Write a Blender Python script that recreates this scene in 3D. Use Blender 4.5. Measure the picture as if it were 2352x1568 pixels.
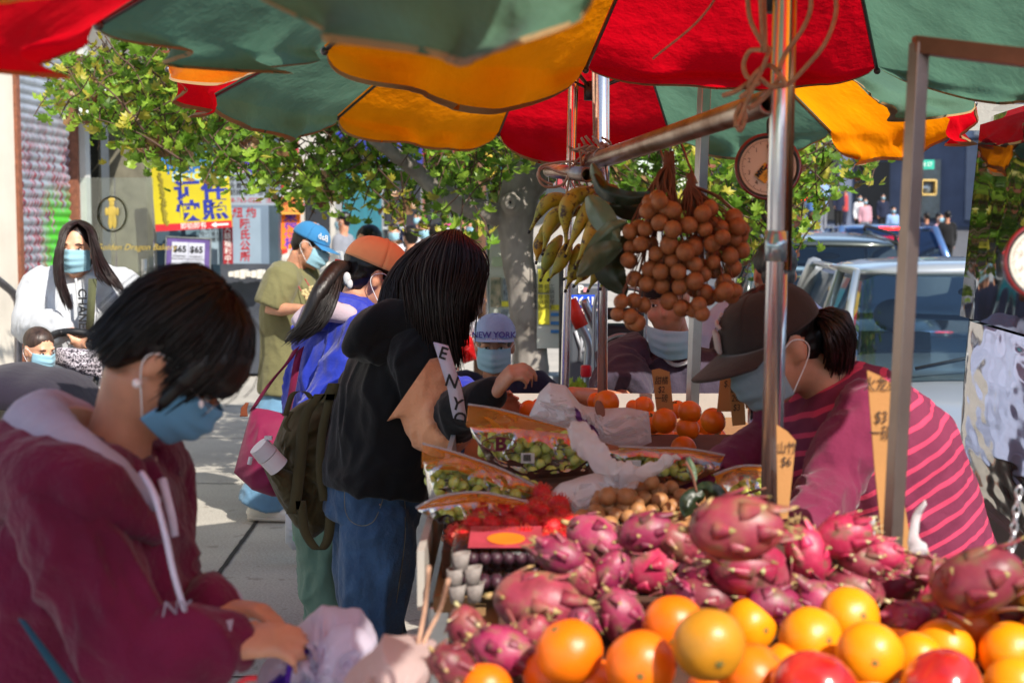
import bpy, bmesh, math, random
from mathutils import Vector as V, Matrix, noise
from math import sin, cos, pi, radians as R, atan2, sqrt, exp
for o in list(bpy.data.objects): bpy.data.objects.remove(o)
SC = bpy.context.scene; COL = SC.collection
rnd = random.Random(7)
# ---------------- camera, light, exposure ----------------
FPX = 3267.0; PITCH = math.atan(264/FPX); CAMZ = 1.6
cd = bpy.data.cameras.new('camera'); cam = bpy.data.objects.new('camera', cd); COL.objects.link(cam); SC.camera = cam
cam.location = (0, 0, CAMZ); cam.rotation_euler = (pi/2-PITCH, 0, 0)
cd.lens = 50; cd.sensor_width = 36; cd.clip_start = .05; cd.clip_end = 900
cd.dof.use_dof = True; cd.dof.focus_distance = 4.2; cd.dof.aperture_fstop = 5.0
SUN_EL = R(41); SUN_DIR = V((.52, -.78, 0)).normalized()*cos(SUN_EL) + V((0, 0, sin(SUN_EL)))
w = bpy.data.worlds.new('World'); SC.world = w; w.use_nodes = True
nt = w.node_tree; sk = nt.nodes.new('ShaderNodeTexSky'); sk.sky_type = 'NISHITA'; sk.sun_disc = False
sk.sun_elevation = SUN_EL; sk.sun_rotation = atan2(SUN_DIR.x, SUN_DIR.y)
bg = nt.nodes['Background']; bg.inputs[1].default_value = .135; nt.links.new(sk.outputs[0], bg.inputs[0])
sl = bpy.data.lights.new('sun', 'SUN'); sl.energy = 4.3; sl.angle = R(.5); sl.color = (1, .93, .82)
so = bpy.data.objects.new('sun', sl); COL.objects.link(so); so.rotation_euler = SUN_DIR.to_track_quat('Z', 'Y').to_euler()
SC.view_settings.view_transform = 'Standard'; SC.view_settings.look = 'None'; SC.view_settings.exposure = .78
SC.cycles.max_bounces = 8; SC.cycles.transparent_max_bounces = 16; SC.cycles.caustics_reflective = False; SC.cycles.caustics_refractive = False

def at(px, py, Y):
    "world point seen at pixel (px,py) of the 2352-wide photograph, at distance Y down the street"
    u = (px-1176)/FPX; v = (784-py)/FPX
    dy = cos(PITCH)+v*sin(PITCH); dz = -sin(PITCH)+v*cos(PITCH)
    return V((u*Y/dy, Y, CAMZ+dz*Y/dy))
def zg(y): return .032*max(0, y-20)
# ---------------- materials ----------------
def lin(c):
    if isinstance(c, str):
        c = c.lstrip('#'); c = [int(c[i:i+2], 16)/255 for i in (0, 2, 4)]
        return tuple(x/12.92 if x < .04045 else ((x+.055)/1.055)**2.4 for x in c)
    return tuple(c)
class NT:
    def __init__(s, name):
        s.m = bpy.data.materials.new(name); s.m.use_nodes = True; s.t = s.m.node_tree; s.n = s.t.nodes
        s.b = s.n['Principled BSDF']; s.out = s.n['Material Output']
    def node(s, typ, **kw):
        n = s.n.new(typ)
        for k, v in kw.items():
            if k.startswith('i_'):
                k = k[2:]; k = int(k) if k.isdigit() else k.replace('_', ' ')
                n.inputs[k].default_value = v
            else: setattr(n, k, v)
        return n
    def link(s, a, b): s.t.links.new(a, b)
    def coord(s, kind='Object'): return s.node('ShaderNodeTexCoord').outputs[kind]
    def ramp(s, fac, stops, interp='LINEAR'):
        r = s.node('ShaderNodeValToRGB'); r.color_ramp.interpolation = interp; e = r.color_ramp.elements
        while len(e) < len(stops): e.new(.5)
        for q, (p, c) in zip(e, stops): q.position = p; q.color = (*lin(c), 1)
        s.link(fac, r.inputs[0]); return r.outputs[0]
    def noise(s, scale, detail=4, vec=None, stretch=None, rough=.55):
        n = s.node('ShaderNodeTexNoise'); n.inputs['Scale'].default_value = scale; n.inputs['Detail'].default_value = detail; n.inputs['Roughness'].default_value = rough
        v = vec or s.coord()
        if stretch:
            mp = s.node('ShaderNodeMapping'); mp.inputs['Scale'].default_value = stretch; s.link(v, mp.inputs[0]); v = mp.outputs[0]
        s.link(v, n.inputs['Vector']); return n.outputs[0]
    def bump(s, h, strength=.3, dist=.01, base=None):
        b = s.node('ShaderNodeBump'); b.inputs['Strength'].default_value = strength; b.inputs['Distance'].default_value = dist
        s.link(h, b.inputs['Height'])
        if base: s.link(base, b.inputs['Normal'])
        return b.outputs[0]
    def mix(s, f, a, b):
        m = s.node('ShaderNodeMix', data_type='RGBA')
        for sock, v in ((m.inputs[0], f), (m.inputs[6], a), (m.inputs[7], b)):
            if isinstance(v, (int, float)): sock.default_value = v
            elif isinstance(v, (tuple, str)): sock.default_value = (*lin(v), 1)
            else: s.link(v, sock)
        return m.outputs[2]
def mul(c, k): return tuple(min(1, x*k) for x in lin(c))
MC = {}
def M(name, col, rough=.6, var=.18, vs=7, bump=.15, bs=120, bd=.004, metal=0, stretch=None, coat=0, spec=None, emit=0, alt=None, sss=0, alpha=None):
    if name in MC: return MC[name]
    t = NT(name)
    t.b.inputs['Roughness'].default_value = rough; t.b.inputs['Metallic'].default_value = metal
    if coat: t.b.inputs['Coat Weight'].default_value = coat; t.b.inputs['Coat Roughness'].default_value = .08
    if spec is not None: t.b.inputs['Specular IOR Level'].default_value = spec
    if sss: t.b.inputs['Subsurface Weight'].default_value = sss; t.b.inputs['Subsurface Radius'].default_value = (.012, .005, .003); t.b.inputs['Subsurface Scale'].default_value = .6
    f = t.noise(vs, 5, stretch=stretch)
    c = t.ramp(f, [(.3, mul(col, 1-var)), (.7, mul(alt, 1) if alt else mul(col, 1+var))])
    t.link(c, t.b.inputs['Base Color'])
    if bump: t.link(t.bump(t.noise(bs, 3, stretch=stretch), bump, bd), t.b.inputs['Normal'])
    if emit: t.link(c, t.b.inputs['Emission Color']); t.b.inputs['Emission Strength'].default_value = emit
    if alpha is not None: t.b.inputs['Alpha'].default_value = alpha
    MC[name] = t.m; return t.m
def cloth(name, col, transl=.0, var=.12, weave=900, rough=.85, alt=None, fold=.35, fs=9):
    "woven cloth: mottled colour, fine weave and soft creases, optional light coming through"
    if name in MC: return MC[name]
    t = NT(name); f = t.noise(5, 6)
    c = t.ramp(f, [(.3, mul(col, 1-var)), (.7, lin(alt) if alt else mul(col, 1+var))])
    t.link(c, t.b.inputs['Base Color']); t.b.inputs['Roughness'].default_value = rough; t.b.inputs['Specular IOR Level'].default_value = .25
    t.b.inputs['Sheen Weight'].default_value = .15
    nb = t.bump(t.noise(fs, 5, rough=.6), fold, .03)
    nb = t.bump(t.noise(weave, 1), .25, .001, nb); t.link(nb, t.b.inputs['Normal'])
    if transl:
        tr = t.node('ShaderNodeBsdfTranslucent'); t.link(c, tr.inputs[0]); t.link(nb, tr.inputs['Normal'])
        mx = t.node('ShaderNodeMixShader', i_0=transl); t.link(t.b.outputs[0], mx.inputs[1]); t.link(tr.outputs[0], mx.inputs[2]); t.link(mx.outputs[0], t.out.inputs[0])
    MC[name] = t.m; return t.m
def film(name, col, alpha=.35, rough=.15, white=.0):
    "thin plastic film"
    if name in MC: return MC[name]
    t = NT(name); t.b.inputs['Base Color'].default_value = (*lin(col), 1); t.b.inputs['Roughness'].default_value = rough
    tr = t.node('ShaderNodeBsdfTranslucent'); tr.inputs[0].default_value = (*lin(col), 1)
    tp = t.node('ShaderNodeBsdfTransparent')
    m1 = t.node('ShaderNodeMixShader', i_0=.45); t.link(t.b.outputs[0], m1.inputs[1]); t.link(tr.outputs[0], m1.inputs[2])
    m2 = t.node('ShaderNodeMixShader')
    fr = t.node('ShaderNodeFresnel'); fr.inputs[0].default_value = 1.5
    ad = t.node('ShaderNodeMath', operation='ADD', use_clamp=True); ad.inputs[1].default_value = alpha; t.link(fr.outputs[0], ad.inputs[0])
    t.link(ad.outputs[0], m2.inputs[0]); t.link(tp.outputs[0], m2.inputs[1]); t.link(m1.outputs[0], m2.inputs[2]); t.link(m2.outputs[0], t.out.inputs[0])
    nb = t.bump(t.noise(26, 7, rough=.72), .5, .01); t.link(nb, t.b.inputs['Normal'])
    MC[name] = t.m; return t.m
def glass(name, col=(.02, .03, .035), mixv=.35, ior=1.6, bump=0, rough=.02):
    if name in MC: return MC[name]
    t = NT(name); g = t.node('ShaderNodeBsdfGlossy'); g.inputs['Roughness'].default_value = .02
    tp = t.node('ShaderNodeBsdfTransparent'); tp.inputs[0].default_value = (*lin(col), 1)
    fr = t.node('ShaderNodeFresnel'); fr.inputs[0].default_value = ior; g.inputs['Roughness'].default_value = rough
    if bump: nb = t.bump(t.noise(35, 5, rough=.65), bump, .01); t.link(nb, g.inputs['Normal'])
    ad = t.node('ShaderNodeMath', operation='ADD', use_clamp=True); ad.inputs[1].default_value = mixv; t.link(fr.outputs[0], ad.inputs[0])
    mx = t.node('ShaderNodeMixShader'); t.link(ad.outputs[0], mx.inputs[0]); t.link(tp.outputs[0], mx.inputs[1]); t.link(g.outputs[0], mx.inputs[2]); t.link(mx.outputs[0], t.out.inputs[0])
    MC[name] = t.m; return t.m
# ---------------- mesh building ----------------
def perp(d):
    a = V((0, 0, 1)) if abs(d.z) < .9 else V((1, 0, 0))
    u = d.cross(a).normalized(); return u, d.cross(u).normalized()
class MB:
    def __init__(s): s.v = []; s.f = []; s.mi = []; s.T = None; s.m = 0
    def p(s, co):
        co = V(co); s.v.append(s.T @ co if s.T else co); return len(s.v)-1
    def face(s, ids): s.f.append(tuple(ids)); s.mi.append(s.m)
    def poly(s, pts): s.face([s.p(q) for q in pts]); return s
    def box(s, c, size, rot=None):
        c = V(c); h = V(size)/2; r = rot or Matrix.Identity(3)
        ids = [s.p(c+r@V((h.x*a, h.y*b, h.z*d))) for a in (-1, 1) for b in (-1, 1) for d in (-1, 1)]
        for q in ((0, 1, 3, 2), (4, 6, 7, 5), (0, 4, 5, 1), (2, 3, 7, 6), (0, 2, 6, 4), (1, 5, 7, 3)): s.face([ids[i] for i in q])
        return s
    def rings(s, rings, cap=True, close=False):
        n = len(rings[0]); ids = [[s.p(q) for q in r] for r in rings]
        for a, b in zip(ids, ids[1:]):
            for i in range(n): s.face((a[i], a[(i+1) % n], b[(i+1) % n], b[i]))
        if cap: s.face(ids[0][::-1]); s.face(ids[-1])
        return s
    def tube(s, pts, r, n=10, cap=True, round_=False, flat=None):
        "round tube through points; r number or list; flat=(axis, k) squashes it along an axis"
        pts = [V(q) for q in pts]; k = len(pts); rs = [r]*k if isinstance(r, (int, float)) else list(r)
        if len(rs) != k: rs = interp(rs, k)
        if round_:
            d0 = (pts[0]-pts[1]).normalized(); d1 = (pts[-1]-pts[-2]).normalized(); a, b = rs[0], rs[-1]
            pts = [pts[0]+d0*a*.98, pts[0]+d0*a*.7]+pts+[pts[-1]+d1*b*.7, pts[-1]+d1*b*.98]
            rs = [a*.2, a*.71]+rs+[b*.71, b*.2]; k += 4
        ring = []; u = None
        for i in range(k):
            d = (pts[min(i+1, k-1)]-pts[max(i-1, 0)])
            d = d.normalized() if d.length > 1e-9 else V((0, 0, 1))
            if u is None: u, w_ = perp(d)
            else:
                u = (u-d*u.dot(d)); u = u.normalized() if u.length > 1e-6 else perp(d)[0]; w_ = d.cross(u)
            rr = []
            for j in range(n):
                o = (u*cos(2*pi*j/n)+w_*sin(2*pi*j/n))*rs[i]
                if flat: ax = V(flat[0]).normalized(); o = o-ax*o.dot(ax)*(1-flat[1])
                rr.append(pts[i]+o)
            ring.append(rr)
        return s.rings(ring, cap)
    def ell(s, c, r, rot=None, nu=16, nv=10):
        c = V(c); r = V(r) if not isinstance(r, (int, float)) else V((r, r, r)); m = rot or Matrix.Identity(3)
        rows = []
        for i in range(1, nv):
            a = pi*i/nv; rows.append([c+m@V((r.x*sin(a)*cos(2*pi*j/nu), r.y*sin(a)*sin(2*pi*j/nu), r.z*cos(a))) for j in range(nu)])
        ids = [[s.p(q) for q in row] for row in rows]
        for a, b in zip(ids, ids[1:]):
            for j in range(nu): s.face((a[j], b[j], b[(j+1) % nu], a[(j+1) % nu]))
        t = s.p(c+m@V((0, 0, r.z))); bt = s.p(c-m@V((0, 0, r.z)))
        for j in range(nu): s.face((t, ids[0][j], ids[0][(j+1) % nu])); s.face((bt, ids[-1][(j+1) % nu], ids[-1][j]))
        return s
    def loft(s, secs, n=18, cap=True, p=2.0):
        "sections (centre, half-axis a, half-axis b)"
        rr = []
        for c, a, b in secs:
            c, a, b = V(c), V(a), V(b)
            rr.append([c+a*(abs(cos(t))**(2/p)*(1 if cos(t) >= 0 else -1))+b*(abs(sin(t))**(2/p)*(1 if sin(t) >= 0 else -1)) for t in [2*pi*j/n for j in range(n)]])
        return s.rings(rr, cap)
    def grid(s, fn, nu, nv, thick=0):
        ids = [[s.p(fn(i/nu, j/nv)) for j in range(nv+1)] for i in range(nu+1)]
        for i in range(nu):
            for j in range(nv): s.face((ids[i][j], ids[i+1][j], ids[i+1][j+1], ids[i][j+1]))
        return s
    def lathe(s, prof, c=(0, 0, 0), ax=(0, 0, 1), n=24, cap=False):
        ax = V(ax).normalized(); u, w_ = perp(ax); c = V(c)
        return s.rings([[c+ax*z+(u*cos(2*pi*j/n)+w_*sin(2*pi*j/n))*max(r, 1e-5) for j in range(n)] for r, z in prof], cap)
    def slab(s, pts, d):
        "flat outline pts (3D) extruded by vector d"
        d = V(d); a = [s.p(q) for q in pts]; b = [s.p(V(q)+d) for q in pts]
        s.face(a[::-1]); s.face(b); n = len(a)
        for i in range(n): s.face((a[i], a[(i+1) % n], b[(i+1) % n], b[i]))
        return s
def wloc(o):
    l = V((0, 0, 0))
    while o: l += o.location; o = o.parent
    return l
def link(name, me, mats, parent=None, loc=None, smooth=True):
    o = bpy.data.objects.new(name, me); COL.objects.link(o)
    for m in (mats if isinstance(mats, (list, tuple)) else [mats]): me.materials.append(m)
    if smooth: me.polygons.foreach_set('use_smooth', [True]*len(me.polygons))
    off = V((0, 0, 0))
    if parent: off = wloc(parent); o.parent = parent
    if loc is not None: o.location = V(loc)-off; off = V(loc)
    if off.length: me.transform(Matrix.Translation(-off))
    return o
def add(name, mb, mats, parent=None, loc=None, smooth=True, bevel=0, solid=0, sub=0, fix=False, ang=None):
    me = bpy.data.meshes.new(name); me.from_pydata([tuple(q) for q in mb.v], [], mb.f)
    if any(mb.mi): me.polygons.foreach_set('material_index', mb.mi)
    if fix:
        b = bmesh.new(); b.from_mesh(me); bmesh.ops.recalc_face_normals(b, faces=b.faces); b.to_mesh(me); b.free()
    o = link(name, me, mats, parent, loc, smooth)
    if solid: m = o.modifiers.new('s', 'SOLIDIFY'); m.thickness = solid; m.offset = 0
    if sub: m = o.modifiers.new('u', 'SUBSURF'); m.levels = m.render_levels = sub
    if bevel: m = o.modifiers.new('b', 'BEVEL'); m.width = bevel; m.segments = 2; m.limit_method = 'ANGLE'
    if ang is not None and smooth: me.set_sharp_from_angle(angle=R(ang))
    return o
def tag(o, label, cat, group=None):
    o['label'] = label; o['category'] = cat
    if group: o['group'] = group
    return o
def thing(name, label, cat, loc=(0, 0, 0), group=None, rotz=0):
    o = bpy.data.objects.new(name, None); COL.objects.link(o); o.location = loc; o.rotation_euler = (0, 0, rotz); o.empty_display_size = .05
    return tag(o, label, cat, group)
def struct(o, kind='structure'): o['kind'] = kind; return o
def dup(root, loc, rot=(0, 0, 0), sc=1, label=None, group=None):
    r = root.copy(); COL.objects.link(r); r.location = loc; r.rotation_euler = rot
    r.scale = (sc, sc, sc) if isinstance(sc, (int, float)) else sc
    if label: r['label'] = label
    if group: r['group'] = group
    for ch in list(root.children):
        c = ch.copy(); COL.objects.link(c); c.parent = r
        for g in ch.children:
            d = g.copy(); COL.objects.link(d); d.parent = c
    return r
def blob(name, mb, mats, parent=None, voxel=.01, smooth=4, disp=None, cuts=(), matfn=None, loc=None, trim=None):
    "one continuous surface grown round overlapping shapes"
    me = bpy.data.meshes.new('t'); me.from_pydata([tuple(q) for q in mb.v], [], mb.f)
    b = bmesh.new(); b.from_mesh(me); bmesh.ops.recalc_face_normals(b, faces=b.faces); b.to_mesh(me); b.free()
    o = bpy.data.objects.new('t', me); COL.objects.link(o)
    m = o.modifiers.new('r', 'REMESH'); m.mode = 'VOXEL'; m.voxel_size = voxel
    if smooth: m = o.modifiers.new('s', 'SMOOTH'); m.iterations = smooth; m.factor = .5
    dg = bpy.context.evaluated_depsgraph_get(); ev = o.evaluated_get(dg); nm = bpy.data.meshes.new_from_object(ev)
    bpy.data.objects.remove(o); bpy.data.meshes.remove(me)
    if disp:
        ns = [v.normal.copy() for v in nm.vertices]
        for v, n in zip(nm.vertices, ns): v.co = v.co+disp(v.co, n)
    if cuts or trim:
        b = bmesh.new(); b.from_mesh(nm)
        for co, no in cuts: bmesh.ops.bisect_plane(b, geom=b.verts[:]+b.edges[:]+b.faces[:], plane_co=co, plane_no=no)
        if trim:
            for co, no in trim: bmesh.ops.bisect_plane(b, geom=b.verts[:]+b.edges[:]+b.faces[:], plane_co=co, plane_no=no, clear_outer=True)
        b.to_mesh(nm); b.free()
    if matfn:
        for q in nm.polygons: q.material_index = matfn(q.center)
    nm.materials.clear()
    return link(name, nm, mats, parent, loc)
def snap(o, target, off=.003, d=(0, 1, 0)):
    "lay the points of o onto the surface of target, looking along d"
    from mathutils.bvhtree import BVHTree
    me = target.data; tl = wloc(target); bv = BVHTree.FromPolygons([v.co.copy() for v in me.vertices], [tuple(q.vertices) for q in me.polygons]); ol = wloc(o); d = V(d).normalized(); c0 = sum((v.co for v in o.data.vertices), V((0, 0, 0)))/len(o.data.vertices)
    for v in o.data.vertices:
        q = v.co+ol-tl; h = bv.ray_cast(q-d*.5, d)
        if h[0] is not None: v.co = h[0]+tl-ol-d*off
    return o
def folds(amp, fx=9, fy=9, fz=5, seed=0, sharp=1.5):
    def f(co, n):
        q = V((co.x*fx+seed, co.y*fy, co.z*fz)); q = q+V((1, 1, 1))*noise.noise(q*.7)*.9
        r = 1-abs(noise.noise(q))*2; r2 = 1-abs(noise.noise(q*2.1+V((7, 3, 1))))*2
        return n*amp*(max(-.3, r)**1 *1.0 if r < 0 else r**sharp)+n*amp*.4*r2
    return f
def text(body, size, mat, origin, xdir, up, parent=None, name='lettering', align='CENTER', off=.0, ext=0, weight=0, vert=False, sx=1, shear=0, space=1):
    c = bpy.data.curves.new('t', 'FONT'); c.body = '\n'.join(body) if vert else body; c.size = size; c.align_x = align; c.align_y = 'CENTER'
    c.extrude = ext; c.offset = weight; c.shear = shear; c.space_character = space; c.resolution_u = 3
    o = bpy.data.objects.new('t', c); COL.objects.link(o); dg = bpy.context.evaluated_depsgraph_get()
    me = bpy.data.meshes.new_from_object(o.evaluated_get(dg)); bpy.data.objects.remove(o)
    x = V(xdir).normalized(); y = V(up).normalized(); n = x.cross(y).normalized()
    mt = Matrix((x*sx, y, n)).transposed().to_4x4(); mt.translation = V(origin)+n*off
    me.transform(mt); me.materials.clear()
    return link(name, me, mat, parent, smooth=False)
def plate(mb, c, xd, up, wd, ht, d=.01):
    "flat board centred at c facing xd x up"
    c = V(c); x = V(xd).normalized()*wd/2; y = V(up).normalized()*ht/2; n = x.cross(y).normalized()
    return mb.slab([c-x-y-n*d, c+x-y-n*d, c+x+y-n*d, c-x+y-n*d], n*d)
def bez(a, b, c, d, n=10):
    a, b, c, d = V(a), V(b), V(c), V(d)
    return [a*(1-t)**3+b*3*t*(1-t)**2+c*3*t*t*(1-t)+d*t**3 for t in [i/n for i in range(n+1)]]
def sm(pts, n=6):
    "Catmull-Rom through points"
    P = [V(q) for q in pts]; P = [P[0]*2-P[1]]+P+[P[-1]*2-P[-2]]; out = []
    for i in range(1, len(P)-2):
        p0, p1, p2, p3 = P[i-1:i+3]
        for k in range(n):
            t = k/n; out.append(.5*((2*p1)+(p2-p0)*t+(2*p0-5*p1+4*p2-p3)*t*t+(3*p1-p0-3*p2+p3)*t**3))
    out.append(P[-2]); return out
def frame(fwd, up):
    f = V(fwd).normalized(); u = V(up); u = (u-f*u.dot(f)).normalized(); r = f.cross(u)
    return Matrix((r, f, u)).transposed()
def interp(rs, n):
    out = []
    for i in range(n):
        t = i/(n-1)*(len(rs)-1); k = min(int(t), len(rs)-2); out.append(rs[k]*(1-(t-k))+rs[k+1]*(t-k))
    return out
chrome = M('chrome', '#e2e5ea', .27, .06, 20, .05, 60, metal=.88)
steel = M('steel', '#a7a9ac', .33, .12, 14, .08, 60, metal=1)
# ---------------- setting ----------------
t = NT('concrete'); f1 = t.noise(1.3, 8); f2 = t.noise(90, 3)
c = t.ramp(f1, [(.3, '#8f8a83'), (.55, '#a8a39a'), (.75, '#b5afa4')]); c = t.mix(.28, c, t.ramp(f2, [(.35, '#5d5a55'), (.65, '#cdc8be')]))
sp = t.ramp(t.noise(9, 2), [(.66, (1, 1, 1)), (.7, (.45, .43, .4))]); mm = t.node('ShaderNodeMix', data_type='RGBA', blend_type='MULTIPLY'); mm.inputs[0].default_value = .5
t.link(c, mm.inputs[6]); t.link(sp, mm.inputs[7]); t.link(mm.outputs[2], t.b.inputs['Base Color']); t.b.inputs['Roughness'].default_value = .9
t.link(t.bump(f2, .35, .004), t.b.inputs['Normal']); CONC = t.m
ASPH = M('asphalt', '#55565a', .9, .2, 3, .4, 200, .006)
DARK = M('dark_gap', '#1d1b1a', .9, .3, 30, .2)
def kx(y): return .74+.093*y      # kerb line
def wx(y): return -5.3+.093*y     # shop fronts on the left
mb = MB(); ys = [-6, 0, 5, 10, 15, 20, 24, 30, 40, 60, 90, 130, 200, 320]
mb.grid(lambda u, v: V((-160+320*u, -60+380*(v**1.6), zg(-60+380*(v**1.6))-.14)), 8, 60)
struct(add('road', mb, ASPH))
mb = MB(); n = 60; rr = []
for i in range(n+1):
    y = -4+124*(i/n)**1.5; z = zg(y)
    rr.append([V((wx(y)-1.5, y, z-.5)), V((wx(y)-1.5, y, z)), V((kx(y)-.16, y, z)), V((kx(y)-.16, y, z-.5))])
mb.rings(rr, False)
sw = struct(add('sidewalk', mb, CONC, smooth=False))
mb = MB(); rr = []
for i in range(n+1):
    y = -4+124*(i/n)**1.5; z = zg(y)
    rr.append([V((kx(y)-.156, y, z-.5)), V((kx(y)-.156, y, z+.004)), V((kx(y)-.02, y, z+.004)), V((kx(y), y, z-.02)), V((kx(y), y, z-.5))])
mb.rings(rr, False); struct(add('kerb', mb, M('kerb_stone', '#8d8a86', .85, .2, 6, .3, 90), smooth=False))
mb = MB()
def gp(px, py, z=.004):  # pixel on the sidewalk
    a = at(px, py, 1); k = (z-CAMZ)/(a.z-CAMZ); return V((a.x*k, k, z))
a, b = gp(430, 1415), gp(700, 1045); d = (b-a).normalized(); s_ = V((d.y, -d.x, 0)); a -= d*6; b += d*6
segs = 80
def jl(u, v):
    q = a.lerp(b, u); return q+s_*((v-.5)*(.024+.012*noise.noise(V((u*160, v*3, 0)))))+V((0, 0, .002*(v-.5)**2))
mb.grid(jl, 300, 1)
for yy in (3.2, 5.1, 8.9, 10.8, 12.7):
    mb.grid(lambda u, v: V((-6+7.0*u, yy-.2*u+(v-.5)*.012, .003)), 10, 1)
add('expansion_joint', mb, DARK, sw)
# ---------------- left side shop fronts ----------------
BEIGE = M('beige_render', '#d3cbbd', .85, .1, 2.5, .3, 40, .004)
BROWN = M('brown_frame', '#4b3a30', .6, .25, 9, .2)
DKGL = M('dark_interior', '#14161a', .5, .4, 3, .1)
D = V((.093, 1, 0)).normalized(); NRM = V((1, -.093, 0)).normalized()
def wp(y, z, out=0): return V((wx(y), y, z))+NRM*out
def wpx(px, py, out=0):
    "point on the shop-front line at pixel column px"
    y = 17300/(1480-px); q = at(px, py, y); return q+NRM*out
def quadw(mb, px0, px1, y0, y1, out=0, d=.02):
    a, b = wpx(px0, 500).y, wpx(px1, 500).y
    return mb.slab([wp(a, y0, out), wp(b, y0, out), wp(b, y1, out), wp(a, y1, out)], -NRM*d)
bl = thing('shop_building', 'beige rendered shop with graffiti roller shutter at the far left', 'building', wp(12.5, 0))
mb = MB(); y0, y1 = 4, wpx(38, 500).y
mb.slab([wp(y0, 0, .02), wp(y1, 0, .02), wp(y1, 6, .02), wp(y0, 6, .02)], -NRM*.5)
y2 = wpx(171, 500).y; mb.slab([wp(y1, 3.35, .0), wp(y2, 3.35, 0), wp(y2, 6, 0), wp(y1, 6, 0)], -NRM*.4)
add('wall', mb, BEIGE, bl, smooth=False)
# roller shutter: curved slats with sprayed paint
t = NT('shutter_paint'); co = t.coord(); sx = t.node('ShaderNodeSeparateXYZ'); t.link(co, sx.inputs[0])
base = t.ramp(t.noise(6, 5), [(.3, '#8b929c'), (.7, '#aab2bd')])
drip = t.noise(3.2, 3, stretch=(1, 5.5, 1.2))
drip2 = t.noise(4.5, 3, stretch=(1, 6, .3), vec=None)
g = t.node('ShaderNodeMapRange'); g.inputs[1].default_value = 2.0; g.inputs[2].default_value = 1.7; t.link(sx.outputs[2], g.inputs[0])
g2 = t.node('ShaderNodeMapRange'); g2.inputs[1].default_value = 2.7; g2.inputs[2].default_value = 2.1; t.link(sx.outputs[2], g2.inputs[0])
gy = t.node('ShaderNodeMapRange'); gy.inputs[1].default_value = .0; gy.inputs[2].default_value = .25; t.link(sx.outputs[1], gy.inputs[0])
def mth(t, op, a, b):
    m = t.node('ShaderNodeMath', operation=op)
    for i, q in enumerate((a, b)):
        if isinstance(q, (int, float)): m.inputs[i].default_value = q
        else: t.link(q, m.inputs[i])
    return m.outputs[0]
mk1 = t.ramp(drip, [(.47, (0, 0, 0)), (.52, (1, 1, 1))]); mk1 = mth(t, 'MULTIPLY', mk1, g2.outputs[0])
mk2 = t.ramp(t.noise(5, 3, stretch=(1, 3, .9)), [(.42, (0, 0, 0)), (.46, (1, 1, 1))]); mk2 = mth(t, 'MULTIPLY', mth(t, 'MULTIPLY', mk2, g.outputs[0]), gy.outputs[0])
col = t.mix(mk1, base, t.ramp(t.noise(9, 2, stretch=(1, 3, 1)), [(.42, '#a03442'), (.5, '#3a4152'), (.6, '#c9a0ad')]))
col = t.mix(mk2, col, '#4fc22e'); t.link(col, t.b.inputs['Base Color']); t.b.inputs['Roughness'].default_value = .45; t.b.inputs['Metallic'].default_value = .3
SHUT = t.m
def shutter(parent, ya, yb, z0, z1, mat, pitch=.08, out=0):
    mb = MB(); n = int((z1-z0)/pitch); rr = []
    for k in range(n):
        for q, o_ in ((0, 0), (.12, -.012), (.3, -.002), (.6, .01), (.85, .012), (.97, 0)):
            z = z0+(k+q)*pitch; rr.append((z, o_))
    ids = [(mb.p(wp(ya, z, out+o_)), mb.p(wp(yb, z, out+o_))) for z, o_ in rr]
    for p, q in zip(ids, ids[1:]): mb.face((p[0], p[1], q[1], q[0]))
    return add('roller_shutter', mb, mat, parent)
shutter(bl, y1+.03, y2-.05, .15, 3.3, SHUT)
mb = MB(); mb.slab([wp(y1, .1, .05), wp(y1+.07, .1, .05), wp(y1+.07, 3.4, .05), wp(y1, 3.4, .05)], -NRM*.1)
add('frame', mb, M('rust_frame', '#7b4a35', .7, .3, 20, .2), bl, smooth=False)
mb = MB(); mb.slab([wp(y2+.0, .1, .06), wp(y2+.05, .1, .06), wp(y2+.05, 3.4, .06), wp(y2+.0, 3.4, .06)], -NRM*.14)
add('frame', mb, M('rust_frame', '#7b4a35'), bl, smooth=False)
mb = MB(); mb.slab([wp(y2+.05, .1, .12), wp(y2+.16, .1, .12), wp(y2+.16, 3.4, .12), wp(y2+.05, 3.4, .12)], -NRM*.2)
add('pilaster', mb, M('pale_metal', '#b9bab8', .5, .1, 5, .1), bl, smooth=False)
# bakery doorway
bk = thing('bakery_front', 'dark recessed bakery doorway with grey pilasters behind glass windbreak', 'shop front', wp(14.2, 0))
ya, yb = y2+.16, wpx(352, 500).y
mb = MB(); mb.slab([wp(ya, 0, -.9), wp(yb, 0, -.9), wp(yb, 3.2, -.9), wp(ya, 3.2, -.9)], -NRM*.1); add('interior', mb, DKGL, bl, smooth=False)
mb = MB()
for q in (.08, .3, .55, .72): mb.slab([wp(ya+(yb-ya)*q, 0, -.5+.2*q), wp(ya+(yb-ya)*(q+.035), 0, -.5+.2*q), wp(ya+(yb-ya)*(q+.035), 2.75, -.5+.2*q), wp(ya+(yb-ya)*q, 2.75, -.5+.2*q)], -NRM*.1)
add('door_frame', mb, M('olive_panel', '#35342c', .5, .2, 6, .1), bk, smooth=False)
mb = MB(); mb.slab([wp(ya, 2.75, .0), wp(yb, 2.75, 0), wp(yb, 3.0, 0), wp(ya, 3.0, 0)], -NRM*.3); add('lintel', mb, M('dark_wood', '#33231c', .6, .3, 6, .2), bk, smooth=False)
mb = MB(); mb.slab([wp(ya, 3.0, .03), wp(yb+5, 3.0, .03), wp(yb+5, 7, .03), wp(ya, 7, .03)], -NRM*.3); add('wall', mb, M('grey_render', '#77736c', .8, .15, 3, .2), bk, smooth=False)
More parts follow.
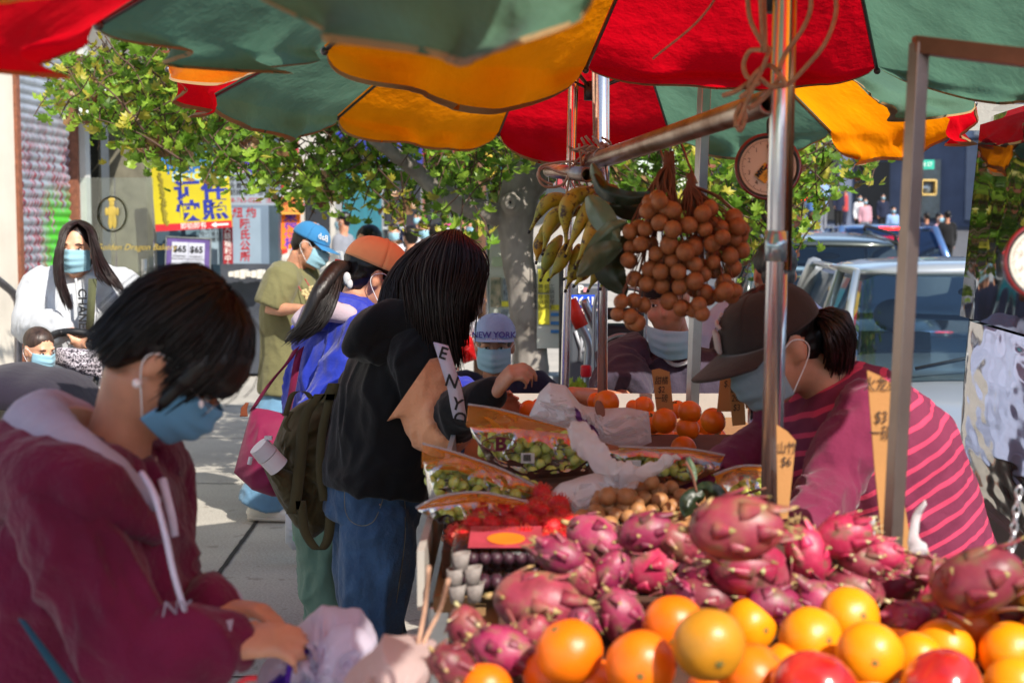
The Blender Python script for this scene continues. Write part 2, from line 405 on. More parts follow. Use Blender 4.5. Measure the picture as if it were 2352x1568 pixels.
mb = MB(); mb.slab([wp(yb-.3, 0, .06), wp(yb-.02, 0, .06), wp(yb-.02, 3.0, .06), wp(yb-.3, 3.0, .06)], -NRM*.4); add('pilaster', mb, M('stained_pilaster', '#6e6a5b', .7, .25, 7, .2), bk, smooth=False)
mb = MB(); mb.box(wp(ya+.5, .9, -.6), (.3, .5, 1.8)); add('display_case', mb, M('green_case', '#2f8f55', .4, .3, 8, .1), bk, smooth=False)
GOLD = M('gold_leaf', '#a58f3d', .4, .2, 10, .05)
gw = thing('glass_windbreak', 'clear glass windbreak with gold oval chef emblem and gold script', 'glass screen', at(265, 900, 11.6))
GL = glass('clear_glass', (.86, .92, .9), .04)
for k, (p0, p1) in enumerate(((183, 262), (264, 350))):
    mb = MB(); a, b = at(p0, 408, 11.6), at(p1, 410, 11.6); b.z = a.z; mb.slab([V((a.x, 11.6, .1)), V((b.x, 11.6, .1)), b, a], (0, .012, 0)); add('glass_pane', mb, GL, gw, smooth=False)
mb = MB(); c = at(257, 492, 11.58); mb.rings([[c+V((cos(q)*(.115+e)*1.0, 0, sin(q)*(.14+e))) for e in (-.006, .006)] for q in [2*pi*i/40 for i in range(41)]], False)
add('emblem_ring', mb, GOLD, gw)
mb = MB()
mb.ell(c+V((0, 0, .085)), (.022, .004, .028)); mb.ell(c+V((0, 0, .115)), (.03, .004, .018)); mb.ell(c+V((0, 0, .02)), (.04, .004, .05)); mb.ell(c+V((-.015, 0, -.06)), (.018, .004, .06)); mb.ell(c+V((.018, 0, -.06)), (.018, .004, .06)); mb.ell(c+V((-.045, 0, .02)), (.012, .004, .035)); mb.ell(c+V((.045, 0, .02)), (.012, .004, .035))
add('emblem_chef', mb, GOLD, gw)
text('Golden Dragon Bakery', .07, GOLD, at(312, 568, 11.58), (1, 0, 0), (0, 0, 1), gw, shear=.35)
# white handrails
ral = thing('handrail', 'steel tube handrail bending down beside the beige wall', 'handrail', at(40, 1000, 8.5))
mb = MB(); mb.tube(sm([at(-40, 618, 7.8), at(10, 655, 8.2), at(34, 680, 8.4), at(42, 720, 8.5), at(42, 900, 8.5), V((at(42, 900, 8.5).x, 8.5, 0))]), .024, 12); add('rail', mb, M('handrail_steel', '#77757c', .35, .2, 20, .1, metal=.8), ral)
ral = thing('handrail', 'white handrail with upright end post before the bakery glass', 'handrail', at(330, 900, 10))
mb = MB(); mb.tube([at(331, 595, 10), at(331, 655, 10), V((at(331, 655, 10).x, 10, 0))], .018, 10); mb.tube([at(331, 656, 10), at(285, 680, 9.4), at(240, 700, 8.9)], .018, 10); add('rail', mb, M('white_rail', '#c9c9c4', .5, .1, 10, .1), ral)
# canopy over the shutter and door
aw = thing('shop_awning', 'pale canopy over the bakery doorway with purple trim', 'awning', at(255, 250, 13.6))
mb = MB(); mb.slab([at(182, 200, 13.3), at(322, 232, 14.6), at(310, 250, 13.4), at(232, 268, 12.7), at(182, 268, 12.7)], (0, 0, .04)); add('canopy', mb, M('pale_canopy', '#c9cfc4', .7, .1, 4, .1), aw, smooth=False)
mb = MB(); mb.slab([at(262, 232, 12.9), at(318, 240, 13.5), at(318, 258, 13.5), at(262, 250, 12.9)], (0, .02, 0)); add('trim', mb, M('purple_trim', '#3a2c86', .6, .1, 4, .1), aw, smooth=False)
aw = thing('shop_awning', 'blue tarpaulin awning above the yellow passport photo sign', 'awning', at(435, 360, 15.6))
mb = MB(); mb.grid(lambda u, v: at(352+178*u, (338+10*sin(u*9))*(1-v)+(378+4*u)*v, 16.3-1.0*v)+V((0, 0, .03*noise.noise(V((u*12, v*5, 0))))), 30, 8); add('tarpaulin', mb, cloth('blue_tarp', '#1c6a97', .25, .3, 300, .5), aw, solid=.006)
aw = thing('purple_banner', 'torn purple banner hanging among leaves above the grey sign', 'banner', at(575, 375, 15.5))
mb = MB(); mb.slab([at(545, 350, 15.5), at(598, 362, 15.5), at(602, 405, 15.5), at(585, 400, 15.5), at(572, 398, 15.5), at(562, 375, 15.5)], (0, .015, 0)); add('banner', mb, cloth('purple_cloth', '#5a45b5', .3), aw, smooth=False)
# ---- signs ----
X1, Z1 = V((1, 0, 0)), V((0, 0, 1))
def sign(label, cat, px, py, wpx_, hpx, Y, mat, name='shop_sign', roll=0, yaw=0, d=.02, post=None, group=None):
    c = at(px, py, Y); s = Y/FPX
    x = (Matrix.Rotation(yaw, 3, 'Z') @ Matrix.Rotation(-roll, 3, 'Y')) @ X1; u = (Matrix.Rotation(yaw, 3, 'Z') @ Matrix.Rotation(-roll, 3, 'Y')) @ Z1
    r = thing(name, label, cat, c, group); mb = MB(); plate(mb, c, x, u, wpx_*s, hpx*s, d); add('board', mb, mat, r, smooth=False)
    def P(dx, dy, off=.004): return c+x*dx*s-u*dy*s+x.cross(u)*off
    return r, P, x, u, s
def W(r, P, x, u, s, body, dx, dy, h, mat, **k): return text(body, h*s*1.25, mat, P(dx, dy), x, u, r, **k)
NAVY = M('navy_ink', '#1f2a86', .5, .1, 5, 0); REDI = M('red_ink', '#a0222c', .5, .15, 5, 0); WHI = M('white_paint', '#e6e4df', .5, .06, 5, .05); BLKI = M('black_ink', '#17171a', .6, .2, 5, 0)
BLUI = M('blue_ink', '#1d62a6', .5, .1, 5, 0); LBLU = M('light_blue_ink', '#8fbccb', .5, .1, 5, 0)
q = sign('yellow passport photo sign with blue Chinese characters and red foot', 'sign', 440, 450, 176, 150, 14.6, M('yellow_board', '#b8a91a', .45, .12, 3, .05), roll=.055)
W(*q, 'PASSPORT', 12, -62, 24, BLUI, weight=.006, sx=.92); W(*q, 'PHOTO', 22, -43, 24, LBLU, sx=1.25)
W(*q, '证件', 22, -10, 38, NAVY, weight=.008, sx=1.3); W(*q, '快照', 22, 36, 38, NAVY, weight=.008, sx=1.25)
r, P, x, u, s = q; mb = MB(); plate(mb, P(0, 68.5, .004), x, u, 175*s, 16*s, .004); add('foot_strip', mb, M('sign_red', '#b81f2b', .5, .1, 4, .05), r, smooth=False)
text('即拍即有', 12*1.25*s, WHI, P(0, 68.5, .008), x, u, r)
mb = MB(); mb.slab([P(40, 68.5, .007), P(52, 62, .007), P(52, 66.5, .007), P(80, 66.5, .007), P(80, 70.5, .007), P(52, 70.5, .007), P(52, 75, .007)], x.cross(u)*.003); add('arrow', mb, WHI, r, smooth=False)
mb = MB()
for k in range(60): a_ = P(-72+6*rnd.random()+k*.1, -55+k*2, .003); mb.ell(a_, (.012+.02*rnd.random(), .002, .01), nu=6, nv=4)
add('dark_flecks', mb, M('sign_flecks', '#7a7018', .7, .3), r)  # column of darker flecks down the left side of the board
GREYB = M('grey_board', '#8b95a1', .55, .1, 2, .05)
q = sign('wide grey sign lettered in rows above the association board', 'sign', 585, 437, 118, 68, 16.4, GREYB)
W(*q, '移民保釋 結婚離婚', 4, -24, 12, BLKI); W(*q, '免費身份 中英入籍', 4, -9, 12, BLKI); W(*q, '翻譯會計 各類福利', 4, 6, 12, BLKI); W(*q, '718-765-0222  法拉盛', 0, 23, 12, REDI)
q = sign('dark red bordered board half hidden behind the purple banner', 'sign', 560, 388, 60, 26, 16.5, M('grey_board', ''), ); W(*q, '入籍', 0, 0, 20, REDI)
q = sign('tall grey board with red characters of the family association', 'sign', 571, 540, 92, 136, 16.35, M('slate_board', '#67788a', .5, .12, 2, .05))
r, P, x, u, s = q; mb = MB(); plate(mb, P(-6, 2, .006), x, u, 68*s, 126*s, .006); add('panel', mb, M('pale_slate', '#8496a6', .5, .1, 3, .05), r, smooth=False)
for k, ch in enumerate(('紐 約', '阮', '氏', '公', '所')): text(ch, 24*s, REDI, P(-8, -50+k*25, .012), x, u, r, weight=.003)
q = sign('narrow dark red banner with white characters beside the grey board', 'banner', 523, 552, 22, 118, 16.2, M('deep_red', '#8c1c25', .6, .1, 3, .05), name='vertical_banner'); W(*q, '移民入籍福利中心', 0, 0, 13.5, WHI, vert=True)
q = sign('pale blue notice board with rows of small writing under the passport sign', 'notice', 484, 552, 52, 110, 16.6, M('pale_notice', '#8fa3b0', .5, .1, 3, .05)); W(*q, '中國公證\n三級認證\n旅行簽證\n代辦護照', 0, -20, 10, BLKI)
q = sign('framed purple price poster with two white panels reading 65 dollars', 'poster', 432, 592, 100, 92, 12.4, M('purple_poster', '#5d4a86', .5, .2, 8, .05), name='price_poster', roll=-.05)
r, P, x, u, s = q
for dx in (-19, 19):
    mb = MB(); plate(mb, P(dx, 4, .005), x, u, 37*s, 78*s, .004); add('panel', mb, M('pale_panel', '#b9bccb', .5, .06, 4, .05), r, smooth=False)
    text('$65', 20*s, BLKI, P(dx, -19, .01), x, u, r, weight=.002); text('PASSPORT\nVISA PHOTO', 6.5*s, BLKI, P(dx, 0, .01), x, u, r)
mb = MB()
for a_, b_ in ((0, -46), (0, 46)): plate(mb, P(a_, b_, .008), x, u, 104*s, 3*s, .012)
for a_, b_ in ((-51, 0), (51, 0)): plate(mb, P(a_, b_, .008), x, u, 3*s, 92*s, .012)
add('frame', mb, steel, r, smooth=False)
mb = MB(); mb.box((r.location.x, 12.42, .55), (.05, .03, 1.1)); add('stand', mb, steel, r, smooth=False)
# wall of the association shop and the newspaper shelves below
sh = thing('association_shop', 'grey blue shop front behind the stacked signs', 'shop front', wp(17, 0))
mb = MB(); mb.slab([at(350, 1000, 17.4)*1, at(640, 1000, 17.4), at(640, 200, 17.4), at(350, 200, 17.4)], (0, .2, 0)); add('wall', mb, M('shop_teal', '#3a4a55', .5, .25, 2, .1), sh, smooth=False)
mb = MB()
for k in range(9): mb.box(at(575, 632+k*13, 15.6), (.55, .3, .012))
add('shelf', mb, M('blue_shelf', '#56687c', .5, .2, 5, .1), sh, smooth=False)
for k, (px, py, wd, hh) in enumerate(((403, 575, 26, 120), (445, 480, 40, 120), (505, 620, 30, 60))):
    mb = MB(); plate(mb, at(px, py, 17.2), X1, Z1, wd*17/FPX, hh*17/FPX, .02); add('window_pane', mb, M('shop_pane', '#59707a', .2, .3, 3, .02), sh, smooth=False)
nr = thing('newspaper_rack', 'low rack of stacked newspapers under the grey association board', 'rack', at(575, 900, 15.3))
mb = MB(); mb.box(at(572, 790, 15.3), (.6, .35, .6)); mb.box(at(572, 680, 15.45), (.6, .05, .7)); add('rack_frame', mb, M('dark_rack', '#3b3f48', .5, .2), nr, smooth=False)
mb = MB()
for k in range(7): mb.box(at(535+k*13, 629, 15.2), (.055, .2, .05+.02*(k % 3)))
add('newspapers', mb, M('newsprint', '#c8c4ba', .8, .2, 20, .2), nr, smooth=False)
# banners and school signs
q = sign('white banner with red stripes beside the orange school sign', 'banner', 640, 505, 44, 175, 18.3, M('white_banner', '#d8d2cc', .6, .1, 3, .05), name='vertical_banner', d=.03)
r, P, x, u, s = q; mb = MB()
for k in range(5): mb.slab([P(-20, -70+k*36, .004), P(20, -84+k*36, .004), P(20, -70+k*36, .004), P(-20, -56+k*36, .004)], x.cross(u)*.003)
add('stripe', mb, M('banner_red', '#d0362f', .6, .1), r, smooth=False)
q = sign('orange school banner with purple handwritten characters', 'banner', 668, 528, 44, 88, 17.8, M('orange_board', '#f27a12', .6, .08, 4, .05), name='vertical_banner', d=.03); W(*q, '東駕校', 0, 0, 25, M('purple_ink', '#5a34a0', .6), vert=True, weight=.004)
q = sign('tan school board lettered in red over the orange banner', 'sign', 665, 472, 62, 40, 17.7, M('tan_board', '#d99b3f', .6, .1, 4, .05)); W(*q, '民航學校', 0, 2, 14, REDI, weight=.003); W(*q, 'DRIVING SCHOOL', 0, 13, 5, REDI); W(*q, '汽車駕駛', 0, -13, 6, REDI)
q = sign('yellow strip with a beaded edge left of the orange banner', 'banner', 640, 540, 11, 86, 17.75, M('yellow_strip', '#e6a93a', .6, .1), name='vertical_banner')
q = sign('white stall cloth with red characters behind the man in green', 'table cover', 728, 616, 100, 74, 11, M('white_cover', '#d5d5d2', .7, .06, 4, .1), name='table_cover', d=.4); W(*q, '贈 章', 12, -22, 14, REDI)
# buildings further up the left side
def facade(name, label, ya, yb, mat, h, items, out=0):
    r = thing(name, label, 'building', wp((ya+yb)/2, zg((ya+yb)/2)))
    mb = MB(); z0 = zg(ya)-1; mb.slab([wp(ya, z0, out), wp(yb, z0, out), wp(yb, h+zg(ya), out), wp(ya, h+zg(ya), out)], -NRM*6); add('wall', mb, mat, r, smooth=False)
    for nm, a, b, c_, d_, m_, o_ in items:
        mb = MB(); za = zg(ya); mb.slab([wp(ya+(yb-ya)*a, za+c_, out+o_), wp(ya+(yb-ya)*b, za+c_, out+o_), wp(ya+(yb-ya)*b, za+d_, out+o_), wp(ya+(yb-ya)*a, za+d_, out+o_)], -NRM*.1); add(nm, mb, m_, r, smooth=False)
    return r
BW = M('pale_wall', '#b9b3a8', .8, .12, 2, .2); BR = M('brick_wall', '#7a4a3a', .85, .2, 5, .3); BG = M('grey_wall', '#8c8c8c', .8, .12, 2, .2)
TEAL = M('teal_sign', '#1f6f7c', .5, .2, 3, .05); SRED = M('sign_red', ''); SYEL = M('sign_yellow', '#d9b52a', .5, .15)
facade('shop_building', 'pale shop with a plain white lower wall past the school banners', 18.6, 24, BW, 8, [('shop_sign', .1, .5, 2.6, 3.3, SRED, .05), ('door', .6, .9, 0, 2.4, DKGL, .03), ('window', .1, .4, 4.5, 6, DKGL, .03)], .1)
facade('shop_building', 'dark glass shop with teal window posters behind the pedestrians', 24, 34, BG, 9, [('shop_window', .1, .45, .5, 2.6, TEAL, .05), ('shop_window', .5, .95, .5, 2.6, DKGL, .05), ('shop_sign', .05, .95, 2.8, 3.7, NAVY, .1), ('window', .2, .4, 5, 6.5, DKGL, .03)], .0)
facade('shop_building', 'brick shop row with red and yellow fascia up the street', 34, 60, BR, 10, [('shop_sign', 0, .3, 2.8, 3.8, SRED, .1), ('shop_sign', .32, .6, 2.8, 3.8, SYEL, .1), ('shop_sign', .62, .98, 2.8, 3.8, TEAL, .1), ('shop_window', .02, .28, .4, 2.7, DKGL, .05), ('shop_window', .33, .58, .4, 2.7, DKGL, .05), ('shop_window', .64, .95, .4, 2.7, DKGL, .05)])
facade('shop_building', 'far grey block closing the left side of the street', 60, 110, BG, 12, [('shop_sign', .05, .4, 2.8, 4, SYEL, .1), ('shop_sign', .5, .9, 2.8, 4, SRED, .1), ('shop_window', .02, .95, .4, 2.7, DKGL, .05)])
# far side of the street, in shade
def rx(y): return 9.5+.093*y
def far_block(name, label, x0, x1, y, h, mat, items):
    r = thing(name, label, 'building', ((x0+x1)/2, y, zg(y)))
    mb = MB(); z = zg(y); mb.box(((x0+x1)/2, y+6, z+h/2-1), (x1-x0, 12, h+2)); add('wall', mb, mat, r, smooth=False)
    for nm, a, b, c_, d_, m_, o_ in items:
        mb = MB(); mb.box((x0+(x1-x0)*(a+b)/2, y-o_, z+(c_+d_)/2), ((x1-x0)*(b-a), .2, d_-c_)); add(nm, mb, m_, r, smooth=False)
    return r
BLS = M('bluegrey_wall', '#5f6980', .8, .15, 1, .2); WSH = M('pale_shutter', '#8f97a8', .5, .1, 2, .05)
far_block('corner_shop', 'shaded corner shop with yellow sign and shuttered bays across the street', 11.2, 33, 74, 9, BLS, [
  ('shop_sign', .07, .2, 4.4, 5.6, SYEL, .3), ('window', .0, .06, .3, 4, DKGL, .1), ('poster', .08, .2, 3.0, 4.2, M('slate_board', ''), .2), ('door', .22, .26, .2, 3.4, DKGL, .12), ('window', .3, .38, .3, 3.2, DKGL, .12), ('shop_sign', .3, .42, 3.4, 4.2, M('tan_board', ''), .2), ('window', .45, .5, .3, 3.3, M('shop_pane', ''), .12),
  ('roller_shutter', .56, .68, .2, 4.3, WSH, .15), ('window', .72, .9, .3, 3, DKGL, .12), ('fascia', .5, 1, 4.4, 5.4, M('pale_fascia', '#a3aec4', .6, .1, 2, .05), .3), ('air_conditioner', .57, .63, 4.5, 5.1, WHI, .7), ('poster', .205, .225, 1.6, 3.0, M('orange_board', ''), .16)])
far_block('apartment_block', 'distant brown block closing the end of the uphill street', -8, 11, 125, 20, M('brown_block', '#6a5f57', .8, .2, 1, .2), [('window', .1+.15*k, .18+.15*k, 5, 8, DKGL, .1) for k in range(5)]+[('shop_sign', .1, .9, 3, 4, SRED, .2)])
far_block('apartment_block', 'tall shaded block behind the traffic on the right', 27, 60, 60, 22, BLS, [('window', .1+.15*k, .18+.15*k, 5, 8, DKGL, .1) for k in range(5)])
def sheet(px0, py0, px1, py1, Y, d=.02):
    mb = MB(); mb.slab([at(px0, py1, Y), at(px1, py1, Y), at(px1, py0, Y), at(px0, py0, Y)], (0, d, 0)); return mb
# ---------------- street tree ----------------
t = NT('bark'); f = t.noise(14, 8, stretch=(1, 1, .35)); f2 = t.noise(4, 3)
c = t.mix(.5, t.ramp(f, [(.32, '#4c453f'), (.6, '#857e77')]), t.ramp(f2, [(.4, '#665f57'), (.62, '#a09a93')])); t.link(c, t.b.inputs['Base Color']); t.b.inputs['Roughness'].default_value = .9
t.link(t.bump(f, .6, .012), t.b.inputs['Normal']); BARK = t.m
def leafmat(name, col, tr=.45):
    t = NT(name); c = t.ramp(t.noise(30, 2), [(.3, mul(col, .75)), (.7, mul(col, 1.25))]); t.link(c, t.b.inputs['Base Color']); t.b.inputs['Roughness'].default_value = .42
    x = t.node('ShaderNodeBsdfTranslucent'); t.link(c, x.inputs[0]); m = t.node('ShaderNodeMixShader', i_0=tr); t.link(t.b.outputs[0], m.inputs[1]); t.link(x.outputs[0], m.inputs[2]); t.link(m.outputs[0], t.out.inputs[0]); return t.m
LEAF = [leafmat('leaf_dark', (.09, .18, .02), .5), leafmat('leaf_mid', (.17, .33, .03), .52), leafmat('leaf_bright', (.3, .46, .05), .52), leafmat('leaf_yellow', (.42, .38, .05)), leafmat('leaf_brown', (.25, .14, .07), .2), leafmat('leaf_red', (.2, .07, .04), .35)]
LO = [(-.42, .0), (-.5, .3), (-.3, .33), (-.42, .68), (-.16, .58), (0, 1.0), (.16, .58), (.42, .68), (.3, .33), (.5, .3), (.42, 0), (0, -.08)]
def leaf(mb, c, s, r):
    M3 = (Matrix.Rotation(r.uniform(0, 2*pi), 3, 'Z') @ Matrix.Rotation(r.gauss(2.5, .5), 3, 'X') @ Matrix.Rotation(r.gauss(0, .5), 3, 'Y'))
    ctr = mb.p(c+M3@V((0, s*.35, s*.06))); k = r.uniform(.1, .3)
    ids = [mb.p(c+M3@V((a*s, b*s, -abs(a)*s*k-max(0, b-.5)*s*k))) for a, b in LO]
    for i in range(len(ids)): mb.face((ctr, ids[i], ids[(i+1) % len(ids)]))
tr_ = thing('street_tree', 'grey barked street tree with sunlit green and yellow lobed leaves', 'tree', at(1225, 1173, 8)*1)
mb = MB(); T = lambda px, py, y=8.0: at(px, py, y)
mb.tube(sm([T(1240, 1175), T(1232, 1000), T(1222, 860), T(1207, 700), T(1187, 570), T(1188, 490), T(1200, 400), T(1210, 330), T(1205, 150, 8.1), T(1200, -150, 8.2)]), interp([.125, .105, .095, .09, .088, .105, .1, .085, .07, .05], 55), 20, round_=True)
mb.tube(sm([T(1180, 505), T(1130, 492), T(1060, 468), T(1005, 435), T(960, 395), T(900, 350, 7.8), T(820, 290, 7.6)]), interp([.08, .062, .055, .05, .044, .036, .025], 37), 14, round_=True)
mb.tube(sm([T(1205, 440), T(1260, 385), T(1330, 340, 8.1), T(1450, 260, 8.3)]), interp([.085, .07, .055, .04], 19), 14, round_=True)
mb.tube(sm([T(1195, 400), T(1140, 330), T(1080, 240, 8.3), T(1000, 100, 8.5)]), interp([.06, .05, .04, .03], 19), 12, round_=True)
mb.tube([T(1178, 468, 7.9), T(1172, 466, 7.85)], [.062, .052], 16, round_=True)
blob('trunk', mb, BARK, tr_, .014, 3, folds(.006, 12, 12, 4, 3))
mb = MB(); mb.rings([[T(1172, 465, 7.80)+V((cos(q)*e*.8, -.0-.02*(e < .04), sin(q)*e)) for e in (.046, .034, .022, .008)] for q in [2*pi*i/20 for i in range(21)]], False)
mb2 = MB(); mb2.ell(T(1172, 465, 7.80), (.026, .012, .034)); add('knot_hollow', mb2, DARK, tr_); add('knot_ring', mb, BARK, tr_)
LB = [(110, 215), (140, 255), (200, 262), (250, 300), (330, 335), (390, 372), (470, 392), (520, 400), (600, 408), (640, 440), (700, 470), (770, 480), (850, 474), (900, 462), (960, 488), (1030, 512), (1090, 506), (1150, 470), (1220, 410), (1300, 420), (1420, 450), (1520, 520), (1620, 575), (1700, 590), (1745, 585), (1780, 520), (1850, 470), (1885, 440), (1900, 360), (1960, 350)]
def lower(px):
    for (a, b), (c_, d_) in zip(LB, LB[1:]):
        if a <= px <= c_: return b+(d_-b)*(px-a)/(c_-a)-24
    return 200
lr = random.Random(11); mb = MB(); stems = MB(); nlf = 0
def spray(c, n, spread, drop, pal, s0=.062):
    global nlf
    d = V((lr.gauss(0, 1), lr.gauss(0, 1), -.35)).normalized(); tip = c+d*spread*1.3+V((0, 0, -drop))
    pts = sm([c-d*.1+V((0, 0, .05)), c, (c+tip)/2+V((0, 0, .03)), tip], 3); stems.tube(pts, [.004]*(len(pts)-1)+[.0015], 4, False)
    for k in range(n):
        t_ = lr.random(); q = c.lerp(tip, t_)+V((lr.gauss(0, 1), lr.gauss(0, 1), lr.gauss(0, 1)))*spread*.32
        r_ = lr.random(); acc = 0
        for i, p_ in enumerate(pal):
            acc += p_
            if r_ < acc: break
        mb.m = i; leaf(mb, q, s0*lr.uniform(.6, 1.25), lr); nlf += 1
BRP = [(1130, 492), (1060, 468), (1005, 435), (960, 395), (900, 350), (1260, 385), (1190, 440)]
for k in range(1950):
    px = lr.uniform(115, 1890); Y = lr.uniform(6.9, 9.3)
    lo = lower(px); top = -330
    py = lo-14-(lo-top)*lr.random()**1.35*.95
    if 600 < px < 900 and Y < 7.6: continue
    if px < 330 and py < 90+(330-px)*.2: continue
    if Y < 8.15 and (1165 < px < 1270 and py > 290 or any(abs(px-bx) < 62 and abs(py-by) < 48 for bx, by in BRP)): continue
    yell = .22+.28*max(0, (px-1400)/450)+(.25 if px < 500 else 0)*(lr.random() < .6)
    edge = 1 if lo-py < 60 else 0
    pal = [.42-yell*.5, .36-yell*.3, .16+yell*.35, yell*.45, .02+edge*.03, .01+.01*edge]
    spray(at(px, py, Y), lr.randint(9, 16), .13, .05+.05*lr.random(), pal)
for px, py, Y in [(150, 165, 7.2), (180, 200, 7.1), (215, 225, 7.2), (165, 240, 7.3), (250, 285, 7.2), (320, 300, 7.1), (200, 95, 7.4), (230, 130, 7.4), (1020, 480, 7), (1060, 505, 7.2), (1100, 490, 7.2), (1830, 330, 6.9), (1870, 350, 6.9), (1850, 390, 6.9), (1875, 430, 6.9), (1850, 445, 6.9), (1800, 500, 6.9), (1840, 500, 6.9), (1870, 515, 6.9), (1820, 480, 6.9), (1945, 350, 6.9), (1990, 360, 6.9), (2030, 355, 6.9), (1920, 345, 6.9), (1800, 420, 7), (1780, 460, 7), (1700, 560, 7), (1730, 590, 7)]:
    spray(at(px, py, Y), 12, .1, .09, [.15, .3, .25, .22, .04, .04], .06)
for px, py in ((905, 425), (915, 455), (900, 475), (925, 440)): spray(at(px, py, 6.9), 9, .06, .1, [0, 0, .1, .5, .4, 0], .04)
add('foliage', mb, LEAF, tr_, smooth=False)
for a, b in (((1890, 330), (2045, 362)), ((1780, 470), (1870, 505)), ((330, 300), (200, 170)), ((420, 370), (215, 270))):
    p_, q_ = at(*a, 7), at(*b, 7); stems.tube(sm([p_, (p_+q_)/2+V((0, 0, .03)), q_], 5), interp([.007, .002], 11), 5)
add('twig', stems, M('twig_brown', '#4d372b', .8, .2), tr_)
# second tree on the near kerb behind the camera side, seen mirrored in the van window
# ---------------- vehicles ----------------
def carpaint(name, col): return M(name, col, .28, .05, 3, 0, coat=1, metal=.5)
TYRE = M('tyre_rubber', '#1a1a1b', .8, .2, 20, .2); RIM = M('wheel_rim', '#9a9ca0', .3, .1, 10, 0, metal=1)
CGL = glass('car_glass', (.62, .74, .78), .05, 1.45); BLKP = M('black_plastic', '#151517', .5, .2, 20, .1); INT = M('car_interior', '#23242a', .7, .3, 10, .1)
LAMPC = M('lamp_clear', '#c8ced4', .08, .2, 40, .3, coat=1); RED_E = M('lit_brake_lamp', '#ff1a0c', .3, .1, 40, 0, emit=5)
def car(label, loc, yaw, col, L=4.6, H=1.6, hw=.92, hood=1.15, suv=True, rails=False, rear_lit=False, group='cars in the street'):
    r = thing('parked_car' if not rear_lit else 'car', label, 'car', loc, group, yaw)
    def A(n, mb, m, **k): o = add(n, mb, m, None, **k); o.parent = r; return o
    belt = .98 if suv else .92; wb = hood-.05; wt = hood+.75; rt = L-.75 if suv else L-1.3; rb = L-.15 if suv else L-.7
    mb = MB(); S = []
    for y, w_, zb, zt in ((0, .62, .38, .62), (.06, .8, .28, .74), (.25, .93, .22, .84), (.7, 1, .2, .9), (wb, 1, .2, belt), (L*.5, 1, .2, belt+.02), (L-.6, 1, .2, belt+.03), (L-.15, .95, .25, belt), (L, .8, .35, belt-.12)):
        S.append((V((0, y, (zb+zt)/2)), V((hw*w_, 0, 0)), V((0, 0, (zt-zb)/2))))
    mb.loft(S, 28, p=4.2); body = A('body', mb, col, fix=True, sub=1)
    def ring(y, zb, zt, wb_, wt_): return [V((-wb_, y, zb)), V((-wt_*.98, y, zt-.05)), V((-wt_*.8, y, zt)), V((0, y, zt+.02)), V((wt_*.8, y, zt)), V((wt_*.98, y, zt-.05)), V((wb_, y, zb))]
    mb = MB(); mb.rings([ring(wb, belt-.05, belt, hw*.93, hw*.9), ring(wt, belt-.05, H-.05, hw*.92, hw*.74), ring(rt, belt-.05, H-.05, hw*.92, hw*.74), ring(rb, belt-.05, belt+.06, hw*.9, hw*.85)]); gl = A('window_glass', mb, CGL, fix=True, ang=25)
    mb = MB(); mb.rings([ring(wt-.06, H-.07, H-.015, hw*.75, hw*.75), ring(wt+.15, H-.09, H, hw*.78, hw*.77), ring(L*.6, H-.09, H+.02, hw*.78, hw*.77), ring(rt+.1, H-.09, H-.02, hw*.76, hw*.75)]); A('roof', mb, col, fix=True, sub=1)
    for s_ in (-1, 1):
        for P_, r_ in (([V((s_*hw*.93, wb-.02, belt-.02)), V((s_*hw*.86, (wb+wt)/2, (belt+H)/2+.03)), V((s_*hw*.76, wt, H-.05))], .024), ([V((s_*hw*.76, rt, H-.05)), V((s_*hw*.9, rb-.02, belt+.02))], .06), ([V((s_*hw*.93, L*.55, belt)), V((s_*hw*.77, L*.54, H-.06))], .03), ([V((s_*hw*.76, wt, H-.045)), V((s_*hw*.765, rt, H-.045))], .022)):
            mb = MB(); mb.tube(P_, r_, 8); A('pillar', mb, col)
    for s_ in (-1, 1):
        m = MB(); m.ell((s_*(hw+.1), wb+.35, belt+.1), (.11, .06, .075)); A('mirror', m, col)
        if rails: m = MB(); m.tube(sm([V((s_*hw*.72, wt+.1, H)), V((s_*hw*.72, wt+.3, H+.05)), V((s_*hw*.72, rt-.2, H+.05)), V((s_*hw*.72, rt, H))]), .018, 8); A('roof_rail', m, BLKP)
        m = MB(); m.ell((s_*hw*.72, .12, .66), (.2, .12, .07)); A('headlight', m, LAMPC)
        m = MB(); m.ell((s_*hw*.8, L-.05, .86), (.14, .08, .11)); A('tail_light', m, RED_E if rear_lit else M('tail_lamp_red', '#8c1010', .2, .1))
        for y in (.85, L-.9):
            t_ = MB(); t_.lathe([(.2, -.1), (.32, -.1), (.34, -.06), (.34, .06), (.32, .1), (.2, .1)], (s_*(hw-.1), y, .34), (1, 0, 0), 24); w_ = A('wheel', t_, TYRE)
            t_ = MB(); t_.lathe([(.02, .04), (.1, .06), (.2, .08), (.21, .02)], (s_*(hw-.06), y, .34), (s_, 0, 0), 20); q = add('rim', t_, RIM); q.parent = w_
    for s_ in (-1, 1):
        m = MB(); m.loft([(V((s_*.38, wt+.55, .55)), V((.25, 0, 0)), V((0, .1, 0))), (V((s_*.38, wt+.62, 1.1)), V((.22, 0, 0)), V((0, .07, 0)))], 14, p=3); m.ell((s_*.38, wt+.65, 1.2), (.12, .06, .1)); A('seat', m, M('seat_grey', '#6b6f78', .7, .1), bevel=.0)
    m = MB(); m.box((0, wb+.45, belt-.08), (hw*1.7, .7, .12)); A('dashboard', m, INT, bevel=.04)
    m = MB(); m.tube([V((.38+.18*cos(q), wt+.12+.05*sin(q), belt-.0+.17*sin(q))) for q in [2*pi*i/20 for i in range(21)]], .014, 6); A('steering_wheel', m, BLKP)
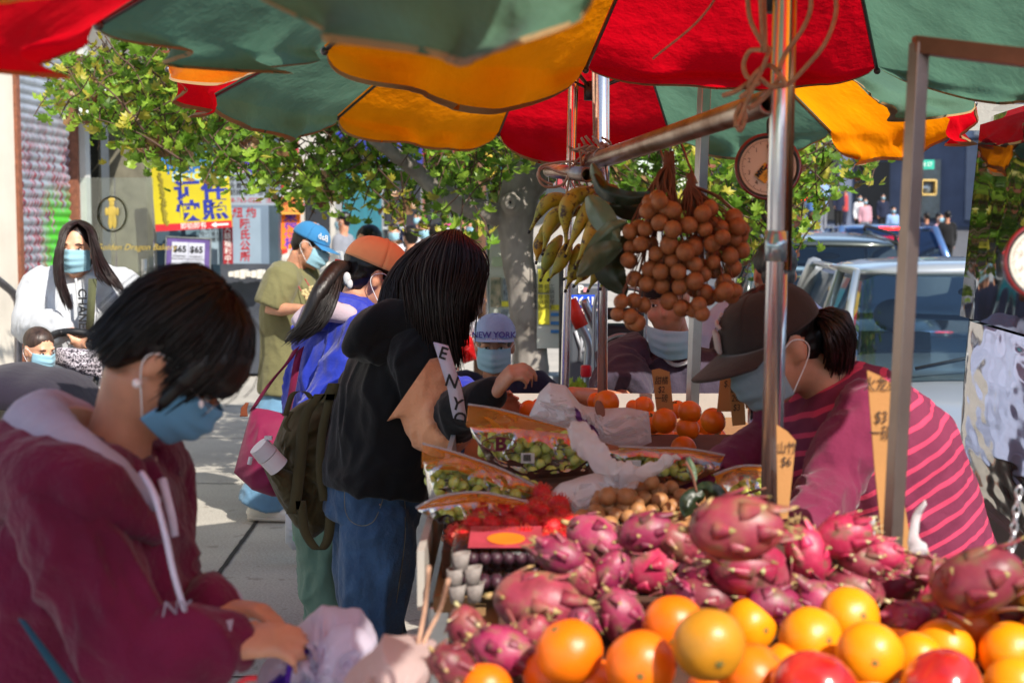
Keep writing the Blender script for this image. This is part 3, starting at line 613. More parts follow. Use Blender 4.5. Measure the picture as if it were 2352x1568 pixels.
    m = MB(); m.ell((0, wt+.08, H-.16), (.12, .02, .035)); A('rear_view_mirror', m, BLKP)
    m = MB(); m.box((0, .0, .6), (hw*.9, .05, .16)); A('grille', m, BLKP, bevel=.02)
    m = MB(); m.box((0, .02, .36), (hw*1.3, .08, .12)); A('bumper', m, BLKP, bevel=.03)
    m = MB(); m.box((0, -.03, .5), (.3, .01, .15)); m.box((0, L+.01, .75), (.3, .01, .15)); A('number_plate', m, M('plate_cream', '#d9cfa0', .5), smooth=False)
    m = MB(); m.tube([(-.5, wb+.05, belt+.03), (.05, wb+.2, belt+.13)], .01, 6); m.tube([(.1, wb+.05, belt+.03), (.6, wb+.2, belt+.13)], .01, 6); A('wiper', m, BLKP)
    if rear_lit: m = MB(); m.box((0, rt+.17, H-.05), (.42, .06, .04)); A('brake_light', m, RED_E)
    return r
YAW = -math.atan(.093)
car('silver blue parked car seen from the front between the vendor and the van', (2.47, 6.1, -.14), YAW, M('silver_blue_paint', '#a3a8ac', .3, .05, 3, 0, coat=1, metal=.35), 4.6, 1.53)
car('large dark green grey parked car with roof rails behind the hanging scale', (2.95, 12.2, -.14), YAW, carpaint('dark_green_paint', '#3d443f'), 4.8, 1.52, rails=True).rotation_euler.x = .045
car('blue car with lit red brake lamps driving up the street', (6.1, 21, -.08), YAW, carpaint('blue_paint', '#5c80b5'), 4.4, 1.62, rear_lit=True); bpy.context.view_layer.update()
o_ = [o for o in COL.objects if o.get('label', '').startswith('blue car')][0]; o_.rotation_euler.z = pi+YAW; o_.location = (6.1, 25.5, 0)
q_ = car('white roofed car ahead of the blue one', (5.3, 27, .1), YAW, carpaint('white_paint_car', '#cfd4d8'), 4.4, 1.62); q_['group'] = 'cars in the street'
car('white car parked at the kerb far up the left of the road', (-2.4, 27, .1), YAW, carpaint('white_paint_car', ''), 4.4, 1.5)
stk = MB(); c = at(1965, 562, 13.6)
# van beside the stall
vn = thing('parked_van', 'shiny silver van door with dark window and rippling reflections at the right edge', 'van', (1.9, 2, -.14))
t = NT('van_silver'); t.b.inputs['Base Color'].default_value = (.5, .48, .47, 1); t.b.inputs['Metallic'].default_value = .9; t.b.inputs['Roughness'].default_value = .07
t.link(t.bump(t.noise(1.9, 2, stretch=(1, 1, 3.4)), .65, .04), t.b.inputs['Normal']); VANM = t.m
t = NT('van_glass'); t.b.inputs['Base Color'].default_value = (.006, .008, .008, 1); t.b.inputs['Roughness'].default_value = .03; t.b.inputs['Specular IOR Level'].default_value = .45
t.link(t.bump(t.noise(1.5, 2), .35, .03), t.b.inputs['Normal']); VGL = t.m
def vx(y): return 1.0+.093*y
mb = MB(); rr = []
for y in (-2.2, -.5, 1, 2.5, 3.2, 3.36):
    e = 0; x0 = vx(y)+.86; x1 = x0+1.8; top = 2.1
    rr.append([V((x0, y, .25)), V((x0-.015, y, .62)), V((x0-.01, y, 1.0)), V((x0+.0, y, 1.27)), V((x0+.025, y, 1.31)), V((x0+.07, y, top-.1)), V((x0+.2, y, top)), V((x1-.2, y, top)), V((x1-.07, y, top-.1)), V((x1, y, 1.3)), V((x1, y, .25))])
mb.rings(rr); add('body', mb, VANM, vn, fix=True, ang=40)
def dr(y, z): return V((vx(y)+(0 if z < 1.3 else .05*(z-1.3)/.6)+(.03*((y-4.3)/.2)**2 if y > 4.3 else 0)-.02*sin(pi*(z-.2)/1.1)*(z < 1.3), y, z))
mb = MB(); n_ = 24
for a_, b_ in ((.2, 1.31), ): mb.grid(lambda u, v: dr(3.34+1.17*u, a_+(b_-a_)*v), 30, 20)
mb.grid(lambda u, v: dr(3.34+1.17*u, .2+1.735*v)+V((.07, 0, 0)), 10, 10); mb.grid(lambda u, v: dr(4.51, .2+1.735*v)+V((.07*u, 0, 0)), 2, 20); mb.grid(lambda u, v: dr(3.34+1.17*u, 1.915+.02*v), 20, 2); mb.grid(lambda u, v: dr(4.43+.08*u, 1.31+.55*v), 2, 6); mb.grid(lambda u, v: V((vx(3.35)+.9*u, 3.35, .3+1.66*v)), 8, 8); mb.grid(lambda u, v: dr(3.34+1.17*u, 1.96)+V((.07*v, 0, 0)), 8, 1)
add('door', mb, VANM, vn)
mb = MB(); mb.slab([V((vx(3.36)+.012, 3.36, 1.32)), V((vx(4.46)+.012, 4.46, 1.32)), V((vx(4.46)+.06, 4.46, 1.915)), V((vx(3.36)+.06, 3.36, 1.915))], V((-.02, 0, 0))); add('side_window', mb, VGL, vn, smooth=False)
mb = MB(); mb.slab([V((vx(3.36)-.03, 3.36, .18)), V((vx(4.49)-.03, 4.49, .18)), V((vx(4.49)-.02, 4.49, .8)), V((vx(3.36)-.02, 3.36, .8))], V((-.02, 0, 0))); add('lower_cladding', mb, M('grey_cladding', '#5a5a5d', .55, .15, 6, .2), vn, smooth=False)
for y in (.2, 2.6):
    t_ = MB(); t_.lathe([(.2, -.1), (.32, -.1), (.34, -.06), (.34, .06), (.32, .1), (.2, .1)], (vx(y)+.98, y, .2), (1, 0, 0), 24); add('wheel', t_, TYRE, vn)
# pale canopy behind the yellow umbrella
cn = thing('market_canopy', 'pale grey canvas canopy edge above the van window at the far right', 'canopy', at(2300, 250, 4.3))
mb = MB(); mb.slab([at(2197, 300, 4.75), at(2200, 262, 4.75), at(2215, 200, 4.75), at(2270, 160, 4.75), at(2480, 215, 4.75), at(2480, 300, 4.75)], (0, .01, 0))
add('canvas', mb, cloth('pale_canvas', '#b9b7ae', .3), cn, smooth=False)
# ---------------- street furniture ----------------
pk = thing('parking_meter', 'dark grey parking kiosk with blue number plate 336411', 'parking meter', at(1350, 1100, 6.6)); GRK = M('kiosk_grey', '#4b5057', .45, .12, 5, .05)
Yk = 6.6; mb = MB(); a, b = at(1308, 655, Yk), at(1395, 660, Yk); mb.box(((a.x+b.x)/2, Yk+.1, (a.z)/2), (b.x-a.x, .2, a.z)); add('housing', mb, GRK, pk, bevel=.015, smooth=False)
mb = sheet(1312, 677, 1371, 706, Yk-.006, .004); add('number_panel', mb, M('sign_blue', '#1c4fd0', .4, .06, 4, 0), pk, smooth=False); text('336411', .052, WHI, at(1342, 692, Yk-.012), X1, Z1, pk, weight=.0015)
mb = sheet(1318, 708, 1371, 722, Yk-.006, .004); add('app_panel', mb, M('app_orange', '#c85a3c', .5, .06, 4, 0), pk, smooth=False); text('PARKNYC', .028, WHI, at(1347, 715, Yk-.012), X1, Z1, pk, weight=.001)
text('P', .05, WHI, at(1334, 665, Yk-.006), X1, Z1, pk, weight=.002); mb = sheet(1340, 660, 1349, 671, Yk-.006, .004); add('logo_block', mb, M('logo_pink', '#c78a92', .5), pk, smooth=False)
mb = MB()
for a_, b_ in (((1332, 830), (1340, 740)), ((1337, 780), (1350, 755)), ((1334, 800), (1322, 760)), ((1336, 810), (1350, 790)), ((1334, 770), (1326, 740))): mb.tube([at(*a_, Yk-.005), at(*b_, Yk-.005)], .008, 6)
add('leaf_emblem', mb, M('emblem_grey', '#a8abb0', .5), pk)
ps = thing('poster_stand', 'tall newspaper board stand with photos left of the tree trunk', 'poster stand', at(1145, 1100, 8.8))
a = at(1127, 505, 8.8); mb = sheet(1124, 505, 1178, 790, 8.8, .05); add('board', mb, M('newsprint_board', '#b9bdb2', .6, .08, 3, .05), ps, smooth=False)
PIC = [M('picture_green', '#4c6a50', .5, .4, 25, 0, alt='#b8a890'), M('picture_dark', '#3a4650', .5, .5, 30, 0, alt='#9aa5b0'), M('picture_blue', '#3f7bb5', .5, .2, 20, 0), M('picture_yellow', '#d8d03a', .5, .2, 20, 0), M('picture_tint', '#a9b99a', .6, .12, 20, 0)]
for k, (x0, y0, x1, y1, m_) in enumerate(((1128, 512, 1176, 560, 4), (1127, 637, 1150, 705, 0), (1156, 640, 1175, 690, 1), (1125, 720, 1142, 738, 2), (1125, 745, 1145, 780, 0), (1150, 710, 1175, 780, 1), (1152, 692, 1175, 704, 3), (1130, 590, 1172, 612, 4))):
    add('newspaper_page', sheet(x0, y0, x1, y1, 8.79-.002*k, .003), PIC[m_], ps, smooth=False)
for px in (1122, 1180): mb = MB(); a = at(px, 500, 8.82); mb.tube([a, V((a.x, a.y, 0))], .012, 8); add('leg', mb, steel, ps)
ps = thing('poster_stand', 'newspaper stand with yellow job lists right of the tree trunk', 'poster stand', at(1262, 1100, 7.9))
add('board', sheet(1233, 560, 1290, 800, 7.9, .04), M('newsprint_board', ''), ps, smooth=False)
for k, (x0, y0, x1, y1, m_) in enumerate(((1236, 618, 1262, 672, 3), (1236, 676, 1262, 745, 3), (1265, 700, 1287, 712, 3), (1265, 718, 1285, 726, 2), (1265, 738, 1285, 746, 2), (1265, 757, 1285, 765, 2))):
    add('newspaper_page', sheet(x0, y0, x1, y1, 7.888-.001*k, .003), PIC[m_], ps, smooth=False)
text('招聘 招工\n大厨 油锅\n企台 收银\n美甲 按摩\n搬运 司机', .028, BLKI, at(1249, 682, 7.88), X1, Z1, ps)
mb = MB(); a = at(1299, 575, 7.8); mb.box((a.x, 7.8, a.z/2), (.07, .06, a.z)); add('post', mb, BLKP, ps, bevel=.01); mb = MB(); mb.box((at(1270, 800, 7.8).x, 7.95, .4), (.28, .25, .75)); add('cabinet', mb, M('cabinet_grey', '#7c8288', .5), ps, bevel=.01)
pl = thing('utility_pole', 'brown wooden pole behind the crowd left of the newspaper stand', 'pole', at(1103, 1000, 12)); mb = MB(); a = at(1101, 200, 12); mb.tube([V((a.x, 12, 0)), V((a.x, 12, 4))], .055, 14); add('pole', mb, M('pole_wood', '#6b4a36', .8, .3, 8, .4, stretch=(1, 1, .1)), pl)
# hand trucks
def handtruck(label, Y, pts, mat, r, grip=None, cap=None, dx=.25):
    h = thing('hand_truck', label, 'hand truck', V((at(*pts[-1], Y).x, Y, 0)))
    mb = MB(); P = sm([at(*p, Y) for p in pts]+[V((at(*pts[-1], Y).x, Y, .03))]); mb.tube(P, r, 10); mb.tube([q+V((dx, .05, 0)) for q in P], r, 10)
    for z in (.25, .5, .75): q = V((at(*pts[-1], Y).x, Y, z)); mb.tube([q, q+V((dx, .05, 0))], r*.8, 8)
    mb.box(V((at(*pts[-1], Y).x+dx/2, Y-.1, .02)), (dx+.05, .22, .01)); add('frame', mb, mat, h)
    if grip: mb = MB(); mb.tube([at(*p, Y) for p in grip], r*1.5, 12); add('grip', mb, M('red_grip', '#c92c1e', .5, .1, 40, .4), h)
    if cap: mb = MB(); mb.box(at(*cap, Y-.02), (.045, .05, .05)); add('clamp', mb, M('red_plastic', '#c71f30', .35, .1), h, bevel=.01)
    return h
ALU = M('aluminium', '#9ba2ab', .35, .08, 10, .05, metal=.9)
handtruck('silver hand truck with red rubber grip beside the parking kiosk', 5.9, [(1308, 690), (1330, 740), (1352, 790), (1350, 850), (1347, 900)], ALU, .02, [(1308, 690), (1336, 750)], (1346, 852), dx=.06)
h = thing('hand_truck', 'folding trolley with looped silver tube frame behind the chrome pole', 'hand truck', at(1420, 900, 5.8)); mb = MB()
mb.tube(sm([at(1365, 905, 5.8), at(1365, 760, 5.8), at(1368, 690, 5.8), at(1390, 664, 5.8), at(1460, 664, 5.8), at(1483, 690, 5.8), at(1483, 760, 5.8), at(1481, 905, 5.8)]), .009, 8)
mb.tube(sm([at(1375, 850, 5.75), at(1385, 790, 5.75), at(1425, 768, 5.75), at(1465, 785, 5.75), at(1472, 850, 5.75)]), .007, 8); add('frame', mb, ALU, h)
mb = MB(); mb.box(at(1425, 720, 5.9), (.2, .05, .05)); mb.box(at(1430, 770, 6.0), (.2, .1, .1)); add('seat_pad', mb, BLKP, h, bevel=.02)
for k, (py, m_) in enumerate(((795, '#a8583c'), (806, '#1d9a4b'), (815, '#1d9a4b'), (827, '#a8583c'), (833, '#b35b3f'))):
    bc = thing('bungee_cord', ['upper brown elastic cord stretched across the trolley', 'upper green and white elastic cord on the trolley', 'lower green and white elastic cord on the trolley', 'brown elastic cord under the green ones on the trolley', 'lowest brown elastic cord looped across the trolley'][k], 'cord', at(1440, py, 5.7), 'elastic cords across the trolley')
    t = NT('cord_%d' % k); wv = t.node('ShaderNodeTexWave'); wv.inputs['Scale'].default_value = 60; wv.bands_direction = 'X'; t.link(t.coord(), wv.inputs[0]); t.link(t.ramp(wv.outputs[1], [(.45, m_), (.6, '#c9cfc9' if k in (1, 2) else mul(m_, .6))]), t.b.inputs[0])
    mb = MB(); mb.tube(sm([at(1378, py+6, 5.7), at(1400, py, 5.68), at(1450, py-1, 5.68), at(1480, py+3, 5.7), at(1484, py+8, 5.8)]), .008, 8); add('cord', mb, t.m, bc)
cr = thing('plastic_crate', 'weathered grey crate stacked under the parking kiosk', 'crate', at(1330, 960, 6.2)); mb = MB(); a = at(1335, 925, 6.2); mb.box((a.x, 6.3, .4), (.26, .3, .8)); add('crate_body', mb, M('crate_grey', '#8f918c', .7, .15, 6, .3), cr, bevel=.02)
ws = thing('wire_stand', 'orange wire ladder stand holding plastic bags beside the tree', 'stand', at(1043, 1000, 7)); mb = MB()
for px in (1040, 1052): mb.tube([at(px, 740, 7), V((at(px, 740, 7).x, 7, 0))], .004, 6)
for k in range(9): mb.tube([at(1040, 750+k*14, 7), at(1052, 750+k*14, 7)], .003, 6)
add('wire_frame', mb, M('orange_wire', '#e5662c', .4), ws)
# traffic signals, street sign
sg = thing('traffic_light', 'dark traffic signal with red lamp lit left of the scale pole', 'traffic light', V((at(1838, 500, 48).x, 48, zg(48)))); a = at(1838, 450, 48); mb = MB(); mb.box(a+V((-.1, 0, .3)), (.45, .3, 1.3)); add('housing', mb, BLKP, sg, bevel=.04); mb = MB(); mb.tube([a+V((-.1, .2, -3)), a+V((-.1, .2, .8))], .09, 8); add('pole', mb, BLKP, sg)
mb = MB(); mb.ell(at(1845, 453, 47.7), (.12, .05, .12)); add('red_lamp', mb, RED_E, sg)
wk = thing('walk_signal', 'tan cased pedestrian signal right of the square pole', 'pedestrian signal', V((at(2110, 500, 30).x, 30, zg(30)))); a = at(2131, 431, 30)
mb = MB()
for dx, dz, sx_, sz_ in ((0, .15, .32, .04), (0, -.15, .32, .04), (-.15, 0, .04, .3), (.15, 0, .04, .3)): mb.box(a+V((dx, 0, dz)), (sx_, .2, sz_))
add('case', mb, M('tan_case', '#c2a45f', .5), wk, bevel=.02); mb = MB(); mb.box(a+V((0, .05, 0)), (.27, .05, .27)); add('screen', mb, M('signal_screen', '#6b7680', .3, .3, 12, 0), wk); mb = MB(); px_ = at(2106, 431, 30).x; mb.tube([V((px_, 30, zg(30))), V((px_, 30, 6))], .06, 10); mb.tube([V((px_, 30, a.z)), a], .03, 6); add('pole', mb, M('bluegrey_pole', '#6b7a8c', .5), wk)
ssn = thing('street_sign', 'green street name plate with white letters above the walk signal', 'street sign', at(2128, 378, 29.8)); mb = MB(); plate(mb, at(2128, 378, 29.8), X1, Z1, .33, .19, .02); add('plate', mb, M('street_green', '#16a58c', .5, .05), ssn, smooth=False); text('38 ST', .11, WHI, at(2128, 378, 29.77), X1, Z1, ssn)
# ---------------- market umbrellas ----------------
UC = {'R': cloth('canvas_red', '#d8061a', .75, .16, 500, .8, fold=.55, fs=8), 'G': cloth('canvas_green', '#5a8068', .55, .2, 500, .8, fold=.55, fs=8), 'Y': cloth('canvas_orange', '#fb8a04', .75, .16, 500, .8, fold=.55, fs=8)}
HEM = cloth('hem_tan', '#a9885c', .3, .2, 300); RIBM = M('rib_metal', '#5d5b5c', .4, .1, 10, .05, metal=.7)
def umbrella(label, tips, apex, cols, drops, sag=.02, ribr=.005):
    n = len(tips); apex = V(apex); r = thing('market_umbrella', label, 'umbrella', (apex.x, apex.y, 0), 'market umbrellas over the stall')
    for i in range(n):
        a, b = V(tips[i]), V(tips[(i+1) % n]); seed = i*3.7+apex.y; dr = drops[i]; out = ((a+b)/2-apex); out.z = 0; out.normalize()
        sg = sag if dr > .01 else 0
        def S(u, v):
            if v <= 1:
                rim = a.lerp(b, u)+out*(-.05)*sin(pi*u); p = apex.lerp(rim, v)
                p.z += -sag*sin(pi*v)*.0+.07*sin(pi*v)-sg*sin(pi*u)*v+.016*noise.noise(V((u*4+seed, v*6, 0)))*sin(pi*u)+.004*noise.noise(V((u*22+seed, v*7, 4)))*sin(pi*u)*v
                return p
            rim = a.lerp(b, u)+out*(-.05)*sin(pi*u)+V((0, 0, -sg*sin(pi*u))); w_ = v-1
            sc = (4*u*(1-u))**.5*(1+.5*noise.noise(V((u*2.9+seed, 1.3, 0))))
            fl = noise.noise(V((u*6+seed, w_*1.2, 2)))*.11*w_+.012*noise.noise(V((u*26+seed, w_*3, 5)))*w_
            return rim+V((0, 0, -dr*w_*sc))+out*(.03*w_*sc+fl*sc+.02*sin(u*17+seed)*w_*sc)
        mb = MB(); nv = 20; vs = [q/12 for q in range(13)]+[1+q/8 for q in range(1, 9)]
        ids = [[mb.p(S(q/30, v)) for v in vs] for q in range(31)]
        for p_ in range(30):
            for q in range(20): mb.face((ids[p_][q], ids[p_+1][q], ids[p_+1][q+1], ids[p_][q+1]))
        pn = add('canopy_panel', mb, UC[cols[i]], r)
        mb = MB(); mb.grid(lambda u, v: S(u, 1.90+.11*v)+out*.0015, 40, 1); mb.grid(lambda u, v: S(u, 1.90+.11*v)-out*.0025, 40, 1); add('hem', mb, HEM, pn)
        mb = MB(); pts = [S(0, v)+V((0, 0, -.012)) for v in (0, .25, .5, .75, 1.0)]; mb.tube(pts, ribr, 6); mb.ell(pts[-1], .009, nu=8, nv=6)
        m_ = apex+V((0, 0, -.45)); mb.tube([m_, pts[2]], ribr*.8, 6); add('rib', mb, RIBM, r)
    mb = MB(); mb.lathe([(.03, 0), (.035, .03), (.012, .07), (.004, .1)], apex+V((0, 0, -.02))); add('finial', mb, BLKP, r); mb = MB(); mb.lathe([(.03, -.03), (.03, .03)], apex+V((0, 0, -.45)), cap=True); add('hub', mb, BLKP, r)
    return r, apex
h_ = [at(385, 150, 4.3), at(490, 215, 4.85), at(775, 265, 5.5), at(1145, 303, 5.94), at(1538, 300, 5.94), at(1908, 299, 5.4), at(2205, 275, 4.7), at(2239, 229, 4.15), V((.85, 3.75, 2.03)), V((-.42, 3.85, 2.2))]
rf, af = umbrella('far umbrella of red green and yellow panels over the back of the stall', h_, (.27, 4.8, 2.5), 'RGYRGYRGRY', [.1, .11, .1, .11, .09, .11, .08, .07, .09, .09])
h_ = [at(225, 40, 2.25), at(745, 105, 3.05), at(1345, 150, 3.6), at(2015, 152, 3.6), V((1.36, 3.0, 1.9)), V((1.22, 2.15, 2.1)), V((.9, 1.6, 2.12)), at(1375, -60, 1.52), at(520, -110, 1.5), at(-200, 28, 1.7)]
rn_, an = umbrella('near umbrella with orange red and green panels filling the top of the photo', h_, (.46, 2.5, 2.45), 'GYRGYRGGYR', [.05, .1, .05, .05, .1, .1, .06, .075, .002, .05])
cx_, cy_ = -.4, .5; h_ = [V((cx_+1.0*cos(a), cy_+1.0*sin(a), 2.25)) for a in [R(22+45*k) for k in range(8)]]
umbrella('third umbrella standing over the sidewalk just above the camera', h_, (cx_, cy_, 2.6), 'RGYRGYRG', [.1]*8)  # out of view, added to cast shade on the nearest woman
# ---------------- stall frame ----------------
st = thing('fruit_stall', 'long sidewalk fruit stall table with steel frame', 'stall', (.3, 2.8, 0))
WOOD = M('ply_wood', '#8a6a47', .75, .2, 6, .2, stretch=(1, .2, 1)); CARD = M('cardboard', '#b5824d', .85, .1, 5, .15, 150); TZ = 1.0
mb = MB(); mb.box((.3, 3.4, TZ-.02), (.86, 2.2, .03)); mb.box((.335, 1.77, TZ-.02), (.79, 1.05, .03)); add('table_top', mb, WOOD, st, bevel=.004, smooth=False)
for x in (-.12, .72):
    for y in (2.32, 3.4, 4.45): mb = MB(); mb.box((x, y, (TZ-.02)/2), (.035, .035, TZ-.03)); add('leg', mb, steel, st, bevel=.003, smooth=False)
mb = MB()
for z in (.5, .92): mb.box((-.12, 3.4, z), (.02, 2.1, .03)); mb.box((.72, 2.85, z), (.02, 3.2, .03))
add('rail', mb, steel, st, smooth=False)
mb = MB(); mb.box((.3, 3.4, .3), (.8, 2.1, .02)); add('shelf', mb, WOOD, st, smooth=False)
mb = MB(); mb.box((-.15, 3.4, 1.02), (.012, 2.2, .1)); mb.box((.3, 4.5, 1.02), (.9, .012, .1)); add('side_board', mb, M('white_board', '#a8a49d', .6, .15, 4, .1), st, smooth=False)
for k, (x, y, z, sx_, sy, sz, lb) in enumerate(((.05, 2.55, .31, .3, .4, .26, 'closed cardboard carton on the lower shelf nearest the camera'), (.05, 3.0, .31, .3, .45, .3, 'cardboard carton on the lower shelf behind the jeans'), (.05, 3.5, .31, .3, .4, .24, 'flat cardboard carton on the lower shelf farther back'), (.02, 2.55, .58, .24, .35, .2, 'small carton stacked on top of the lower shelf cartons'), (.45, 2.8, .31, .35, .6, .4, 'large carton at the back of the lower shelf'))):
    mb = MB(); mb.box((x, y, z+sz/2), (sx_, sy, sz)); tag(add('carton', mb, M('carton_%d' % (k % 2), ('#a86a35', '#8e4a2b')[k % 2], .85, .15, 5, .15), loc=(x, y, z), bevel=.004, smooth=False), lb, 'carton', 'cartons on the lower shelf')
# chrome poles
def pole(name, label, pts, r, mat, extra=None, n=16):
    t_ = thing(name, label, 'pole', V((V(pts[-1]).x, V(pts[-1]).y, V(pts[-1]).z)))
    mb = MB(); mb.tube(pts, r, n); add('tube', mb, mat, t_)
    if extra:
        for nm, p_, r_, m_ in extra: mb = MB(); mb.tube(p_, r_, n); add(nm, mb, m_, t_)
    return t_
CLR = M('pale_acrylic', '#9fb4bd', .15, .1, 10, .02, metal=.6)
pole('stall_pole', 'double chrome pole with clear sleeve right of centre tying up the near umbrella', [at(1800, -120, 2.45), at(1787, 300, 2.45), at(1766, 1200, 2.45)], .0155, chrome, [('sleeve', [at(1783, 530, 2.45), at(1781, 600, 2.45)], .02, CLR), ('umbrella_pole', [V((af.x*0+.475, 2.46, 2.5)), at(1812, 200, 2.47), at(1803, 620, 2.47)], .011, M('brown_tube', '#8a6b50', .25, .2, 20, 0, metal=.9)), ('side_tube', [at(1800, 560, 2.47), at(1782, 1190, 2.47)], .009, CLR)])
pole('stall_pole', 'slim chrome pole with collar left of the vendor carrying the long pipe', [at(1384, 60, 3.75), at(1384, 1075, 3.75)], .0135, chrome, [('umbrella_pole', [at(1393, 100, 3.8), at(1393, 560, 3.8)], .008, CLR), ('collar', [at(1384, 580, 3.75), at(1384, 615, 3.75)], .018, chrome)])
pole('stall_pole', 'chrome umbrella pole standing between the tree and the banana bunch', [V((at(1322, 100, 4.8).x, 4.8, 2.5)), at(1310, 400, 4.8), at(1297, 890, 4.8), V((at(1290, 1000, 4.8).x, 4.8, 0))], .0145, chrome, [('inner_tube', [at(1327, 150, 4.82), at(1315, 420, 4.82)], .006, M('brown_tube', ''))])
def sqpole(label, a, b, w, mat, extra=()):
    t_ = thing('stall_post', label, 'post', V(b)); mb = MB(); a, b = V(a), V(b); d = (b-a); q = Matrix.Rotation(.4, 3, 'Z'); h = w/2
    mb.rings([[p_+q@V((i*h, j*h, 0)) for i, j in ((-1, -1), (1, -1), (1, 1), (-1, 1))] for p_ in (a, b)]); 
    for e in extra: mb.rings(e)
    add('square_tube', mb, mat, t_, bevel=.0015, smooth=False); return t_
sqpole('square galvanised post behind the hanging longans', at(1618, 200, 4.3), at(1590, 935, 4.3), .03, steel)
WST = M('warm_steel', '#8d7f78', .35, .2, 6, .1, metal=.85)
t_ = sqpole('brown square steel frame with top bar running off to the right edge', at(2112, 98, 2.1), at(2048, 1285, 2.1), .022, WST)
mb = MB(); a, b = at(2098, 103, 2.1), at(2560, 158, 2.0); mb.rings([[p_+V((0, i*.011, j*.0125)) for i, j in ((-1, -1), (1, -1), (1, 1), (-1, 1))] for p_ in (a, b)]); add('top_bar', mb, M('rusty_steel', '#86503a', .45, .3, 9, .15, metal=.5), t_, bevel=.0015, smooth=False)
pb = thing('hanging_pipe', 'rusty steel pipe running back along the stall under the umbrellas', 'pipe', at(1560, 310, 3)); PIPE = M('rusty_pipe', '#8a6550', .32, .4, 9, .25, 60, metal=.8, alt='#b9aca2')
a, b = at(1766, 236, 2.45), at(1350, 376, 3.75); d = (a-b).normalized(); mb = MB(); u_, w_ = perp(d)
mb.rings([[p_+(u_*cos(2*pi*j/20)+w_*sin(2*pi*j/20))*r_ for j in range(20)] for p_, r_ in ((b, .0225), (a, .0225), (a+d*.002, .021), (a+d*.002, .014), (a-d*.08, .014))], False); add('pipe_tube', mb, PIPE, pb)
pb2 = thing('hanging_pipe', 'short rusty pipe end carrying bare wire hooks left of the chrome pole', 'pipe', at(1310, 400, 3.7)); mb = MB(); a2, b2 = at(1350, 402, 3.55), at(1262, 392, 3.95); d2 = (a2-b2).normalized(); u_, w_ = perp(d2)
mb.rings([[p_+(u_*cos(2*pi*j/20)+w_*sin(2*pi*j/20))*r_ for j in range(20)] for p_, r_ in ((b2, .019), (a2, .019), (a2, .014), (a2-d2*.08, .014))], False); add('pipe_tube', mb, PIPE, pb2)
WIRE = M('hook_wire', '#8d8782', .35, .1, 10, 0, metal=.8)
for k, (x0, yy, drop) in enumerate(((1272, 3.9, 95), (1290, 3.85, 90), (1306, 3.8, 95), (1322, 3.72, 88))):
    hk = thing('wire_hook', 'bent wire hook on the short pipe, number %s from the tree side' % ('one', 'two', 'three', 'four')[k], 'hook', at(x0, 395, yy), 'wire hooks on the pipes')
    hk['label'] = ('wire hook nearest the tree at the end of the short pipe', 'wire hook second from the tree on the short pipe', 'wire hook third from the tree on the short pipe', 'wire hook nearest the open mouth of the short pipe')[k]
    mb = MB(); mb.tube(sm([at(x0-12, 430, yy), at(x0-8, 385, yy), at(x0+8, 375, yy), at(x0+16, 390, yy), at(x0+20, 410, yy), at(x0+50, 385+drop, yy-.1)]), .0025, 6); add('wire', mb, WIRE, hk)
for k, (x0, y0, yy, x1, y1) in enumerate(((1500, 340, 3.2, 1532, 385), (1548, 325, 3.05, 1600, 420), (1375, 370, 3.6, 1400, 440))):
    hk = thing('wire_hook', ('wire hook on the long pipe holding the longan stems', 'second wire hook on the long pipe nearer the scale', 'wire hook by the pole holding the bananas')[k], 'hook', at(x0, y0, yy), 'wire hooks on the pipes')
    mb = MB(); mb.tube(sm([at(x0-8, y0+22, yy), at(x0-10, y0-14, yy), at(x0+4, y0-28, yy), at(x0+12, y0-8, yy), at((x0+x1)/2+6, (y0+y1)/2, yy-.1), at(x1, y1, 2.85 if k < 2 else 3.5)]), .0028, 6); add('wire', mb, WIRE, hk)
# rope
ROPE = M('twine', '#b08a72', .9, .2, 60, .5, 250, .003)
def rope(label, paths, r=.0035):
    p0 = V(paths[0][0]); t_ = thing('rope', label, 'rope', p0); mb = MB()
    for p_ in paths: mb.tube(sm(p_, 6), r, 6)
    add('strand', mb, ROPE, t_); return t_
def L2(pts, Y): return [at(x, y, Y+rnd.uniform(-.02, .02)) for x, y in pts]
rope('pale rope loops tied round the double chrome pole under the red panel', [L2(p_, 2.38) for p_ in ([(1715, -40), (1722, 40), (1745, 90), (1762, 110)], [(1742, -60), (1748, 20), (1752, 110)], [(1752, -60), (1756, 40), (1758, 120)], [(1860, -40), (1862, 20), (1842, 70), (1806, 120), (1790, 160)], [(1916, -40), (1920, 30), (1895, 100), (1850, 155), (1815, 190), (1790, 200)], [(1750, 115), (1722, 118), (1708, 150), (1720, 180), (1745, 170), (1762, 130)], [(1745, 190), (1720, 200), (1735, 170), (1765, 150), (1790, 170), (1808, 200)], [(1770, 110), (1750, 160), (1730, 200), (1705, 260), (1690, 290)], [(1790, 180), (1760, 220), (1735, 240), (1720, 250)], [(1745, 180), (1775, 200), (1808, 190)], [(1720, 190), (1690, 210), (1660, 220)], [(1730, 200), (1700, 225)], [(1700, 240), (1712, 265), (1700, 300), (1690, 270), (1705, 235)])], .0042)
rp = []
for k in range(16): x0 = 1305+rnd.uniform(-5, 80); rp.append(L2([(x0, 318+rnd.uniform(-6, 30)), (x0+20, 335+rnd.uniform(-12, 20)), (x0+rnd.uniform(10, 50), 350+rnd.uniform(-15, 25)), (x0+rnd.uniform(-10, 40), 375+rnd.uniform(-10, 30))], 3.68))
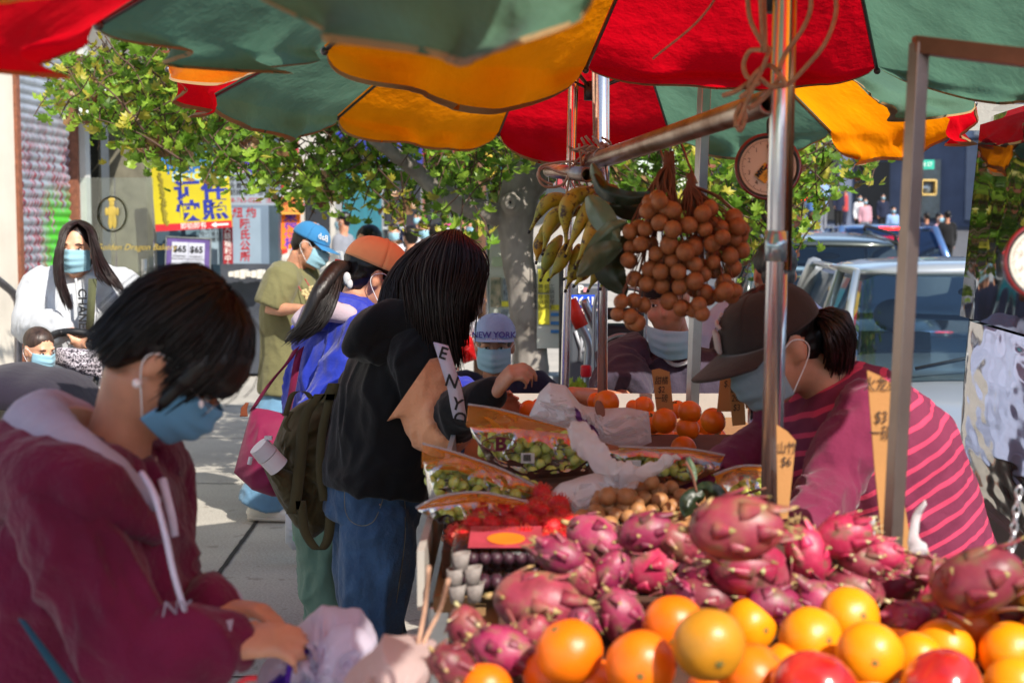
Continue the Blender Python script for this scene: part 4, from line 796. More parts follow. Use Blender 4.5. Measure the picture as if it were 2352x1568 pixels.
for p_ in ([(1362, 100), (1363, 220), (1365, 320)], [(1369, 100), (1370, 220), (1368, 330)], [(1345, 385), (1300, 400), (1255, 385), (1235, 400), (1250, 428), (1290, 425), (1310, 395)], [(1320, 370), (1270, 375), (1240, 385), (1242, 410), (1270, 425)], [(1312, 120), (1310, 250), (1308, 400), (1295, 470)], [(1330, 330), (1335, 390), (1320, 420), (1345, 430)]): rp.append(L2(p_, 3.68))
rope('frayed twine knotted where the long pipe meets the slim pole', rp)
rope('thin cord slanting across the red panel of the near umbrella', [[at(1720, -150, 2.3), at(1620, 30, 2.6), at(1500, 135, 2.9)]], .002)
rope('two pale cords hanging down by the stall corner to the knotted bag', [L2([(1030, 1330), (1010, 1400), (985, 1450), (962, 1500)], 1.75), L2([(985, 1300), (975, 1400), (960, 1480)], 1.75)], .003)
# ---------------- hanging scales ----------------
RC = M('scale_red', '#7c1118', .3, .15, 10, .05, coat=.5); FACE = M('scale_face', '#ddd3c6', .5, .05, 5, 0)
def scale(label, c, r, digits=True, tilt=0.0):
    t_ = thing('hanging_scale', label, 'scale', c, 'hanging dial scales'); ax = V((-.05, -1, .08)).normalized(); x = V((0, 0, 1)).cross(ax)*-1; x = V((1, -.05, 0)).normalized(); u = ax.cross(x)*1; u = x.cross(-ax)*-1 if False else V((0, .08, 1)).normalized()
    mb = MB(); mb.lathe([(.3*r, -.55*r), (.92*r, -.5*r), (r, -.1*r), (1.02*r, .02*r), (.99*r, .07*r), (.93*r, .06*r)], c, ax, 40); add('case', mb, RC, t_)
    mb = MB(); mb.lathe([(.95*r, .05*r), (.93*r, .08*r), (.87*r, .03*r), (.855*r, -.02*r)], c, ax, 40); add('bezel', mb, M('scale_bezel', '#1c1614', .3, .2, 10, .05), t_)
    mb = MB(); mb.lathe([(.87*r, -.01*r), (.001, -.01*r)], c, ax, 40); add('dial', mb, FACE, t_)
    P = lambda a, q, off=.004: c+ax*off+(x*sin(a)+u*cos(a))*q*r
    mb = MB()
    for k in range(100):
        a = -2*pi*k/100; q = .7 if k % 5 == 0 else .76; p0, p1 = P(a, q, .003), P(a, .8, .003); w2 = (x*cos(a)-u*sin(a))*.0005; mb.poly([p0-w2, p1-w2, p1+w2, p0+w2])
    add('tick_marks', mb, BLKI, t_, smooth=False)
    for k in range(10):
        text(str(k), .19*r, BLKI, P(-2*pi*k/10, .6, .003), x, u, t_, name='numeral')
    mb = MB(); mb.tube([P(0, -.1, .006), P(0, .72, .006)], .0016, 6); mb.ell(P(0, 0, .006), (.006, .004, .006)); add('needle', mb, REDI, t_)
    q = P(pi*1.15, .22, .0045); sx_ = (x*.75-u*.62).normalized(); su = (x*.62+u*.75).normalized(); mb = MB(); plate(mb, q, sx_, su, .42*r, .5*r, .001); stk_ = add('sticker', mb, M('sticker_yellow', '#d9a51a', .5, .08), t_, smooth=False)
    text('NYC', .17*r, BLKI, q-sx_*.12*r-su*.05*r, su, -sx_, t_, off=.0015, weight=.0012)
    text('TESTED\nAPPROVED', .06*r, BLKI, q+sx_*.08*r, su, -sx_, t_, off=.0015)
    mb = MB(); mb.tube(sm([c+V((0, 0, r)), c+V((0, 0, r+.025)), c+V((.008, 0, r+.035)), c+V((0, 0, r+.05)), c+V((-.004, 0, r+.09))]), .004, 8); mb.tube(sm([c+V((0, 0, -r)), c+V((0, 0, -r-.02)), c+V((.012, 0, -r-.03)), c+V((0, 0, -r-.045)), c+V((-.01, 0, -r-.03))]), .005, 8); add('hook', mb, BLKP, t_)
    return t_
scale('round dial scale with yellow NYC sticker hanging behind the chrome pole', at(1764, 383, 3.0), .069)
scale('second dial scale cut off by the right edge', at(2398, 600, 2.1), .058)
CH = M('chain_metal', '#6f6b68', .3, .1, 10, 0, metal=1)
def chain(label, a, b, sz=.009, mat=None, r=.0011):
    a, b = V(a), V(b); n = int((b-a).length/(sz*1.35)); d = (b-a).normalized(); u, w_ = perp(d); t_ = thing('chain', label, 'chain', a); mb = MB()
    for k in range(n):
        c = a+d*(k+.5)*sz*1.35; q = u if k % 2 else w_; ring = [c+d*cos(2*pi*j/8)*sz*.95+q*sin(2*pi*j/8)*sz*.5 for j in range(9)]; mb.tube(ring, r, 4, False)
    add('links', mb, mat or CH, t_)
chain('dark thin chain hanging from the post behind the vendor cap', at(1738, 575, 3.2), at(1640, 770, 3.2))
chain('silver chain holding the scale pan at the right edge', at(2342, 1120, 1.9), at(2316, 1312, 1.9), .009, chrome, .0016)
sp_ = thing('scale_pan', 'steel scoop pan hanging on the silver chain at the right edge', 'pan', at(2335, 1330, 1.85)); mb = MB(); c = at(2405, 1325, 1.85); mb.lathe([(.001, -.045), (.04, -.043), (.058, -.02), (.064, 0), (.067, .003)], c, (0, -.05, 1), 30); add('dish', mb, M('pan_steel', '#8d959c', .35, .15, 25, .3, metal=.9), sp_, solid=.001)
# ---------------- fruit ----------------
def dimp(rad, seed, dim=.05):
    mb = MB(); mb.ell((0, 0, 0), (rad, rad, rad*.95), nu=28, nv=18)
    for i, v in enumerate(mb.v):
        th = v.normalized(); k = exp(-((1-th.z)*14)**1.3)*dim; mb.v[i] = v*(1-k+.025*noise.noise(th*1.7+V((seed, 0, 0))))
    return mb
def orangemat(name, col, alt):
    t = NT(name); c = t.ramp(t.noise(9, 3), [(.35, lin(col)), (.65, lin(alt))]); t.link(c, t.b.inputs[0]); t.b.inputs['Roughness'].default_value = .36; t.b.inputs['Subsurface Weight'].default_value = .08; t.b.inputs['Subsurface Radius'].default_value = (.01, .004, .001)
    v = t.node('ShaderNodeTexVoronoi'); v.inputs['Scale'].default_value = 420; t.link(t.coord(), v.inputs[0]); t.link(t.bump(v.outputs[0], .25, .001), t.b.inputs['Normal']); return t.m
OM = [orangemat('orange_peel', '#e86a06', '#f27c0a'), orangemat('orange_peel_sunlit', '#f28c06', '#fb9c0c'), orangemat('orange_peel_dull', '#b07a1c', '#cf8a1a')]  # second peel has the sunlight on the right-hand oranges put into its colour
OP = []
STEMG = M('stem_green', '#5a5a2c', .7, .3, 60, .3)
def orange_proto(k):
    r = thing('orange', '', 'orange', (0, 0, 0)); add('peel', dimp(.041, k), OM[k], r)
    mb = MB(); mb.ell((0, 0, .0365), (.0035, .0035, .0015), nu=8, nv=5)
    for a in range(5): mb.ell((.0035*cos(a*1.26), .0035*sin(a*1.26), .0368), (.003, .0015, .001), Matrix.Rotation(a*1.26, 3, 'Z'), 6, 4)
    add('stem_button', mb, STEMG, r); return r
for k in range(3): OP.append(orange_proto(k))
ORL = [  # px, py, radius px, kind, tilt, label
 (1307, 1497, 80, 0, (.55, .2), 'orange with green button facing up, leftmost of the big front oranges'),
 (1265, 1552, 68, 0, (.3, 0), 'orange half under the leftmost big orange'),
 (1115, 1580, 64, 0, (.4, 0), 'lone orange lowest at the left end of the heap'),
 (1352, 1572, 68, 0, (.9, .3), 'low orange at the bottom edge right of the leftmost pair'),
 (1472, 1528, 83, 0, (1.6, .2), 'large orange left of the dull brownish one'),
 (1548, 1438, 74, 0, (1.9, .4), 'orange touching the dragonfruits behind the dull one'),
 (1629, 1480, 86, 2, (1.9, 0), 'dull brownish orange, the largest in the middle front'),
 (1722, 1436, 64, 1, (1.5, .8), 'sunlit orange directly behind the dull brownish one'),
 (1730, 1556, 82, 0, (.6, -.6), 'deep orange fruit between the dull one and the first tomato'),
 (1862, 1468, 76, 1, (1.3, .5), 'sunlit orange standing above the first tomato'),
 (1812, 1536, 66, 1, (1.8, .2), 'small lit orange tucked behind the first tomato'),
 (1950, 1418, 72, 1, (1.2, .5), 'topmost sunlit orange below the pale dragonfruits'),
 (1997, 1505, 80, 1, (1.5, .3), 'bright orange with the strongest highlight between the tomatoes'),
 (2070, 1462, 54, 1, (1.5, .3), 'small orange behind the brightest one'),
 (2105, 1512, 62, 1, (1.5, .3), 'orange right of the brightest one'),
 (2166, 1492, 72, 1, (1.5, .3), 'orange above the second tomato'),
 (2230, 1438, 70, 0, (1.7, .3), 'shaded sided orange highest at the right end'),
 (2322, 1500, 74, 1, (1.4, .3), 'orange second from the right edge'),
 (2330, 1578, 72, 1, (1.4, .3), 'yellow orange in the bottom right corner'),
 (1990, 1590, 60, 0, (1.4, .3), 'orange at the bottom edge between the tomatoes'), (1640, 1600, 70, 0, (1.4, .3), 'orange under the dull brownish one'), (2400, 1470, 70, 1, (1.4, .3), 'orange cut by the right edge')]
used = set()
for px, py, r_, k, tl, lb in ORL:
    Y = min(FPX*.041/r_, .545*FPX/(py-520)); s_ = r_*Y/FPX/.041; c = at(px, py, Y); o = OP[k] if k not in used else dup(OP[k], c); used.add(k)
    o.scale = (s_,)*3; o.location = c; o.rotation_euler = (tl[0], tl[1], rnd.uniform(0, 6)) if tl[0] < 1 else (tl[0], tl[1], rnd.uniform(-.5, .5)); o['label'] = lb; o['group'] = 'oranges heaped at the front of the stall'
# red fruit
TOM = M('tomato_skin', '#a8141c', .18, .25, 18, .03, 60, coat=.4, alt='#d33a30'); tp = thing('tomato', '', 'tomato', (0, 0, 0))
mb = MB(); mb.ell((0, 0, 0), (.052, .052, .045), nu=32, nv=20)
for i, v in enumerate(mb.v): th = v.normalized(); a = atan2(th.y, th.x); mb.v[i] = v*(1+.018*sin(5*a)*abs(th.z))*(1-.16*exp(-((1-th.z)*12)))
add('skin', mb, TOM, tp); mb = MB()
for a in range(5): mb.tube(sm([V((0, 0, .038)), V((.012*cos(a*1.26), .012*sin(a*1.26), .041)), V((.024*cos(a*1.26), .024*sin(a*1.26), .044))]), [.002]*8+[.001]*5, 5)
mb.tube([(0, 0, .036), (.002, 0, .05)], .002, 6); add('calyx', mb, STEMG, tp)
for k, (px, py, r_, rot, lb) in enumerate(((1872, 1590, 108, (2.6, .5, 0), 'glossy dark red tomato left, with pale highlight'), (2160, 1588, 106, (2.2, -.4, 1), 'red tomato in the middle of the front row'), (2285, 1592, 92, (1.1, .3, 2), 'lighter red tomato touching the right side of the middle one'), (2060, 1630, 60, (.4, .3, 2), 'small tomato low between the two big ones'))):
    Y = FPX*.052/r_; c = at(px, py, Y); o = tp if k == 0 else dup(tp, c); o.location = c; o.rotation_euler = rot; o['label'] = lb; o['group'] = 'tomatoes along the bottom edge'
# dragonfruit
def dfmat(name, a, b, c_):
    t = NT(name); f = t.noise(16, 5); g = t.noise(38, 4)
    c = t.ramp(f, [(.3, a), (.5, b), (.72, c_)]); c = t.mix(t.ramp(g, [(.5, (0, 0, 0)), (.66, (.9, .9, .9))]), c, '#7d6048'); t.link(c, t.b.inputs[0]); t.b.inputs['Roughness'].default_value = .45
    t.b.inputs['Subsurface Weight'].default_value = .06; t.b.inputs['Subsurface Radius'].default_value = (.01, .003, .003); oi = t.node('ShaderNodeObjectInfo'); hs = t.node('ShaderNodeHueSaturation'); mr = t.node('ShaderNodeMapRange'); mr.inputs[3].default_value = .5; mr.inputs[4].default_value = 1.12; t.link(oi.outputs['Random'], mr.inputs[0]); t.link(mr.outputs[0], hs.inputs['Value']); t.link(c, hs.inputs['Color']); t.link(hs.outputs[0], t.b.inputs[0])
    t.link(t.bump(t.noise(45, 5), .4, .004), t.b.inputs['Normal']); return t.m
DB = [dfmat('dragonfruit_pink', '#a01f40', '#cc3560', '#d08088'), dfmat('dragonfruit_dull', '#6a2430', '#93384a', '#94604c'), dfmat('dragonfruit_purple', '#6e1a3a', '#982c54', '#9a5a6a')]
DT = M('dragonfruit_tip', '#8fa05a', .5, .3, 40, .2, alt='#d8c79a'); DTB = M('dragonfruit_tip_dry', '#8c8a4c', .6, .3, 40, .2, alt='#b99a6a')
def dragon(seed, kind, tipm):
    rr = random.Random(seed); r = thing('dragonfruit', '', 'dragonfruit', (0, 0, 0)); A, B = .062, .043
    mb = MB(); mb.ell((0, 0, 0), (A, B, B), nu=30, nv=20)
    def sf(u, a):  # u -1..1 along x
        rad = sqrt(max(0, 1-u*u))*B; return V((A*u, rad*cos(a), rad*sin(a)))
    for i, v in enumerate(mb.v): mb.v[i] = v*(1+.04*noise.noise(v*35+V((seed, 0, 0))))
    add('fruit_body', mb, DB[kind], r); mb = MB(); n = 15
    for k in range(n):
        u0 = -.93+1.75*k/n; a = k*2.4+rr.uniform(-.2, .2); ln = rr.uniform(.024, .042)*(1.25 if u0 > .5 else 1); wd = rr.uniform(.008, .015)
        p0 = sf(u0, a); nr = V((p0.x/A/A, p0.y/B/B, p0.z/B/B)).normalized(); tg = (V((1, 0, 0))-nr*nr.x).normalized(); sd = nr.cross(tg); lift = rr.uniform(-.1, .55)+max(0, u0)*.5
        prev = None; pt = p0-nr*.002; dr = tg.copy()
        for s_ in range(5):
            w_ = wd*(1, .95, .75, .42, .04)[s_]; row = (mb.p(pt-sd*w_), mb.p(pt+nr*.0035*(1 if s_ < 4 else 0)), mb.p(pt+sd*w_))
            if prev: mb.m = 0 if s_ < 4 else 1; mb.face((prev[0], prev[1], row[1], row[0])); mb.face((prev[1], prev[2], row[2], row[1]))
            prev = row; dr = (dr+nr*lift*.28).normalized(); pt = pt+dr*ln/4
    add('scale_flaps', mb, [DB[kind], tipm], r, solid=.0012); mb = MB()
    for k in range(5): mb.tube(sm([V((A*.97, 0, 0)), V((A+.008, .008*cos(k*1.3), .008*sin(k*1.3))), V((A+.02, .014*cos(k*1.3), .014*sin(k*1.3)))]), [.002]*8+[.0008]*5, 4)
    mb.tube([(-A, 0, 0), (-A-.012, .003, .003)], [.006, .004], 6); add('crown_end', mb, tipm, r); return r
DP = [dragon(1, 0, DT), dragon(2, 1, DTB), dragon(3, 2, DTB), dragon(4, 0, DTB), dragon(5, 1, DT)]
DL = [(1722, 1305, 102, 0, 195, 'bright pink dragonfruit, the sunniest one in the middle of the heap'),
 (1513, 1302, 84, 3, 160, 'pink dragonfruit half lit left of the brightest one'), (1372, 1242, 80, 2, 30, 'purple dragonfruit on top above the dark one'),
 (1236, 1384, 108, 1, 5, 'large dull brown red dragonfruit at the left of the heap'), (1155, 1492, 80, 2, 20, 'dim dragonfruit low behind the lone orange'),
 (1430, 1418, 78, 2, 60, 'round looking dragonfruit between the first oranges'), (1690, 1212, 112, 1, -5, 'long shaded dragonfruit on the top row before the vendor arm'),
 (1855, 1272, 74, 3, 250, 'pale dragonfruit with white highlight behind the brightest one'), (1935, 1232, 72, 0, 340, 'pink dragonfruit with green tips on the top row'),
 (2065, 1335, 80, 0, 330, 'pink dragonfruit with curled pale tips right of the middle'), (1965, 1352, 70, 4, 200, 'brownish dragonfruit left of the curled one'),
 (2245, 1335, 112, 1, 335, 'big dark dragonfruit near the right edge'), (1612, 1372, 82, 4, 185, 'dragonfruit with bleached top behind the oranges'),
 (1285, 1275, 64, 2, 200, 'small dim dragonfruit beside the clear boxes'), (1890, 1388, 70, 2, 220, 'dim dragonfruit under the pale ones'),
 (1405, 1312, 58, 2, 120, 'small purple dragonfruit between two bigger ones'), (2140, 1400, 60, 3, 300, 'dragonfruit showing its frilly crown above the oranges'), (2330, 1400, 76, 1, 10, 'dim dragonfruit cut by the right edge'),
 (1480, 1222, 66, 2, 340, 'dragonfruit at the back next to the longan pile'), (1040, 1530, 66, 1, 40, 'dragonfruit lowest at the left corner of the stall'), (1075, 1450, 66, 4, 70, 'greenish dragonfruit leaning on the stall edge'), (2020, 1270, 60, 3, 10, 'dragonfruit half hidden by the steel frame'), (1780, 1390, 70, 2, 10, 'deep dragonfruit in the gap over the lit orange'),
 (1560, 1245, 62, 1, 30, 'brown red dragonfruit wedged at the back beside the long shaded one'), (1610, 1300, 58, 2, 150, 'small dark dragonfruit touching the left tip of the brightest one'), (1330, 1320, 60, 1, 60, 'dull dragonfruit right of the small white packs'), (1330, 1440, 62, 2, 100, 'dark dragonfruit sunk behind the first big orange'), (2150, 1320, 62, 1, 200, 'brown dragonfruit left of the big dark one at the right'), (1830, 1340, 58, 1, 300, 'brownish dragonfruit right of the brightest one'), (2080, 1420, 60, 2, 170, 'dark dragonfruit low behind the topmost oranges'), (1980, 1285, 62, 4, 20, 'dull dragonfruit left of the steel frame foot'), (1215, 1455, 58, 1, 320, 'small brown dragonfruit behind the lone orange'), (1570, 1378, 55, 2, 240, 'deep purple dragonfruit above the orange next to the dull one')]
used = set()
for px, py, a_, k, ang, lb in DL:
    Y = max(1.72, FPX*.062/a_) if a_ > 75 else 2.0; Y = min(Y, 2.25, .52*FPX/(py-520)); sc = a_*Y/FPX/.062; c = at(px, py, Y)
    o = DP[k] if k not in used else dup(DP[k], c); used.add(k); o.location = c; o.scale = (sc,)*3
    o.rotation_euler = (Matrix.Rotation(R(rnd.uniform(-22, 22)), 4, 'Z') @ Matrix.Rotation(R(ang), 4, 'Y') @ Matrix.Rotation(rnd.uniform(0, 6), 4, 'X')).to_euler(); o['label'] = lb; o['group'] = 'dragonfruits heaped behind the oranges'
# trays carrying the heaps
for (x, y, z, sx_, sy, sz, lb) in ((.36, 1.68, TZ, .72, .5, .02, 'cardboard tray under the oranges'), (.36, 2.13, TZ, .76, .36, .03, 'cardboard tray under the dragonfruits'), (.07, 2.52, TZ, .38, .28, .05, 'shallow tray under the rambutans'), (.45, 2.55, TZ, .3, .36, .05, 'shallow tray under the loose longans'), (.1, 3.02, TZ, .42, .5, .06, 'tray under the bags of green grapes'), (.5, 3.62, TZ, .4, .5, .03, 'tray under the tangerines')):
    mb = MB(); mb.box((x, y, z+sz/2+.002), (sx_, sy, sz)); tag(add('fruit_tray', mb, M('dark_tray', '#4a2f22', .9, .3, 12, .2), loc=(x, y, z), bevel=.004, smooth=False), lb, 'tray', 'trays on the stall')
# rambutans
rp_ = []
RB = M('rambutan_skin', '#c8141f', .6, .3, 60, .3); RS = M('rambutan_hair', '#c41c2c', .5, .3, 60, 0, alt='#cf5a34')
def rambutan(seed):
    rr = random.Random(seed); r = thing('rambutan', '', 'rambutan', (0, 0, 0)); mb = MB(); mb.ell((0, 0, 0), (.019, .019, .022), nu=14, nv=10); add('skin', mb, RB, r); mb = MB()
    for k in range(150):
        z = 1-2*(k+.5)/150; a = k*2.4; q = sqrt(1-z*z); n = V((q*cos(a), q*sin(a), z)); p0 = V((n.x*.0185, n.y*.0185, n.z*.0215)); t1 = V((rr.gauss(0, 1), rr.gauss(0, 1), rr.gauss(0, 1))); t1 = (t1-n*t1.dot(n)).normalized()
        ln = rr.uniform(.005, .009); mb.tube([p0, p0+n*ln*.6+t1*ln*.15, p0+n*ln+t1*ln*.6], [.001, .0008, .0002], 3, False)
    add('hairs', mb, RS, r, smooth=False); return r
RP = [rambutan(k) for k in range(3)]; used = set(); k = 0
RL = [(x, 1240+rnd.uniform(-5, 5), 2.36) for x in range(1065, 1330, 47)]+[(x, 1208+rnd.uniform(-5, 5), 2.44) for x in range(1085, 1330, 45)]+[(x, 1178+rnd.uniform(-4, 4), 2.52) for x in range(1110, 1330, 44)]+[(1245, 1136, 2.62), (1258, 1158, 2.58), (1230, 1166, 2.56), (1290, 1186, 2.5), (1282, 1160, 2.55), (1050, 1228, 2.42)]
for px, py, Y in RL:
    i = k % 3; c = at(px, py, Y); o = RP[i] if i not in used else dup(RP[i], c); used.add(i); o.location = c; o.rotation_euler = (rnd.uniform(0, 6), rnd.uniform(0, 6), 0); s_ = rnd.uniform(.85, 1.0); o.scale = (s_,)*3
    o['label'] = 'red hairy rambutan in the %s row of the heap' % ('front' if py > 1228 else 'second' if py > 1196 else 'third' if py > 1170 else 'topmost'); o['group'] = 'rambutans heaped beside the clear boxes'; k += 1
# longans
def lmat(name, a, b):
    t = NT(name); c = t.ramp(t.noise(60, 4), [(.3, a), (.7, b)]); t.link(c, t.b.inputs[0]); t.b.inputs['Roughness'].default_value = .55; v = t.node('ShaderNodeTexVoronoi'); v.inputs['Scale'].default_value = 260; t.link(t.coord(), v.inputs[0]); t.link(t.bump(v.outputs[0], .3, .001), t.b.inputs['Normal']); return t.m
LG = lmat('longan_skin', '#7d4a28', '#a5683c'); LGD = lmat('longan_skin_dull', '#8a5e38', '#a8794c'); TWG = M('longan_twig', '#6e4434', .8, .2, 40, .3)
lgm = {}
def longan_mesh(mat, rad, nm):
    mb = MB(); mb.ell((0, 0, 0), (rad, rad, rad*.96), nu=20, nv=14); me = bpy.data.meshes.new(nm); me.from_pydata([tuple(q) for q in mb.v], [], mb.f); me.materials.append(mat); me.polygons.foreach_set('use_smooth', [True]*len(me.polygons)); return me
def inpoly(x, y, P):
    c = False
    for (x0, y0), (x1, y1) in zip(P, P[1:]+P[:1]):
        if (y0 > y) != (y1 > y) and x < (x1-x0)*(y-y0)/(y1-y0)+x0: c = not c
    return c
lb_ = thing('longan_bunch', 'large hanging bunch of brown longans beside the bananas', 'longan bunch', at(1560, 380, 2.78)); me = longan_mesh(LG, .0178, 'longan')
POL = [(1490, 455), (1520, 450), (1560, 500), (1630, 478), (1700, 500), (1712, 560), (1690, 610), (1668, 640), (1690, 680), (1640, 680), (1610, 715), (1560, 710), (1540, 700), (1500, 665), (1460, 655), (1440, 600), (1440, 530), (1475, 500)]
pts = []; tail = [(1427, 693, 2.7), (1419, 722, 2.7), (1447, 727, 2.7), (1464, 741, 2.71), (1456, 690, 2.72), (1478, 700, 2.73), (1455, 738, 2.75), (1500, 400+75, 2.74), (1532, 480, 2.73), (1510, 455, 2.76), (1660, 545, 2.7), (1695, 520, 2.74), (1612, 720, 2.7), (1400+205, 700, 2.7), (1665, 668, 2.7), (1688, 668, 2.71)]
tr0 = 0
while len(pts) < 84 and tr0 < 60000:
    tr0 += 1; x, y = lr.uniform(1425, 1720), lr.uniform(440, 730)
    if not inpoly(x, y, POL): continue
    lay = lr.choice((0, 0, 1)); Y = 2.70+.05*lay+.0015*abs(x-1570)*.3+lr.uniform(-.012, .012); p_ = at(x, y, Y)
    if all((p_-q).length > .0295 for q in pts): pts.append(p_)
pts += [at(*q) for q in tail]
for p_ in pts: o = bpy.data.objects.new('longan', me); COL.objects.link(o); o.parent = lb_; o.location = p_-lb_.location; o.rotation_euler = (lr.uniform(0, 6), lr.uniform(0, 6), 0); s_ = lr.uniform(.8, 1.03); o.scale = (s_,)*3
mb = MB(); hubs = [at(1535, 375, 2.84), at(1585, 425, 2.8)]
for p_ in pts:
    h0 = hubs[0] if p_.x < at(1570, 0, 2.78).x else hubs[1]; m_ = (h0+p_)/2+V((lr.uniform(-.015, .015), .02, .01)); mb.tube(sm([h0, m_, p_+V((0, 0, .012))], 4), interp([.0032, .0018, .0012], 9), 4, False)
for h0 in hubs:
    for k in range(8): mb.tube(sm([h0+V((lr.uniform(-.01, .01), 0, .03*lr.random())), h0+V((lr.uniform(-.02, .02), 0, -.05))], 3), .004, 5)
add('twigs', mb, TWG, lb_)
LFM = M('glossy_leaf', '#4a5f45', .35, .2, 14, .15, alt='#6a7d68'); LFD = M('dark_leaf', '#1f2c18', .4, .3, 14, .15)
def bigleaf(parent, pxs, Y0, Y1, wd, mat, nm='leaf'):
    P = sm([at(x, y, Y0+(Y1-Y0)*i/(len(pxs)-1)) for i, (x, y) in enumerate(pxs)], 6); n = len(P)-1; mb = MB()
    def f(u, v):
        q = u*n; i = min(int(q), n-1); c = P[i].lerp(P[i+1], q-i); d = (P[i+1]-P[i]).normalized(); s_ = d.cross(V((0, 1, .3))).normalized(); w_ = wd*sin(pi*min(1, u*.96+.04))**.7*(v-.5)*2
        return c+s_*w_+V((0, abs(v-.5)*.02+.006*noise.noise(V((u*5, v*3, wd*99))), 0))
    mb.grid(f, 24, 6); return add(nm, mb, mat, parent)
for a_ in (([(1350, 450), (1385, 500), (1425, 555)], 2.85, 2.78, .026, LFM), ([(1430, 565), (1375, 590), (1325, 635)], 2.78, 2.7, .026, LFM), ([(1365, 400), (1390, 440), (1450, 455), (1520, 440)], 2.9, 2.8, .017, LFD), ([(1445, 545), (1400, 610), (1440, 680)], 2.82, 2.8, .033, LFD), ([(1440, 510), (1400, 530), (1340, 585)], 2.8, 2.78, .017, LFM), ([(1360, 375), (1378, 420), (1400, 450)], 2.95, 2.9, .014, LFM), ([(1500, 470), (1450, 480), (1400, 470)], 2.9, 2.85, .024, LFD)): bigleaf(lb_, *a_)
# loose longan pile: each counts, on the tray
ld = longan_mesh(LGD, .0148, 'longan_loose'); pts = []; PIL = [(1328, 1215), (1335, 1180), (1370, 1150), (1400, 1130), (1440, 1140), (1490, 1110), (1540, 1115), (1600, 1140), (1625, 1180), (1600, 1220), (1500, 1225), (1400, 1235)]; tr0 = 0
while len(pts) < 62 and tr0 < 40000:
    tr0 += 1; x, y = lr.uniform(1325, 1630), lr.uniform(1100, 1240)
    if not inpoly(x, y, PIL): continue
    p_ = at(x, y, 2.62-(y-1105)*.0018+lr.uniform(-.01, .01))
    if all((p_-q).length > .0262 for q in pts): pts.append(p_)
pts += [at(1497, 1107, 2.55), at(1395, 1140, 2.5), at(1436, 1141, 2.5)]
for p_ in pts:
    o = bpy.data.objects.new('longan', ld); COL.objects.link(o); o.location = p_; o.rotation_euler = (lr.uniform(0, 6), lr.uniform(0, 6), 0); s_ = lr.uniform(.92, 1.15); o.scale = (s_,)*3
    tag(o, 'dusty brown loose longan in the pile behind the dragonfruits', 'longan', 'loose longans piled on the stall')
lt = thing('longan_twig', 'bare longan twigs with green leaves lying on the loose pile', 'twig', at(1600, 1150, 2.5)); mb = MB()
for a_ in ([(1540, 1200), (1600, 1170), (1660, 1140)], [(1590, 1150), (1640, 1180), (1680, 1160)], [(1620, 1200), (1700, 1140), (1760, 1120)], [(1600, 1130), (1590, 1090), (1575, 1060)]): mb.tube(sm([at(x, y, 2.42) for x, y in a_]), .0025, 6)
add('twigs', mb, TWG, lt)
for a_ in (([(1580, 1050), (1590, 1080), (1600, 1110)], 2.45, 2.42, .008, LFM), ([(1620, 1140), (1590, 1150), (1570, 1190)], 2.42, 2.4, .02, LFD), ([(1600, 1120), (1640, 1130), (1680, 1170)], 2.44, 2.42, .016, LFD)): bigleaf(lt, *a_)
# bananas
t = NT('banana_skin'); c = t.ramp(t.noise(12, 3), [(.3, '#6f7d26'), (.5, '#a89a30'), (.7, '#c48f28')]); c = t.mix(t.ramp(t.noise(45, 5), [(.52, (0, 0, 0)), (.62, (1, 1, 1))]), c, '#4a3520'); t.link(c, t.b.inputs[0]); t.b.inputs['Roughness'].default_value = .5; t.link(t.bump(t.noise(40, 4), .2, .003), t.b.inputs['Normal']); BAN = t.m
bb = thing('banana_bunch', 'bunch of stubby green and yellow bananas hanging by the tree', 'banana bunch', at(1350, 440, 3.5)); mb = MB()
mb.tube(sm([at(1395, 420, 3.5), at(1370, 440, 3.5), at(1340, 465, 3.5)]), [.02]*13, 8); mb.ell(at(1400, 450, 3.48), (.03, .02, .03)); add('stalk', mb, M('stalk_brown', '#8a5a2c', .7, .3, 30, .3), bb)
BL = [((1330, 470), (1262, 462), (1217, 530), 21, 3.5), ((1345, 478), (1272, 500), (1247, 580), 21, 3.46), ((1365, 432), (1305, 470), (1300, 560), 24, 3.42), ((1385, 440), (1345, 490), (1300, 585), 21, 3.4), ((1395, 460), (1365, 520), (1322, 612), 22, 3.38), ((1290, 540), (1262, 590), (1243, 640), 19, 3.5), ((1310, 550), (1290, 600), (1262, 640), 19, 3.46), ((1330, 560), (1322, 610), (1300, 665), 19, 3.48), ((1345, 570), (1345, 620), (1320, 655), 19, 3.43), ((1365, 570), (1372, 620), (1352, 665), 18, 3.46), ((1385, 570), (1395, 615), (1380, 660), 18, 3.43), ((1265, 520), (1240, 560), (1232, 600), 18, 3.55), ((1400, 560), (1422, 600), (1415, 645), 18, 3.46), ((1400, 480), (1400, 540), (1360, 600), 20, 3.45), ((1300, 490), (1255, 530), (1240, 570), 19, 3.58), ((1320, 600), (1318, 630), (1298, 640), 17, 3.52)]
for k, (a_, b_, c_, r_, Y) in enumerate(BL):
    P = sm([at(*a_, Y+.03), at(*b_, Y), at(*c_, Y)], 8); rr = interp([.25, .75, 1, 1, .95, .7, .25, .2], len(P)); R0 = r_*Y/FPX; mb = MB(); mb.tube(P, [q*R0 for q in rr], 6 if k % 3 == 0 else 7, round_=False); add('banana', mb, BAN, bb, sub=1)
    mb = MB(); mb.tube([P[-1], P[-1]+(P[-1]-P[-2]).normalized()*.008], [.0045, .0035], 6); add('banana_tip', mb, BLKP, bb)
